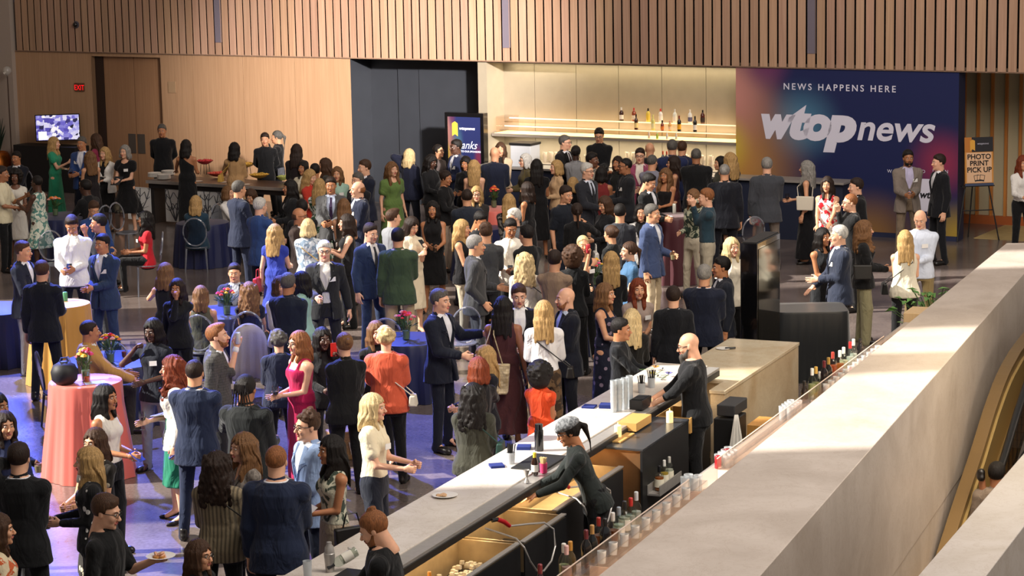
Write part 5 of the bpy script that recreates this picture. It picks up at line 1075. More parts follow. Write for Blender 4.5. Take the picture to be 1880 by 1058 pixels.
BT = [(1010, 1040, 'wine', '#3a1016', '#7a1f28', None, 0, 'dark wine bottle with a maroon cap, nearest the camera on the back counter'),
      (1035, 1000, 'wine', '#d9cf9a', '#e6e2d8', None, 1, 'clear white wine bottle with a white cap'),
      (1047, 996, 'wine', '#4a3a18', '#c98f3a', None, 0, 'olive wine bottle with an orange gold cap'),
      (1065, 1006, 'wine', '#d9a9a4', '#e0b7b4', None, 1, 'rose wine bottle with a pale pink cap'),
      (1076, 975, 'wine', '#14100f', '#6a1f2a', None, 0, 'black wine bottle with a dark red cap'),
      (1087, 966, 'wine', '#101214', '#b58a50', None, 0, 'black wine bottle with a tan cap'),
      (1099, 952, 'spirit', '#a8521c', '#a8322a', None, 1, 'amber whisky bottle with a rust red cap'),
      (1111, 954, 'spirit', '#14161a', '#181a1e', None, 0, 'squat black bottle with a black cap'),
      (1125, 943, 'spirit', '#8a4418', '#dcd8d4', None, 1, 'brown spirit bottle with a white cap'),
      (1136, 933, 'spirit', '#d5dcc8', '#8c98a4', '#d8dcd8', 1, 'pale green gin bottle with a grey cap'),
      (1147, 922, 'square', '#e4e0cf', '#2a2a2a', '#e6e2d4', 1, 'square clear bottle with a black cap'),
      (1158, 916, 'spirit', '#e0dfd8', '#c02a26', None, 1, 'clear bottle with a bright red cap on the near shelf'),
      (1168, 905, 'wine', '#dcdad2', '#c8ccd0', None, 1, 'tall clear bottle with a silver cap at the end of the near row'),
      (1477, 701, 'small', '#2a2018', '#2a2622', None, 0, 'small dark bottle, first of the far row'),
      (1491, 678, 'wine', '#c9c88a', '#e8e6e0', None, 1, 'white wine bottle with a white cap in the far row'),
      (1498, 675, 'wine', '#a8a66a', '#c9a24a', None, 1, 'yellow green wine bottle with a gold cap in the far row'),
      (1505, 684, 'small', '#d8c8b0', '#d8d4cc', None, 1, 'small pale bottle in the far row'),
      (1513, 664, 'wine', '#1a0f10', '#6a1c26', None, 0, 'black bottle with a burgundy cap in the far row'),
      (1521, 658, 'wine', '#15130f', '#a8843c', None, 0, 'black bottle with an old gold cap in the far row'),
      (1529, 648, 'spirit', '#a3421c', '#b04038', None, 1, 'amber bottle with a red cap in the far row'),
      (1542, 645, 'spirit', '#b3602a', '#e6e2da', None, 1, 'amber bottle with a white cap in the far row'),
      (1549, 639, 'spirit', '#d8cfae', '#d8d8d4', None, 1, 'straw coloured bottle in the far row'),
      (1561, 629, 'wine', '#dcdcd4', '#c42a2c', None, 1, 'clear bottle with a red cap in the far row'),
      (1567, 624, 'wine', '#e0e0da', '#d0d0d0', None, 1, 'clear bottle with a silver cap, last of the far row'),
      (1553, 622, 'small', '#1c1a1c', '#1c1a1c', None, 0, 'small black bottle at the end of the far row')]
for x, y, k_, c_, cp, lb, cl, t in BT:
    hh = 1.18 * {'wine': .30, 'spirit': .26, 'square': .24, 'small': .20}[k_]; bottle(bp(x, y, hh), k_, c_, cp, t, 'bottles along the back counter', lb, cl, s=1.18)
GLZ = mat('tumbler_glass', '#e9eef1', .1, trans=.55)
def tumbler(p, h, r, label, group, up=True, name='tumbler'):
    pr = [(r * .85, 0), (r * .86, .004), (r, h), (r - .003, h), (r * .80, .008), (.001, .008)]
    return MB().lathe(pr, seg=14).build(name, GLZ, smooth=True, loc=p, label=label, cat='glass', group=group)
for i in range(9):
    tumbler(bar(.95 + i * .26, 2.21, ZB + .109), .10, .037, ORD[i] + ' short clear tumbler on the near acrylic step, counted from the camera', 'tumblers on the near acrylic step')
for i in range(8): tumbler(bar(6.7 + (i // 2) * .1, 2.0 + (i % 2) * .085, ZB), .15, .038, ORD[i] + ' tall clear glass in the cluster before the far bottle row, counted from the camera', 'clustered tall glasses on the back counter')
for i in range(7): tumbler(bar(4.65 + (i // 2) * .1, 1.98 + (i % 2) * .085, ZB), .12, .038, ORD[i] + ' frosted short glass in the cluster below the towel, counted from the camera', 'clustered short glasses on the back counter')
for i in range(4): tumbler(bar(3.62 + (i // 2) * .1, 2.0 + (i % 2) * .09, ZB), .15, .042, ORD[i] + ' thick clear jar glass between the two acrylic shelves, counted from the camera', 'jar glasses between the shelves')
for i in range(12): tumbler(bar(7.6 + i * .2, 2.21, ZB + .109), .10, .036, ORD[i] + ' short clear tumbler on the far acrylic step, counted from the camera', 'tumblers on the far acrylic step')
for i, (x, y) in enumerate(((1326, 838), (1338, 832), (1350, 826))):
    MB().lathe([(.026, 0), (.032, .008), (.032, .115), (.027, .122), (.001, .12)], seg=14).build('soda_can', mat('soda ' + str(i), ['#b32a30', '#d8d4d0', '#8f1f28'][i], .3, .3), smooth=True, loc=bar(baruv(x, y, ZB + .12)[0], 2.0, ZB), label=['red soda can on the back counter by the towel', 'white soda can between two red cans', 'dark red soda can farthest from the towel'][i], cat='can')
tw = MB(); tw.v = []; pts = [(0, 0), (.03, .02), (.07, -.01), (.12, .02), (.17, 0)]
tu, tv = 7.15, 1.55
bin_ = empty('towel_bin', bar(7.42, 1.20, 0), BROT, 'black stand with a drawer box behind the big bald bartender', 'stand')
MB().box(-.15, .25, -.12, .12, 0, .78).build('base', M_black, bin_, bevel=.01); MB().box(-.1, .35, -.10, .10, .80, .92).build('drawer_box', mat('grey_box', '#3a3a3c', .5), bin_, bevel=.01)
cl = MB(); n = 14
for side in (0, 1):
    pass
vs = []; 
for i in range(n):
    for j in range(8):
        z = .86 - j * .075; w_ = .02 + .012 * j; vs.append(((i / (n - 1) - .5) * 2 * w_, .008 * math.sin(i * 1.6) * (j / 4), z))
cl.add(vs, [(i * 8 + j, (i + 1) * 8 + j, (i + 1) * 8 + j + 1, i * 8 + j + 1) for i in range(n - 1) for j in range(7)])
o = cl.build('towel', mat('white_towel', '#d9d5cc', .9), smooth=True, loc=bar(7.18, 1.36, .0), rz=BROT + R(-60), label='white cloth towel hanging from the black stand behind the bald bartender', cat='towel'); sd = o.modifiers.new('s', 'SOLIDIFY'); sd.thickness = .006
MB(L).box(7.75, 8.2, 1.30, 1.55, .0, .62).build('wooden_crate', wood('crate_wood', '#b5803e', '#c99450'), loc=bar(0, 0, 0), rz=BROT, label='orange brown wooden crate on the floor against the marble block', cat='crate')
# ---------------------------------------------------------------- on the bar top
def ontop(px, py, z=1.07): p = at(px, py, z); return tuple(p)
M_nap = mat('blue_napkin', '#1b2b70', .85)
for i, (x, y, hh, rz, t) in enumerate([(1082, 748, .018, .1, 'thin stack of blue napkins, left of the taller stack'), (1113, 748, .035, .2, 'taller stack of blue napkins beside the tall glasses'), (962, 824, .03, .3, 'stack of blue napkins by the black flask'), (912, 857, .02, .6, 'fanned stack of blue napkins nearest the straw cup')]):
    m_ = MB(); k = 5
    for j in range(k): a_ = (j - 2) * .05; m_.box(-.065 + a_ * .05, .065 + a_ * .05, -.065, .065, hh * j / k, hh * (j + 1) / k - .0006)
    m_.build('napkin_stack', M_nap, loc=ontop(x, y), rz=BROT + rz, label=t, cat='napkins', group='blue napkin stacks on the bar')
for i, (x, y) in enumerate(((1127, 757), (1137, 755), (1147, 752), (1156, 748))):
    m_ = MB()
    for j in range(5): m_.lathe([(.030, j * .05), (.036, j * .05 + .13), (.034, j * .05 + .13), (.028, j * .05 + .004), (.001, j * .05 + .004)], seg=14)
    m_.build('glass_stack', mat('pint_glass', '#dfe6ea', .12, trans=.55), smooth=True, loc=ontop(x, y), label=['leftmost of four stacks of tall glasses', 'second of four stacks of tall glasses from the left', 'third of four stacks of tall glasses from the left', 'rightmost of four stacks of tall glasses, by the black caddy'][i], cat='glasses', group='stacked pint glasses on the bar')
e = empty('bar_caddy', ontop(1176, 748), BROT, 'matt black bar caddy box in front of the bald bartender', 'caddy')
MB().box(-.14, .14, -.07, .07, 0, .10).build('box', M_black, e, bevel=.004); MB().box(-.125, .125, -.055, .055, .1005, .104).build('inset', mat('caddy_inset', '#0a0a0a', .8), e)
for x, y, t in ((1178, 722, 'black straws in a glass behind the black caddy'), (1196, 712, 'second glass of black straws beside the big bartender hands'), (938, 852, 'black straws in a glass next to the rubber mat')):
    e = empty('straw_holder', ontop(x, y), 0, t, 'straws'); MB().lathe([(.034, 0), (.042, .11), (.039, .11), (.030, .006), (.001, .006)], seg=14).build('holder_glass', GLZ, e, smooth=True); rg = random.Random(int(x)); m_ = MB()
    for i in range(26): a_, q = rg.uniform(0, 6.28), rg.uniform(.2, 1); m_.tube([(.016 * q * math.cos(a_), .016 * q * math.sin(a_), .01), (.05 * q * math.cos(a_), .05 * q * math.sin(a_), .19)], .0028, 5)
    m_.build('straws', mat('black_straw', '#101012', .4), e, kind='stuff')
MB().lathe([(.040, 0), (.043, .01), (.043, .20), (.037, .205), (.037, .26), (.001, .26)], seg=20).build('insulated_flask', mat('flask_black', '#0f0f12', .2, coat=.5), smooth=True, loc=ontop(990, 828), label='tall glossy black flask standing on the bar by the grey cap bartender', cat='flask')
MB().box(-.30, .30, -.16, .16, 0, .012).build('bar_mat', mat('rubber', '#161718', .7, bump=.4, bscale=200), bevel=.003, loc=ontop(990, 850), rz=BROT, label='black rubber bar mat on the marble by the flask', cat='mat')
bottle(ontop(982, 872), 'small', '#2a160c', '#e0c23a', 'small bitters bottle with a yellow cap and white label', 'small bottles on the bar', '#e6e2da', False)
e = empty('pick_cup', ontop(998, 868), 0, 'pink based cup full of wooden cocktail picks', 'cup'); MB().lathe([(.033, 0), (.036, .09), (.033, .09), (.03, .01), (.001, .01)], seg=14).build('cup', mat('pink_cup', '#c83a6a', .4), e, smooth=True); m_ = MB(); rg = random.Random(2)
for i in range(40): a_, q = rg.uniform(0, 6.28), rg.uniform(.1, 1); m_.tube([(.014 * q * math.cos(a_), .014 * q * math.sin(a_), .02), (.034 * q * math.cos(a_), .034 * q * math.sin(a_), .145)], .0022, 4)
m_.build('picks', mat('pick_wood', '#d9c38e', .6), e, kind='stuff')
MB().lathe([(.026, 0), (.007, .045), (.030, .115), (.027, .115), (.005, .048), (.001, .048)], seg=16).build('jigger', M_steel, smooth=True, loc=ontop(967, 886), label='steel hourglass jigger on the bar rail', cat='jigger')
e = empty('side_plate', ontop(817, 912), 0, 'white plate with a crumpled napkin on the sunlit bar', 'plate'); MB().lathe([(.05, 0), (.08, .008), (.115, .018), (.11, .02), (.05, .006), (.001, .006)], seg=26).build('dish', mat('china', '#e6e1d8', .3), e, smooth=True)
m_ = MB(); rg = random.Random(5)
for i in range(9): m_.lathe([(.001, .008), (.022, .012), (.018, .022), (.001, .028)], rg.uniform(-.06, .0), rg.uniform(-.03, .03), 6)
m_.build('scraps', mat('scraps', '#c9a27a', .7), e, smooth=True)
p = at(1328, 641, .9); e = empty('spoon_rest', tuple(p), 0, 'white dish with a black handle on the marble block', 'dish'); MB().lathe([(.03, 0), (.09, .01), (.085, .014), (.001, .006)], seg=20).build('dish', mat('china', '#e6e1d8', .3), e, smooth=True); MB().tube([(.02, -.03, .015), (.09, -.05, .02), (.14, -.03, .018)], .012, 8).build('handle', M_black, e, smooth=True)
# cut flowers lying at the far end
rg = random.Random(12)
for i, (x, y, c_, t) in enumerate([(1204, 680, '#d98a2c', 'orange cut flower lying on the far end of the bar'), (1217, 684, '#e8e2dc', 'white anemone with a dark centre, lying on the bar'), (1228, 692, '#6a6ab0', 'violet blue cut flower lying on the bar'), (1208, 698, '#e3e0c8', 'cream anemone lying nearest the straws'), (1198, 692, '#c7b23c', 'yellow cut flower lying beside the straws')]):
    e = empty('cut_flower', ontop(x, y), rg.uniform(0, 6), t, 'flower', 'cut flowers on the bar'); m_ = MB()
    for k in range(6): a_ = k * math.pi / 3; m_.add([(0, 0, .03), (.03 * math.cos(a_ - .4), .03 * math.sin(a_ - .4), .045), (.045 * math.cos(a_), .045 * math.sin(a_), .05), (.03 * math.cos(a_ + .4), .03 * math.sin(a_ + .4), .045)], [(0, 1, 2, 3)])
    o = m_.build('petals', mat('petal ' + c_, c_, .6), e); s_ = o.modifiers.new('s', 'SOLIDIFY'); s_.thickness = .004
    MB().lathe([(.001, .03), (.012, .035), (.010, .05), (.001, .055)], seg=10).build('centre', mat('centre', '#1a1420', .6), e, smooth=True); MB().tube([(0, 0, .03), (.08, .01, .012), (.18, .03, .006)], .003, 5).build('stem', mat('stem_green', '#4a6a34', .6), e)
# candles
for i, (u, v, z) in enumerate(((5.3, .74, 1.001), (6.6, .60, .99), (6.5, .93, 1.0))):
    if i == 2: u, v, z = 6.1, 1.0, .987
    e = empty('candle', bar(u, v, z), 0, ['lit white pillar candle on the wooden tray of the tiled cabinet', 'lit white pillar candle tucked under the bar edge by the bald bartender', 'short lit candle on the dark tiles'][i], 'candle', 'lit candles behind the bar')
    MB().lathe([(.036, 0), (.036, .11), (.03, .115), (.001, .108)], seg=18).build('wax', mat('wax', '#efe0b8', .5, emit='#ffc86a', estr=.5), e, smooth=True)
    MB().lathe([(.001, .112), (.006, .120), (.004, .135), (.001, .147)], seg=8).build('flame', mat('flame', '#ffd080', .5, emit='#ffb040', estr=14), e, smooth=True)
bottle(bar(.75, .80, .60), 'wine', '#1a0f0c', '#d08a3a', 'dark wine bottle with an orange cap chilling in the near ice well', 'bottles in the ice well', None, False)
for i in range(7): bottle(bar(-.1 + i * .11, .68 + .05 * (i % 3), .62), 'small', '#e8d9b0', '#f0e6c8', ORD[i] + ' small cream coloured mixer bottle from the left in the near ice well', 'small mixer bottles in the ice well', None, False, s=.85)
# soda guns on loop hoses
for i, (u, v, t) in enumerate(((2.15, .80, 'red handled soda gun with a looping silver hose over the sink'), (3.55, .80, 'red handled soda gun by the grey cap bartender'))):
    e = empty('soda_gun', bar(u, v, .98), BROT, t, 'soda gun', 'soda guns under the bar edge')
    MB().tube([(0, 0, 0), (.05, -.04, -.03), (.10, -.07, -.08)], [.02, .022, .018], 10).build('handle', mat('red_plastic', '#b01820', .3), e, smooth=True)
    MB().tube([(-.05, .03, .0), (0, 0, 0)], .018, 8).build('nozzle', M_black, e, smooth=True)
    pts = [(.10, -.07, -.08), (.22, -.20, -.08), (.30, -.31, -.08), (.34, -.38, -.14), (.30, -.41, -.28), (.18, -.42, -.38), (0, -.42, -.42), (-.16, -.42, -.37), (-.28, -.41, -.25), (-.32, -.38, -.13), (-.28, -.29, -.07), (-.22, -.10, -.05), (-.2, .03, -.03)]
    MB().tube(pts, .009, 8).build('hose', M_steel, e, smooth=True)
for i, (u, c_, cp, k_) in enumerate(((5.35, '#d8b24a', '#e8e6e0', 'spirit'), (5.5, '#e0dcd0', '#c8c4bc', 'spirit'), (5.2, '#b5622a', '#1a1a1c', 'square'), (6.5, '#cfd4c4', '#c8322c', 'spirit'), (6.65, '#dfe0d8', '#2a2a30', 'spirit'), (6.8, '#c9ccb8', '#3a4a3a', 'wine'))):
    bottle(bar(u, 1.20 if u < 6 else .96, .52), k_, c_, cp, ['gold labelled bottle in the speed rail beside the copper cabinet', 'clear bottle in the speed rail beside the copper cabinet', 'amber bottle at the near end of the speed rail', 'red capped bottle in the rail under the bald bartender', 'black capped bottle in the rail under the bald bartender', 'green capped bottle in the rail under the bald bartender'][i], 'bottles in the speed rails', '#e3ddc8')
for i, (u0, u1, v0, v1) in enumerate(((5.05, 5.7, 1.128, 1.26), (6.38, 6.95, .9, 1.02))):
    MB(L).box(u0, u1, v0, v1, .50, .518).box(u0, u1, v1 - .01, v1, .518, .60).box(u0, u1, v0, v0 + .01, .518, .60).build('speed_rail', M_steel, loc=bar(0, 0, 0), rz=BROT, label=['steel bottle rail on the side of the copper cabinet', 'steel bottle rail under the bald bartender'][i], cat='rail', group='steel bottle rails')
# bottom corner of the bar
e = empty('cocktail_shaker', ontop(606, 1050), 0, 'polished steel cocktail shaker at the near end of the bar', 'shaker'); MB().lathe([(.034, 0), (.045, .15), (.04, .155), (.001, .155)], seg=20).build('tin', M_steel, e, smooth=True)
MB().lathe([(.041, .156), (.036, .20), (.020, .22), (.020, .24), (.001, .245)], seg=20).build('cap', M_steel, e, smooth=True)
tumbler(ontop(565, 1062), .14, .036, 'blue tinted clear glass at the near end of the bar beside the shaker', None)
MB().box(-.25, .25, -.14, .14, 0, .012).build('bar_mat', mat('rubber', '#161718', .7, bump=.4, bscale=200), bevel=.003, loc=ontop(640, 1065), rz=BROT, label='black rubber bar mat under the top knot bartender', cat='mat')
bottle((0, 0, 0), 'spirit', '#e6e2d2', '#2a2c30', 'white labelled bottle being poured over the bar by the top knot bartender', None, '#e8e4d8', True)
_b = bpy.context.scene.objects['bottle' if False else [o.name for o in bpy.data.objects if o.get('label', '').startswith('white labelled bottle being')][0]]
_p = at(655, 1012, 1.22); _b.location = tuple(_p); _b.rotation_euler = (0, R(-115), R(20))
MB().tube([(0, 0, 0), (.06, 0, .05)], .008, 6).build('pour_spout', M_steel, _b)
# ================================================================ furniture and fittings by the wall
# large backdrop, its colours are printed on it
def backdrop_mat(name, s0, z0, W, H_):
    m, nt, b = new_mat(name); g = N(nt, 'ShaderNodeTexCoord'); sp = N(nt, 'ShaderNodeSeparateXYZ'); nt.links.new(g.outputs['UV'], sp.inputs[0])
    def blob(cx, cy, rx, ry, inner, base):
        v = N(nt, 'ShaderNodeVectorMath', operation='SUBTRACT'); v.inputs[1].default_value = (cx, cy, 0); nt.links.new(g.outputs['UV'], v.inputs[0])
        s_ = N(nt, 'ShaderNodeVectorMath', operation='DIVIDE'); s_.inputs[1].default_value = (rx, ry, 1); nt.links.new(v.outputs[0], s_.inputs[0])
        l = N(nt, 'ShaderNodeVectorMath', operation='LENGTH'); nt.links.new(s_.outputs[0], l.inputs[0])
        r = nt.nodes.new('ShaderNodeMapRange'); r.interpolation_type = 'SMOOTHSTEP'; r.inputs[1].default_value = 1; r.inputs[2].default_value = 0; nt.links.new(l.outputs['Value'], r.inputs[0])
        mx = N(nt, 'ShaderNodeMix', data_type='RGBA'); nt.links.new(r.outputs[0], mx.inputs[0]); mx.inputs[7].default_value = lin(inner)
        if isinstance(base, tuple): mx.inputs[6].default_value = base
        else: nt.links.new(base, mx.inputs[6])
        return mx.outputs[2]
    c = lin('#1b2350')
    for q in ((.30, .66, .22, .30, '#4a7896'), (-.02, .30, .42, .85, '#c08a46'), (-.04, .82, .28, .45, '#c88a80'), (.14, 1.04, .15, .24, '#6e3560'), (-.05, .50, .15, .25, '#cdb53a'), (.93, .44, .18, .26, '#8e3050'), (1.0, .0, .16, .26, '#a88c38'), (.62, -.05, .28, .36, '#98703f')): c = blob(*q, c)
    nt.links.new(c, b.inputs['Base Color']); b.inputs['Roughness'].default_value = .65; b.inputs['Specular IOR Level'].default_value = .3; return m
def uvplane(name, fn, s0, s1, z0, z1, o, m, parent):
    me = bpy.data.meshes.new(name); me.from_pydata([fn(s0, o, z0), fn(s1, o, z0), fn(s1, o, z1), fn(s0, o, z1)], [], [(0, 1, 2, 3)]); u = me.uv_layers.new()
    for i, c in enumerate(((0, 0), (1, 0), (1, 1), (0, 1))): u.data[i].uv = c
    me.materials.append(m); ob = bpy.data.objects.new(name, me); C.objects.link(ob); ob.parent = parent; return ob
W0 = lambda s, o, z: (s, -o, z)   # local frame of the wall, o towards the room
wx = lambda s: wall(s, 0, 0)
bd = empty('backdrop', wall(0, 0, 0), WROT, 'huge blue and orange printed backdrop with white station lettering', 'backdrop')
MB(W0).box(13.97, 18.26, -.35, -.002, .09, 3.035).build('frame_box', mat('backdrop_side', '#1c2140', .7), bd)
MB(W0).box(13.97, 18.26, -.34, -.004, .0, .089).build('base_strip', mat('backdrop_base', '#232a4a', .7), bd)
uvplane('print', W0, 13.97, 18.26, .09, 3.035, .0, backdrop_mat('backdrop_print', 0, 0, 0, 0), bd)
M_wh = mat('print_white', '#d8d6e6', .6); M_ink = mat('print_ink', '#14161f', .6)
def wt(body, s, z, size, **k):
    m_ = k.pop('m', M_wh); o_ = k.pop('o', .004)
    return text('lettering', body, size, lambda x, y, q: W0(s + x, o_ + y * .2, z + q), m_, k.pop('par', bd), **k)
sA_, zA_ = wallst(1438, 161); sB_, _ = wallst(1670, 161)
wt('NEWS HAPPENS HERE', sA_, zA_ - .03, .165, spacing=1.42, sx=1.0, offset=.002)
sC_, zC_ = wallst(1394, 249)
wt('w', sC_ + .02, zC_, .80, shear=.22, offset=.048, sx=.95); wt('t', sC_ + .56, zC_, .86, shear=.22, offset=.050, sx=1.15); wt('o', sC_ + .86, zC_ - .005, .84, shear=.2, offset=.050, sx=1.08); wt('p', sC_ + 1.34, zC_ - .01, .84, shear=.22, offset=.056, sx=1.16)
wt('news', sC_ + 1.90, zC_ - .0, .66, shear=.22, offset=.014, sx=1.06)
for body, px_ in (('WATCH', 1629), ('READ', 1676), ('LISTEN', 1712)):
    s_, z_ = wallst(px_, 316); wt(body, s_, z_ - .01, .085, spacing=1.15)
s_, z_ = wallst(1690, 390); s2_, z2_ = wallst(1732, 328)
MB(W0).box(s_ - .05, s2_ + .02, .001, .003, z_ + .02, z2_ - .02).build('white_square', M_wh, bd); wt('wtop', s_ - .02, (z_ + z2_) / 2 - .05, .18, shear=.2, offset=.006, m=M_ink, o=.006)
# counter in front of the niche and backdrop
ct = empty('serving_counter', wall(0, 0, 0), WROT, 'long dark blue serving counter with a grey top below the backdrop and the bottle niche', 'counter')
MB(W0).box(8.9, 16.5, .45, 1.0, 1.05, 1.09).build('top', mat('counter_grey', '#8d8781', .3), ct, bevel=.004); MB(W0).box(8.9, 16.45, .55, .92, 0, 1.05).build('front', mat('counter_navy', '#1b2238', .6), ct)
# niche shelf, acrylic bottle shelves
sh = empty('bottle_shelf', wall(0, 0, 0), WROT, 'lit wall shelf with two clear acrylic tiers in the bar niche', 'shelf')
MB(W0).box(8.65, 13.93, -.68, -.12, 1.545, 1.60).build('board', mat('shelf_grey', '#8a8074', .5), sh); MB(W0).box(8.7, 13.9, -.66, -.14, 1.601, 1.606).build('light_strip', mat('strip_glow', '#ffe2b0', .5, emit='#ffc878', estr=2.2), sh)
MB(W0).box(8.9, 13.92, -.36, -.20, 1.74, 1.748).build('lower_tier', M_ac, sh); MB(W0).box(8.9, 13.92, -.56, -.40, 1.88, 1.888).build('upper_tier', M_ac, sh)
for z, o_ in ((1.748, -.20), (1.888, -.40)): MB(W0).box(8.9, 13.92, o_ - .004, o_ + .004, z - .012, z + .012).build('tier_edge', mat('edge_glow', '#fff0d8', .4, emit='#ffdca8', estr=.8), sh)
MB(W0).box(8.72, 9.0, -.60, -.18, 1.606, 1.93).build('end_box', M_ac, sh)
cb = empty('back_bar', wall(0, 0, 0), WROT, 'low back bar counter under the lit shelf, crowded with glassware', 'counter')
MB(W0).box(8.6, 13.95, -.68, -.08, 1.0, 1.04).build('top', mat('shelf_grey', '#8a8074', .5), cb); MB(W0).box(8.6, 13.95, -.66, -.1, 0, 1.0).build('base', M_black, cb)
NB_ = [(1141, 218, 'spirit', '#3a1c14', '#d8d8d8', '#e0dcd4', 1, 0), (1164, 218, 'spirit', '#8a3a1c', '#c04038', '#d8cfc0', 1, 0), (1190, 219, 'spirit', '#d9bf4a', '#2a2418', None, 1, 0), (1213, 221, 'spirit', '#e0dcd6', '#c83a34', '#e6e2dc', 1, 0), (1239, 222, 'spirit', '#d9dcd2', '#c8c8c4', '#dcd8cc', 1, 0), (1267, 223, 'spirit', '#dcdcd8', '#dcd8d0', '#5a5a7a', 1, 0), (1290, 224, 'spirit', '#4a1c12', '#1c1614', '#2a1a18', 1, 0),
       (1168, 237, 'wine', '#3a1a10', '#2a1812', '#d9c78a', 0, 1), (1199, 236, 'wine', '#d9d27a', '#e0d88a', '#e6dfa8', 0, 1), (1216, 239, 'small', '#7a2418', '#1c1412', '#c8702a', 0, 1), (1230, 238, 'small', '#d9a24a', '#e0a890', '#e0c0a0', 0, 1), (1247, 240, 'wine', '#141012', '#7a2a20', '#e0a828', 0, 1), (1276, 241, 'wine', '#12100f', '#161414', '#dcdad4', 0, 1)]
NL = ['brown whisky bottle with a white label, first on the top tier', 'red capped amber bottle on the top tier', 'golden yellow bottle on the top tier', 'clear bottle with a red cap and white label on the top tier', 'clear vodka bottle in the middle right of the top tier', 'clear bottle with a purple label on the top tier', 'dark rum bottle, last on the top tier',
      'dark bottle with a cream label, first on the middle tier', 'pale yellow bottle on the middle tier', 'short red brown bottle with an orange label', 'short orange bottle on the middle tier', 'black champagne bottle with a yellow label on the middle tier', 'black wine bottle with a white label, last on the middle tier']
for i, (x, y, k_, c_, cp, lb, top_, _) in enumerate(NB_):
    o_ = -.48 if i < 7 else -.28; s_, _z = wallst(x, y, o_); bottle(wall(s_, o_, 1.889 if i < 7 else 1.749), k_, c_, cp, NL[i], 'bottles on the niche shelf', lb, False)
for i, (x, c_) in enumerate(((1193, '#e0c8b8'), (1208, '#a8c04a'), (1226, '#dcd6cc'), (1243, '#d8cfc0'))):
    s_, _z = wallst(x, 255, -.2); bottle(wall(s_, -.17, 1.607), 'small', c_, '#e8e6e0', ['pinkish small bottle standing on the lit board', 'lime green small bottle standing on the lit board', 'white labelled small bottle on the lit board', 'beige small bottle, last on the lit board'][i], 'bottles on the niche shelf', None, False, s=.7)
for i, (x, y) in enumerate(((1217, 290), (1224, 290))): s_, _z = wallst(x, y, -.2); bottle(wall(s_, -.2, 1.041), 'wine', '#120f0c', '#a83a1c', ['champagne bottle with an orange label, left of a pair by the stacked glasses', 'champagne bottle with an orange label, right of a pair'][i], 'champagne pair on the back bar', '#e08a18', False, s=1.1)
bottle(wall(wallst(1327, 290, -.2)[0], -.2, 1.041), 'small', '#e07a1c', '#e8e4d8', 'orange juice bottle at the right end of the back bar', None, None, False)
for gi, (x0, x1, n_, rows) in enumerate(((1150, 1196, 9, 3), (1258, 1310, 8, 3), (1075, 1085, 3, 2), (1100, 1104, 2, 2))):
    for i in range(n_):
        s_, _z = wallst(x0 + (x1 - x0) * i / max(1, n_ - 1), 280, -.4)
        m_ = MB()
        for r_ in range(rows): m_.lathe([(.032, r_ * .09), (.038, r_ * .09 + .085), (.034, r_ * .09 + .085), (.028, r_ * .09 + .004), (.001, r_ * .09 + .004)], seg=12)
        m_.build('glass_stack', mat('lit_glass', '#efe3cf', .15, trans=.5), smooth=True, loc=wall(s_, -.42 + .1 * (i % 2), 1.041), label=ORD[i] + ' ' + ['column of upside down glasses in the block of stacks behind the bald guests', 'column of glasses in the block at the right end of the back bar', 'column of glasses left of the far bartender', 'column of glasses right of the far bartender'][gi], cat='glasses', group=['stacked glasses mid niche', 'stacked glasses right niche', 'stacked glasses left of bartender', 'stacked glasses right of bartender'][gi])
for i in range(8):
    s_, _z = wallst(1000 + i * 6, 270, -.35); tumbler(wall(s_, -.35 - .1 * (i % 2), 1.041), .2, .045, ORD[i] + ' glowing white carafe from the left in the cluster left of the back bar', 'white carafes on the back bar').data.materials[0] = mat('lit_glass', '#efe3cf', .15, trans=.5)
# receipt printer / tablet stand at the left end of the counter
pr_ = empty('drinks_machine', wall(0, 0, 0), WROT, 'white fronted drinks machine with a dark top at the left end of the serving counter', 'machine')
s_, z_ = wallst(965, 300, .7); MB(W0).box(s_ - .22, s_ + .22, .52, .9, 1.092, 1.50).build('body', mat('machine_white', '#c9ccd0', .4), pr_, bevel=.01); MB(W0).box(s_ - .24, s_ + .24, .5, .92, 1.502, 1.55).build('lid', M_black, pr_, bevel=.01)
# sponsor display
kd = empty('display_kiosk', wall(0, 0, 0), WROT, 'black free standing display with a sponsor thank you screen', 'display')
k0, _ = wallst(817, 260, .6); k1, _ = wallst(888, 260, .6)
MB(W0).box(k0, k1, .42, .60, 0, 2.06).build('case', mat('gloss_black', '#0b0b0d', .2, coat=.4), kd, bevel=.01)
kp = backdrop_mat('kiosk_print', 0, 0, 0, 0)
for n_ in kp.node_tree.nodes:
    if n_.type == 'MIX': c_ = n_.inputs[7].default_value; n_.inputs[7].default_value = tuple(q * .45 for q in c_[:3]) + (1,)
if 1: b_ = kp.node_tree.nodes['Principled BSDF']; b_.inputs['Emission Strength'].default_value = .12; l_ = b_.inputs['Base Color'].links[0].from_socket; kp.node_tree.links.new(l_, b_.inputs['Emission Color'])
uvplane('screen', W0, k0 + .07, k1 - .07, .5, 1.98, .602, kp, kd)
M_y = mat('ribbon_yellow', '#e0b53a', .5, emit='#e0b53a', estr=.4); km = (k0 + k1) / 2
MB(W0).add([(k0 + .17, .604, 1.60), (k0 + .235, .604, 1.64), (k0 + .30, .604, 1.60), (k0 + .30, .604, 1.85), (k0 + .235, .604, 1.89), (k0 + .17, .604, 1.85)], [(0, 1, 2, 3, 4, 5)]).build('ribbon', M_y, kd)
M_lw = mat('lit_white', '#e8e8f0', .5, emit='#e8e8f0', estr=.6)
text('lettering', 'wtopnews', .085, lambda x, y, q: W0(k0 + .33 + x, .604, 1.73 + q), M_lw, kd, shear=.2, offset=.002)
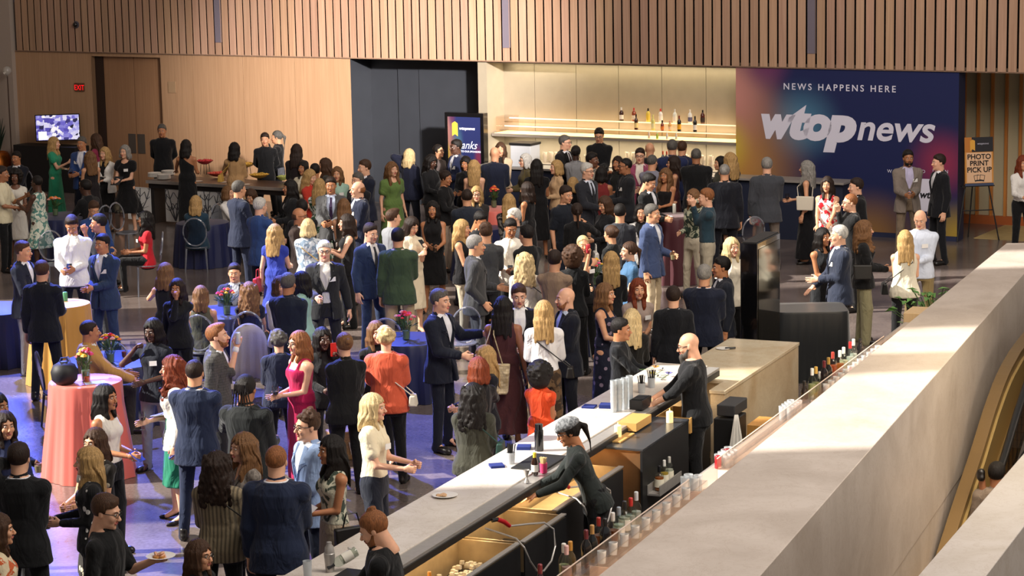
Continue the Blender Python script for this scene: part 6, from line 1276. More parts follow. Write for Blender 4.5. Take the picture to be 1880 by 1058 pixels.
text('lettering', 'thanks', .22, lambda x, y, q: W0(k0 + .20 + x, .604, 1.36 + q), M_lw, kd, shear=.4, sx=.9); text('lettering', 'TO OUR SPONSORS', .05, lambda x, y, q: W0(k0 + .36 + x, .604, 1.29 + q), M_lw, kd, offset=.001)
# exit sign, camera dome, notice, television
s_, z_ = wallst(147, 160); ex = empty('exit_sign', wall(s_, 0, z_), WROT, 'small red lit EXIT sign on the wood wall left of the doors', 'exit sign')
MB(W0).box(-.13, .13, .002, .03, -.09, .09).build('plate', mat('sign_glass', '#6a4530', .3), ex); text('lettering', 'EXIT', .16, lambda x, y, q: W0(x, .032, q - .06), mat('exit_red', '#e01828', .5, emit='#ff1a28', estr=.7), ex, align='CENTER', sx=.85)
s_, z_ = wallst(143, 45); cdm = empty('security_camera', wall(s_, .05, z_), WROT, 'round dark dome camera on the wooden slats above the EXIT sign', 'camera')
MB(lambda x, y, z: W0(x, z, y)).lathe([(.075, 0), (.075, .02), (.055, .03)], seg=20).build('mount', mat('dome_grey', '#4a4a55', .4), cdm, smooth=True); MB(lambda x, y, z: W0(x, z, y)).lathe([(.055, .03), (.05, .06), (.03, .08), (.001, .085)], seg=20).build('dome', mat('gloss_black', '#0b0b0d', .2), cdm, smooth=True)
s_, z_ = wallst(316, 160); nt_ = MB(W0); nt_.box(-.10, .10, .001, .012, -.12, .12); nt_.build('wall_notice', mat('notice', '#a88a6a', .5), loc=wall(s_, 0, z_), rz=WROT, label='faint beige square notice on the wood wall right of the doors', cat='notice')
s_, z_ = wallst(106, 234, .40); tv = empty('television', wall(s_, .40, z_), R(8), 'flat wall television showing a bright purple and white street scene', 'television')
MB(W0).box(-.48, .48, -.03, .03, -.29, .29).build('case', mat('gloss_black', '#0b0b0d', .2), tv, bevel=.006)
m, nt, b = new_mat('tv_picture'); g_ = N(nt, 'ShaderNodeTexCoord'); mp = N(nt, 'ShaderNodeMapping'); mp.inputs['Scale'].default_value = (7, 5, 1); v_ = N(nt, 'ShaderNodeTexVoronoi', Scale=1.6); v_.distance = 'CHEBYCHEV'; nt.links.new(g_.outputs['UV'], mp.inputs[0]); nt.links.new(mp.outputs[0], v_.inputs['Vector'])
r_ = ramp(nt, v_.outputs['Color'], [(.15, '#141433'), (.35, '#5a50b8'), (.6, '#a9a4e0'), (.85, '#f4eef0')]); nt.links.new(r_.outputs[0], b.inputs['Emission Color']); b.inputs['Emission Strength'].default_value = .9; b.inputs['Base Color'].default_value = (.02, .02, .02, 1)
uvplane('screen', W0, -.46, .46, -.27, .27, .031, m, tv); MB(W0).box(-.05, .05, -.37, -.03, -.05, .05).build('bracket', M_black, tv)
MB(W0).box(-.42, -.24, .032, .0325, -.26, -.08).build('picture_detail', mat('tv_detail', '#e8e4e8', .5, emit='#efe8e8', estr=.9), tv)
# black sideboard, copper planter, globe lamp
MB(W0).box(-3.2, -1.45, .02, .5, 0, 1.0).build('black_sideboard', mat('sideboard', '#121114', .6), loc=wall(0, 0, 0), rz=WROT, bevel=.01, label='long black sideboard against the wall under the television', cat='sideboard')
p_ = tuple(at(-8, 296, .6)[:2]) + (0,); cp_ = empty('copper_planter', p_, 0, 'large round copper planter with spiky leaves at the left edge', 'planter')
MB().lathe([(.25, 0), (.42, .2), (.5, .5), (.46, .8), (.36, .95), (.33, .95), (.3, .9), (.001, .9)], seg=32).build('bowl', mat('copper', '#b8682a', .25, .9), cp_, smooth=True); rg = random.Random(3); m_ = MB()
for i in range(26):
    a_, t_ = rg.uniform(0, 6.28), rg.uniform(.08, .26); h_ = rg.uniform(.5, .95); m_.tube([(.1 * math.cos(a_), .1 * math.sin(a_), .88), (t_ * math.cos(a_), t_ * math.sin(a_), .9 + h_ * .6), (t_ * 1.5 * math.cos(a_), t_ * 1.5 * math.sin(a_), .9 + h_)], [.022, .026, .003], 5)
m_.build('leaves', mat('leaf_dark', '#1f2f22', .5), cp_, smooth=True); cp_.scale = (.75, .75, .85)
p_ = wall(-3.72, .45, 0); gl = empty('globe_lamp', p_, 0, 'clear glass globe on a thin dark pole against the plaster wall', 'lamp')
gs, gz = wallst(13, 130, .45); p_ = wall(gs, .45, 0); gl.location = p_
MB().lathe([(.14, 0), (.14, .02), (.02, .03), (.001, .03)], seg=24).build('base', M_black, gl, smooth=True); MB().tube([(0, 0, .02), (0, 0, gz - .12)], .014, 8).build('pole', mat('pole_bronze', '#4a3a32', .4, .6), gl, smooth=True)
MB().lathe([(.001, gz - .12)] + [(.10 * math.sin(t), gz - .10 * math.cos(t)) for t in [k * math.pi / 10 for k in range(1, 10)]] + [(.001, gz + .1)], seg=20).build('globe', mat('globe', '#d8d4cc', .1, trans=.6), gl, smooth=True)
# easel with the pick up sign
e0 = at(1757, 445); e1 = at(1834, 442)
ez = math.atan2(e1[1] - e0[1], e1[0] - e0[0]); em = (e0 + e1) / 2; W_e = np.linalg.norm(e1 - e0)
ea = empty('easel', tuple(em), ez, 'black tripod easel at the right holding the photo sign', 'easel')
for x0, x1, y0 in ((-W_e / 2, -.08, 0), (W_e / 2, .08, 0), (0, 0, .55)): MB().tube([(x0, y0, 0), (x1, .18, 1.75)], .013, 8).build('leg', M_black, ea, smooth=True)
MB().tube([(-.30, .075, .55), (.30, .075, .55)], .01, 6).build('crossbar', M_black, ea); MB().box(-.30, .30, .03, .10, .98, 1.0).build('ledge', M_black, ea)
sg = empty('easel_sign', tuple(em), ez, 'cardboard sign reading PHOTO PRINT PICK UP standing on the easel', 'sign')
E0 = lambda x, o_, z: (x, -o_ - .03 + (z - 1.0) * .10, z)
SW, S0, S1 = .26, 1.003, 1.86
MB(E0).box(-SW, SW, 0, .008, S0, S1).build('board', mat('sign_amber', '#c98a3c', .6), sg); MB(E0).box(-SW, SW, .009, .0095, 1.60, S1).build('header', mat('sign_dark', '#1b1a20', .6), sg)
MB(E0).box(-SW, -SW + .13, .010, .0105, 1.60, S1).build('corner', mat('sign_orange', '#b8722a', .6), sg); MB(E0).add([(-.16, .0115, 1.62), (-.115, .0115, 1.65), (-.07, .0115, 1.62), (-.07, .0115, 1.80), (-.115, .0115, 1.82), (-.16, .0115, 1.80)], [(0, 1, 2, 3, 4, 5)]).build('ribbon', mat('sign_ribbon', '#d9a03a', .6), sg)
MB(E0).box(-SW + .03, SW - .03, .009, .010, 1.06, 1.59).build('panel', mat('sign_peach', '#e0b690', .6), sg); MB(E0).box(-SW, SW, .0085, .009, S0, 1.05).build('footer', mat('sign_slate', '#3a4560', .6), sg)
for j, t_ in enumerate(('PHOTO', 'PRINT', 'PICK UP')): text('lettering', t_, .125, lambda x, y, q, j=j: E0(x, .013, 1.475 - j * .115 + q), M_ink, sg, align='CENTER', offset=.003)
text('lettering', 'wtopnews', .05, lambda x, y, q: E0(-.03 + x, .013, 1.73 + q), M_wh, sg, shear=.2, offset=.001)
for j, (x, a_) in enumerate(((-.05, .2), (.0, 0), (.05, -.2))):
    c_, s_ = math.cos(a_), math.sin(a_); f_ = lambda u, v, x=x, c_=c_, s_=s_: (x + u * c_ - v * s_, .0115 + .0006 * j, 1.14 + u * s_ + v * c_)
    MB(E0).add([f_(-.045, -.055), f_(.045, -.055), f_(.045, .055), f_(-.045, .055)], [(0, 1, 2, 3)]).build('photo_icon', M_ink, sg)
    f2 = lambda u, v, x=x, c_=c_, s_=s_: (x + u * c_ - v * s_, .0117 + .0006 * j, 1.14 + u * s_ + v * c_); MB(E0).add([f2(-.036, -.03), f2(.036, -.03), f2(.036, .046), f2(-.036, .046)], [(0, 1, 2, 3)]).build('photo_icon_window', mat('sign_peach', '#e0b690', .6), sg)
# black kiosk panel and black draped table beside the marble block
kp_ = empty('black_kiosk', bar(0, 0, 0), BROT, 'tall glossy black kiosk panel standing behind the marble block', 'kiosk')
MB(L).box(11.62, 12.60, .02, .24, .03, 1.98).build('case', mat('kiosk_black', '#0a0a0c', .12, coat=.6), kp_, bevel=.008); MB(L).box(11.66, 12.56, .241, .246, .25, 1.9).build('mirror_panel', mat('kiosk_glass', '#3a3630', .08, .7), kp_)
MB(L).box(11.55, 12.67, -.06, .32, 0, .03).build('foot', M_black, kp_, bevel=.005); MB(L).box(11.64, 12.58, .04, .22, 1.981, 1.99).build('vent_top', mat('vent_top', '#2a2726', .6, bump=.5, bscale=250), kp_)
def draped_box(p, w_, d_, h, m, label, rz=0):
    e = empty('draped_table', p, rz, label, 'table'); n = 96; vs = []; rg = random.Random(4)
    for lv, (z, k_) in enumerate(((0, 1.), (h * .5, .97), (h - .03, .95), (h, .93))):
        for i in range(n):
            t = 2 * math.pi * i / n; c_, s_ = math.cos(t), math.sin(t); q = (abs(c_) ** 8 + abs(s_) ** 8) ** (-1 / 8); f_ = 1 + (.035 if lv == 0 else .02 if lv == 1 else 0) * math.sin(i * 1.9)
            vs.append((w_ / 2 * q * c_ * k_ * f_, d_ / 2 * q * s_ * k_ * f_, z))
    fs = [(l * n + i, l * n + (i + 1) % n, (l + 1) * n + (i + 1) % n, (l + 1) * n + i) for l in range(3) for i in range(n)] + [[3 * n + i for i in range(n)]]
    MB().add(vs, fs).build('tablecloth', m, e, smooth=True); return e
p0 = at(1425, 578, .9); p1 = at(1550, 578, .9)
draped_box(((p0[0] + p1[0]) / 2 + .05, p0[1] + .38, 0), 1.0, .78, .92, mat('black_satin', '#15181b', .35, sheen=.4), 'square table under a black satin cloth beside the kiosk')
# potted plant near the parapet end
pl = empty('potted_plant', tuple(at(1722, 600, 0)), 0, 'green leafy potted plant rising behind the marble parapet', 'plant')
pq = at(1715, 545, 1.05); pl.location = (pq[0], pq[1], 0)
MB().lathe([(.14, 0), (.2, .45), (.17, .45), (.15, .4), (.001, .4)], seg=24).build('pot', mat('pot_white', '#cfc8bc', .5), pl, smooth=True); rg = random.Random(6); m_ = MB(); st_ = MB()
for i in range(70):
    a_ = rg.uniform(0, 6.28); r_ = rg.uniform(.08, .55); z_ = rg.uniform(.75, 1.22) - r_ * .3; cx, cy = r_ * math.cos(a_) * 1.1, r_ * math.sin(a_) * .7; l_ = rg.uniform(.10, .17); w_ = l_ * .30; dz = rg.uniform(-.07, .05)
    ca, sa = math.cos(a_ + rg.uniform(-.5, .5)), math.sin(a_ + rg.uniform(-.5, .5))
    m_.add([(cx - ca * l_ / 2, cy - sa * l_ / 2, z_), (cx - sa * w_, cy + ca * w_, z_ + .02), (cx + ca * l_ / 2, cy + sa * l_ / 2, z_ + dz), (cx + sa * w_, cy - ca * w_, z_ + .02)], [(0, 1, 2, 3)]); st_.tube([(0, 0, .4), (cx * .5, cy * .5, z_ * .8), (cx, cy, z_)], .005, 4)
o = m_.build('leaves', mat('leaf_green', '#5f8a44', .45, noise=.3, nscale=9), pl); s_ = o.modifiers.new('s', 'SOLIDIFY'); s_.thickness = .003; st_.build('stems', mat('stem_green', '#4a6a34', .6), pl)
# wooden end box of the back counter
q0 = at(1650, 640, 1.0); MB().box(-.25, .25, -.2, .2, 0, 1.02).build('host_stand', wood('stand_wood', '#c9a878', '#d9bb90'), bevel=.006, loc=bar(12.9, 2.02, 0), rz=BROT, label='pale wooden stand at the far end of the parapet', cat='stand')
# escalator in the void
es = empty('escalator', bar(0, 0, 0), BROT, 'escalator with a black handrail and bronze sides going down behind the parapet', 'escalator')
def epath(pts, n=40):
    us = [p[0] for p in pts]; zs = [p[1] for p in pts]; return [(float(u), float(np.interp(u, us, zs))) for u in np.linspace(us[0], us[-1], n)]
CLD = epath([(2, -3.3), (5, -1.9), (7.2, -.86), (8.5, -.26), (9.4, .12), (10.0, .42), (10.5, .62), (10.9, .74), (11.5, .84), (12.3, .90), (13.6, .93), (16, .93)], 60)
def strip(v0, v1, path, dz0, dz1, name, m):
    g = MB(L)
    for (a0, z0), (a1, z1) in zip(path[:-1], path[1:]): g.hexa([(a0, v0, z0 + dz0), (a1, v0, z1 + dz0), (a1, v1, z1 + dz0), (a0, v1, z0 + dz0)], [(a0, v0, z0 + dz1), (a1, v0, z1 + dz1), (a1, v1, z1 + dz1), (a0, v1, z0 + dz1)])
    return g.build(name, m, es, smooth=True)
strip(3.36, 3.50, CLD, -.30, 0, 'bronze_cladding', mat('bronze_clad', '#7d6440', .4, .5))
strip(3.50, 3.53, CLD, -.55, -.10, 'inner_panel', mat('balustrade', '#b59a62', .3, .5))
strip(3.53, 3.72, CLD, -.62, -.55, 'skirt_deck', mat('skirt_steel', '#a88e5e', .3, .7))
strip(3.735, 3.755, CLD, -.55, -.05, 'glass_balustrade', glass('smoke_glass', '#b8a888', .05))
MB(L).tube([(u, 3.745, z + .0) for u, z in CLD], .045, 10).build('handrail', mat('handrail', '#0d0c0c', .35), es, smooth=True)
strip(4.62, 4.64, CLD, -.55, -.05, 'glass_balustrade', glass('smoke_glass', '#b8a888', .05))
MB(L).tube([(u, 4.63, z + .0) for u, z in CLD], .045, 10).build('handrail', mat('handrail', '#0d0c0c', .35), es, smooth=True)
stp = MB(L); u = 2.2
while u < 13.5:
    z = float(np.interp(u, [p[0] for p in CLD], [p[1] for p in CLD])) - .95; z = math.floor(z / .2) * .2; stp.box(u, u + .38, 3.76, 4.61, z - .25, z); u += .4
stp.build('steps', mat('escalator_steps', '#3a3836', .5, .4), es)
strip(3.53, 4.8, [(p[0], p[1] - .95) for p in CLD], -.5, -.28, 'truss', M_black)
lamp('escalator_light', 'AREA', bar(8.5, 4.1, 3.0), bar(9.0, 3.9, 0), 60, (1, .8, .5), 1.5)
person(1830, 851, 1.75, 160, 0, 'short', 'bk', 't', SU('#8a7a6a', '#3a3430', '#8a7a6a'), 'dd', 'person in a taupe jacket| with black hair, going down the escalator', z0=-1.55)
# ================================================================ guest tables, chairs, flowers, buffet
def drape(p, r, h, m, label, group=None, flare=1.22, folds=11, seed=1, cat='table', top=None):
    e = empty('high_table' if h > .9 else 'round_table', (p[0], p[1], 0), seed, label, cat, group); n = 110; vs = []
    for z, k_, a_ in ((.004, flare, .055), (h * .35, 1 + (flare - 1) * .6, .045), (h * .75, 1.03, .025), (h - .03, 1.01, .006), (h - .004, .99, 0), (h, .96, 0)):
        for i in range(n):
            t = 2 * math.pi * i / n; q = k_ + a_ * math.sin(folds * t + 1.3 * math.sin(3 * t + seed)) + a_ * .4 * math.sin(2.3 * folds * t)
            vs.append((r * q * math.cos(t), r * q * math.sin(t), z))
    fs = [(l * n + i, l * n + (i + 1) % n, (l + 1) * n + (i + 1) % n, (l + 1) * n + i) for l in range(5) for i in range(n)] + [[5 * n + i for i in range(n)]]
    MB().add(vs, fs).build('tablecloth', m, e, smooth=True); return e
M_nvc = mat('navy_satin', '#121a45', .5, sheen=.1)
TB = [((112, 557, 1.07), .38, mat('gold_satin', '#c08a34', .45, sheen=.3), 'high table under a gold yellow cloth at the left, between two standing suits', 'high cocktail tables'),
      ((157, 699, 1.07), .40, mat('coral_satin', '#d8685a', .5, sheen=.3), 'high table under a coral pink cloth reaching the floor, front left', 'high cocktail tables'),
      ((906, 383, 1.07), .40, mat('coral_satin', '#d8685a', .5, sheen=.3), 'high table under a coral cloth deep in the crowd', 'high cocktail tables'),
      ((1238, 396, 1.07), .42, mat('maroon_satin', '#4a1620', .5, sheen=.3), 'high table under a dark maroon cloth behind the teal shirt', 'high cocktail tables'),
      ((212, 660, .75), .62, M_nvc, 'low round navy table with a flower vase, beside the tan jacket', 'low navy tables'),
      ((415, 572, .75), .60, M_nvc, 'low round navy table with pink and yellow flowers, seated guests around it', 'low navy tables'),
      ((748, 622, .75), .50, M_nvc, 'low round navy table with red flowers behind the coral blouse', 'low navy tables'),
      ((-12, 566, .75), .60, M_nvc, 'low round navy table cut off by the left edge', 'low navy tables'),
      ((372, 408, .75), .46, M_nvc, 'low round navy table in front of the buffet by the teal jacket', 'low navy tables'),
      ((118, 396, .75), .60, M_nvc, 'low round navy table with orange flowers near the wall television', 'low navy tables'),
      ((1086, 520, .95), .40, M_nvc, 'dark draped table with yellow flowers in the middle of the crowd', 'low navy tables')]
for i, (q, r, m_, t, g_) in enumerate(TB): drape(at(*q), r, q[2], m_, t, g_, seed=i + 1, folds=11 if q[2] > 1 else 17, flare=1.28 if q[2] > 1 else 1.12)
FC = dict(r='#c8202a', o='#e07a2a', y='#e0b020', p='#d83a70', k='#e0a090', w='#e8dcc8')
def vase(p, z, cols, label, r=.13, n=12, h=.17, seed=1):
    e = empty('flower_vase', (p[0], p[1], z), seed, label, 'flowers', 'table flower arrangements'); rg = random.Random(seed)
    MB().lathe([(.04, 0), (.048, .01), (.055, h), (.05, h), (.042, .012), (.001, .012)], seg=18).build('vase', glass('vase_glass', '#e6ece6'), e, smooth=True); MB().lathe([(.04, .012), (.046, h * .7), (.001, h * .7)], seg=18).build('water', mat('vase_water', '#b9c4a4', .1, trans=.4), e, smooth=True)
    lf = MB(); st_ = MB()
    for i in range(26):
        a_ = rg.uniform(0, 6.28); q = rg.uniform(.3, 1.15) * r; z_ = h + rg.uniform(.0, .15); x, y = q * math.cos(a_), q * math.sin(a_); w_ = .018
        lf.add([(x * .5, y * .5, h), (x - y / r * w_, y + x / r * w_, (z_ + h) / 2 + .02), (x * 1.3, y * 1.3, z_), (x + y / r * w_, y - x / r * w_, (z_ + h) / 2 + .02)], [(0, 1, 2, 3)])
    for i in range(n):
        a_ = i * 2.4; q = r * .95 * math.sqrt((i + .3) / n); x, y, z_ = q * math.cos(a_), q * math.sin(a_), h + .10 + .07 * (1 - (q / r) ** 2) + rg.uniform(-.015, .015); s_ = rg.uniform(.024, .038)
        st_.tube([(0, 0, .02), (x * .6, y * .6, h), (x, y, z_)], .003, 4); f_ = MB(); c_ = FC[cols[i % len(cols)]]
        for lay in range(3): f_.lathe([(.001, z_ - s_ * .3), (s_ * (1 - lay * .25), z_ + s_ * (.1 + .2 * lay)), (s_ * (.75 - lay * .22), z_ + s_ * (.55 + .15 * lay)), (.001, z_ + s_ * (.3 + .2 * lay))], x, y, 9, wob=lambda t, u: .14 * math.sin(5 * t))
        f_.build('blossom', mat('blossom ' + c_, c_, .6), e, smooth=True)
    o = lf.build('foliage', mat('leaf_mid', '#3f5a2e', .5), e); s_ = o.modifiers.new('s', 'SOLIDIFY'); s_.thickness = .002; st_.build('stems', mat('stem_green', '#4a6a34', .6), e)
for i, (x, y, z, c_, t, r) in enumerate([(203, 667, .75, 'ryok', 'glass vase of red, yellow and orange flowers on the navy table by the tan jacket', .14), (158, 699, 1.07, 'ypr', 'small vase of pink, red and yellow flowers on the coral table', .09), (417, 578, .75, 'poyr', 'vase of pink, orange and yellow flowers among the seated guests', .14),
        (746, 624, .75, 'rpkr', 'vase of red and pink flowers on the navy table behind the coral blouse', .14), (907, 381, 1.07, 'ro', 'thin vase of red and orange flowers on the deep coral table', .07), (1093, 524, .95, 'yprk', 'vase of yellow and pink flowers in the middle of the crowd', .12),
        (102, 396, .75, 'ok', 'vase of orange flowers near the wall television', .12), (880, 415, .85, 'oyk', 'vase of orange and yellow flowers behind the silver haired suit', .13), (990, 285, 1.09, 'ryo', 'vase of red and yellow flowers on the serving counter', .12)]): vase(at(x, y, z), z, c_, t, r, seed=i + 1)
drape(at(880, 418, .85), .4, .85, M_nvc, 'dark draped table with orange flowers, mostly hidden in the crowd', 'low navy tables', seed=20)
for i, (x, y, z, t) in enumerate(((228, 655, .75, 'tea light in a copper cup on the navy table by the tan jacket'), (160, 702, 1.07, 'tea light in a copper cup on the coral table'))):
    p = at(x, y, z); e = empty('tea_light', tuple(p), 0, t, 'candle'); MB().lathe([(.025, 0), (.032, .06), (.028, .06), (.022, .008), (.001, .008)], seg=14).build('cup', mat('copper_cup', '#b5683c', .3, .6), e, smooth=True); MB().lathe([(.001, .012), (.008, .022), (.001, .045)], seg=8).build('flame', mat('flame', '#ffd080', .5, emit='#ffb040', estr=14), e, smooth=True)
p = at(245, 655, .75); e = empty('wine_glass', tuple(p), 0, 'empty stemmed wine glass on the navy table by the tan jacket', 'glass'); MB().lathe([(.033, 0), (.033, .003), (.004, .008), (.004, .085), (.028, .10), (.040, .135), (.034, .19), (.032, .19), (.038, .135), (.001, .09)], seg=16).build('bowl', glass('cup_glass', '#eef0f0'), e, smooth=True)
p = at(175, 703, 1.07); o = MB().box(-.12, .12, -.08, .08, 0, .004).build('leaflet', mat('held paper', '#d9d6cf', .6), loc=tuple(p), rz=.4, label='white leaflet lying on the coral table', cat='paper')
p = at(120, 553, 1.07); MB().lathe([(.024, 0), (.033, .008), (.033, .112), (.027, .122), (.001, .120)], seg=16).build('drink_can', mat('can green', '#5a9a72', .3, .3), smooth=True, loc=tuple(p), label='green and white drink can on the gold table', cat='can')
p = at(1238, 392, 1.07); MB().lathe([(.024, 0), (.030, .008), (.030, .15), (.025, .16), (.001, .158)], seg=16).build('drink_can', mat('can pale', '#cfd2c4', .3, .3), smooth=True, loc=tuple(p), label='pale slim can on the maroon table', cat='can')
p = at(1222, 400, 1.07); MB().lathe([(.05, 0), (.09, .01), (.12, .02), (.001, .008)], seg=20).build('plate', mat('china', '#e6e1d8', .3), smooth=True, loc=tuple(p), label='white plate on the maroon table', cat='plate')
# black cap and backpack on the coral table side
p = at(122, 706, 1.07); e = empty('backpack', (p[0] - .02, p[1] + .02, 1.072), .3, 'small black backpack with a blue top set on the left of the coral table', 'bag')
MB().lathe([(.09, 0), (.14, .05), (.15, .14), (.12, .21), (.05, .25), (.001, .255)], seg=20).build('pouch', mat('nylon_black', '#121216', .6), e, smooth=True); MB().tube([(-.05, 0, .24), (-.03, 0, .29), (.03, 0, .29), (.05, 0, .24)], .008, 6).build('handle', mat('nylon_blue', '#20306a', .6), e, smooth=True)
# ghost chairs
M_gh = glass('ghost_acrylic', '#dfe4ec', .05); M_ghe = mat('ghost_frame', '#b9bdc8', .12, trans=.75)
def ghost(x, y, rz, label, seat=.45, draped=False, mt=None):
    e = empty('clear_chair', (x, y, 0), rz, label, 'chair', 'clear acrylic chairs'); mt = mt or M_ghe
    MB().prism([(.21 * math.cos(t), .21 * math.sin(t)) for t in [k * math.pi / 12 for k in range(24)]], seat - .02, seat).build('seat', mt, e, bevel=.004)
    for sx in (-1, 1):
        MB().tube([(sx * .19, -.17, 0), (sx * .175, -.16, seat - .02)], [.012, .018], 8).build('leg', mt, e, smooth=True)
        MB().tube([(sx * .19, .22, 0), (sx * .165, .17, seat - .02)], [.012, .018], 8).build('leg', mt, e, smooth=True)
    ring = [(.20 * math.sin(t), .20 + .03 * (1 - math.cos(t)), seat + .27 - .24 * math.cos(t)) for t in [2 * math.pi * k / 28 for k in range(29)]]
    MB().tube(ring, .013, 8).build('back_frame', mt, e, smooth=True)
    pn = MB(); pn.add([(.19 * math.sin(t), .205 + .03 * (1 - math.cos(t)), seat + .27 - .225 * math.cos(t)) for t in [2 * math.pi * k / 28 for k in range(28)]], [list(range(28))]); o = pn.build('back_panel', M_gh if mt is M_ghe else mt, e); s_ = o.modifiers.new('s', 'SOLIDIFY'); s_.thickness = .006
    if draped:
        vs = []; n = 26
        for i in range(n):
            t = math.pi * i / (n - 1)
            for j, zz in enumerate((0, .12, .28, .46, .62, .78)):
                top_ = seat + .54; x_ = -.235 * math.cos(t) * (1 + zz * .12); z_ = (seat + .27 + .27 * math.sin(t)) * (1 - zz) + .10 * zz if j else seat + .27 + .27 * math.sin(t)
                vs.append((x_, .265 + .012 * math.sin(i * 1.7) * (j / 3) + (.02 if j else 0) + zz * .05, z_))
        o = MB().add(vs, [(i * 6 + j, (i + 1) * 6 + j, (i + 1) * 6 + j + 1, i * 6 + j + 1) for i in range(n - 1) for j in range(5)]).build('shawl', mat('ivory_knit', '#cfc4b0', .9, bump=.3), smooth=True, loc=(x, y, 0), rz=rz, label='ivory pleated shawl draped over the back of a clear chair', cat='shawl'); s_ = o.modifiers.new('s', 'SOLIDIFY'); s_.thickness = .008
    return e
for i in PEOPLE:
    if i.get('sit'): ghost(i['g'][0], i['g'][1], i['fa'], 'clear chair under the ' + i['label'], i['seat'])
for x, y, z, rz, t, dr in [(237, 620, .98, 150, 'empty clear chair behind the navy table, left of the black haired guest', 0), (716, 576, .98, 170, 'empty clear chair by the red flowers', 0), (461, 588, .98, 178, 'clear chair under an ivory shawl, middle left', 1), (10, 518, .98, 80, 'empty clear chair at the left edge', 0), (100, 425, .98, 30, 'empty clear chair behind the white shirt', 0), (232, 380, .9, 60, 'empty clear chair near the seated red top', 0), (845, 560, .95, 200, 'empty clear chair behind the midnight blue suit', 0), (1372, 396, .95, 200, 'empty clear chair by the serving counter', 0)]:
    p = at(x, y, z); ghost(p[0], p[1], R(rz), t, .45, dr)
ghost(*at(107, 640, .98)[:2], R(110), 'smoky dark chair with an oval back, left of the tan jacket', .45, mt=mat('smoke_chair', '#3a3a40', .2, trans=.3))
# straw bag on the floor
p = at(640, 842, 0); e = empty('straw_bag', tuple(p), .4, 'woven straw tote with white fan pattern standing on the floor', 'bag')
MB().hexa([(-.17, -.09, 0), (.17, -.09, 0), (.17, .09, 0), (-.17, .09, 0)], [(-.24, -.12, .34), (.24, -.12, .34), (.24, .12, .34), (-.24, .12, .34)]).build('basket', mat('straw', '#b08a5a', .8, noise=.3, nscale=60, bump=.6, bscale=120), e, bevel=.02)
for sx in (-.12, 0, .12): MB().add([(sx, -.105, .06), (sx + .035, -.125, .22), (sx, -.122, .20), (sx - .035, -.125, .22)], [(0, 1, 2, 3)]).build('fan_pattern', mat('white_yarn', '#e4ddd0', .8), e)
MB().tube([(-.1, -.1, .33), (-.08, -.1, .48), (.08, -.1, .48), (.1, -.1, .33)], .01, 6).build('handle', mat('straw', '#b08a5a', .8), e, smooth=True)
# buffet
_b0 = at(268, 331, .86)[:2] - WA; b_s, b_o = float(_b0 @ WS), float(_b0 @ WN); _b1 = at(553, 346, .86)[:2] - WA; b_e = float(_b1 @ WS) + .35
bf = empty('buffet_table', wall(0, 0, 0), WROT, 'long buffet table with a dark wood top and white branch patterned panels', 'buffet table')
MB(W0).box(b_s, b_e, b_o - .85, b_o, .80, .86).build('top', wood('buffet_top', '#4a3830', '#63493c', .3, scale=(3, 30, 30)), bf, bevel=.004); MB(W0).box(b_s, b_e, b_o, b_o + .012, .80, .86).build('steel_edge', M_steel, bf)
MB(W0).box(b_s + .02, b_e - .02, b_o - .80, b_o - .05, .70, .80).build('apron', mat('buffet_dark', '#1e1a1c', .6), bf)
cuts = [(273, 314), (362, 395), (468, 475), (488, 528)]
for i, (x0, x1) in enumerate(cuts):
    q0 = at(x0 + (3 if i else 2), 337, .68)[:2] - WA; q1 = at(x1, 340, .68)[:2] - WA; s0, s1 = float(q0 @ WS), float(q1 @ WS)
    if i == 2: s0 -= .35
    MB(W0).box(s0, s1, b_o - .10, b_o - .06, .06, .70).build('white_panel', mat('panel_white', '#e4e4e2', .5), bf)
    rg = random.Random(i + 3); t_ = MB(W0); wd = s1 - s0; cx = (s0 + s1) / 2
    def seg_(x, z, a, l, w_):
        x2, z2 = x + l * math.sin(a), z + l * math.cos(a); x2 = min(max(x2, s0 + .01), s1 - .01); z2 = min(z2, .695)
        t_.hexa([(x - w_, b_o - .059, z), (x - w_, b_o - .054, z), (x + w_, b_o - .054, z), (x + w_, b_o - .059, z)], [(x2 - w_ * .7, b_o - .059, z2), (x2 - w_ * .7, b_o - .054, z2), (x2 + w_ * .7, b_o - .054, z2), (x2 + w_ * .7, b_o - .059, z2)]); return x2, z2
    for a in (-.5, -.2, .1, .45):
        x, z = cx, .08
        for k in range(3):
            x, z = seg_(x, z, a + rg.uniform(-.1, .1), .22, .016 - .003 * k)
            for sgn in (-1, 1): seg_(x, z, a + sgn * .75, .16, .010)
    t_.build('branch_pattern', mat('branch_grey', '#55565c', .6), bf)
for s_ in (b_s + .04, (b_s + b_e) / 2, b_e - .1): MB(W0).box(s_, s_ + .08, b_o - .78, b_o - .08, 0, .70).build('leg_frame', mat('buffet_dark', '#1e1a1c', .6), bf)
ZT = .861
for x, y, n_, t in ((284, 321, 9, 'left stack of white plates on the buffet'), (301, 325, 10, 'front stack of white plates on the buffet'), (309, 317, 9, 'rear stack of white plates on the buffet')):
    p = at(x, y + 4, ZT); m_ = MB()
    for k in range(n_): m_.lathe([(.07, k * .009), (.135, k * .009 + .012), (.132, k * .009 + .016), (.07, k * .009 + .004)], seg=26)
    m_.build('plate_stack', mat('china', '#e6e1d8', .3), smooth=True, loc=tuple(p), label=t, cat='plates', group='plate stacks on the buffet')
M_wire = mat('wire_black', '#1a1a1c', .5, .5)
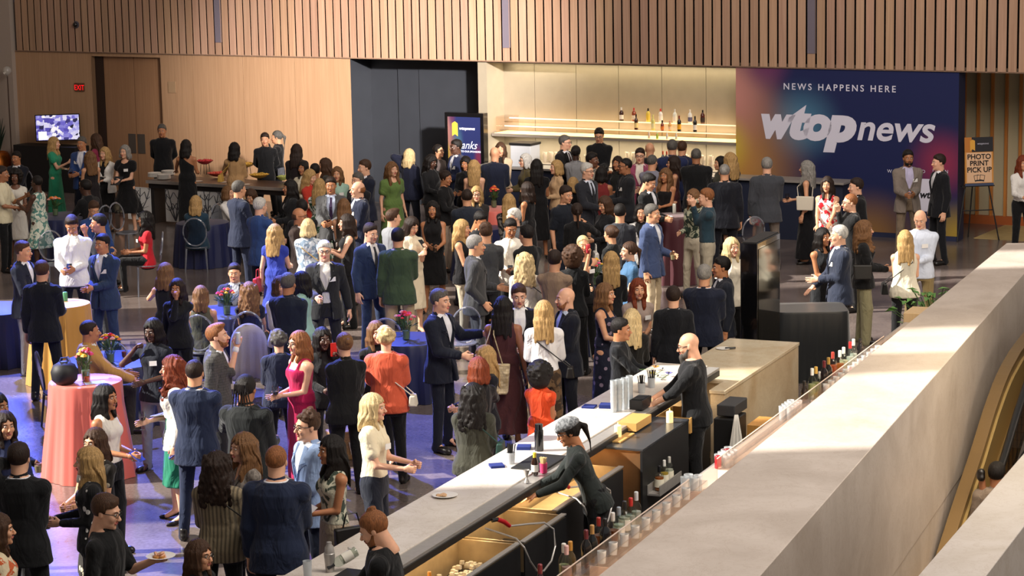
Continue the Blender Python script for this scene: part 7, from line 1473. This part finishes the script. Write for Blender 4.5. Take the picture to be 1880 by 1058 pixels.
for x, y, h_, c_, r_, t in ((377, 320, .20, '#c03038', .17, 'red bowl of salad on a wire stand'), (399, 326, .02, '#d05040', .20, 'low red dish of sliced fruit'), (452, 322, .16, '#c99a3a', .19, 'golden bowl of bread on a wire stand'), (476, 330, .03, '#d0a440', .20, 'low dish of yellow cheese'), (519, 334, .03, '#a8b060', .12, 'small bowl of green salad at the right end')):
    p = at(x, y, ZT); e = empty('serving_bowl', tuple(p), 0, t + ' on the buffet', 'bowl', 'dishes on the buffet')
    if h_ > .05:
        for k in range(4): a_ = k * math.pi / 2 + .4; MB().tube([(.10 * math.cos(a_), .10 * math.sin(a_), 0), (.08 * math.cos(a_), .08 * math.sin(a_), h_ + .02)], .006, 6).build('wire_leg', M_wire, e)
    MB().lathe([(.05, h_), (r_ * .7, h_ + .03), (r_, h_ + .075), (r_ - .01, h_ + .077), (r_ * .6, h_ + .035), (.001, h_ + .03)], seg=26).build('bowl', mat('bowl ' + c_, c_, .35), e, smooth=True); m_ = MB(); rg = random.Random(int(x))
    for k in range(30): a_, q = rg.uniform(0, 6.28), math.sqrt(rg.uniform(0, 1)) * r_ * .75; m_.lathe([(.001, h_ + .04), (.024, h_ + .055), (.02, h_ + .085), (.001, h_ + .10)], q * math.cos(a_), q * math.sin(a_), 6)
    m_.build('food', mat('foodb ' + c_, c_, .6, noise=.35, nscale=30), e, smooth=True, kind='stuff')
p = at(501, 322, ZT); e = empty('sneeze_guard', tuple(p), WROT, 'small clear stand with a white card on the buffet before the servers', 'stand'); MB().box(-.22, .22, -.12, .12, .16, .168).build('shelf', M_gh, e)
for sx in (-.2, .2): MB().box(sx - .008, sx + .008, -.1, .1, 0, .16).build('leg', M_ghe, e)
MB().box(-.06, .06, -.01, .0, .17, .36).build('card', M_badge, e)
for x, y in ((365, 333), (410, 335), (452, 339), (540, 340)):
    p = at(x, y, ZT); MB().lathe([(.05, 0), (.08, .006), (.001, .003)], seg=18).build('tasting_plate', mat('china', '#e6e1d8', .3), smooth=True, loc=tuple(p), label={365: 'small white plate near the black dress', 410: 'small white plate left of the camel dress', 452: 'small white plate right of the camel dress', 540: 'small white plate at the right end'}[x] + ' on the buffet edge', cat='plate', group='small plates on the buffet')
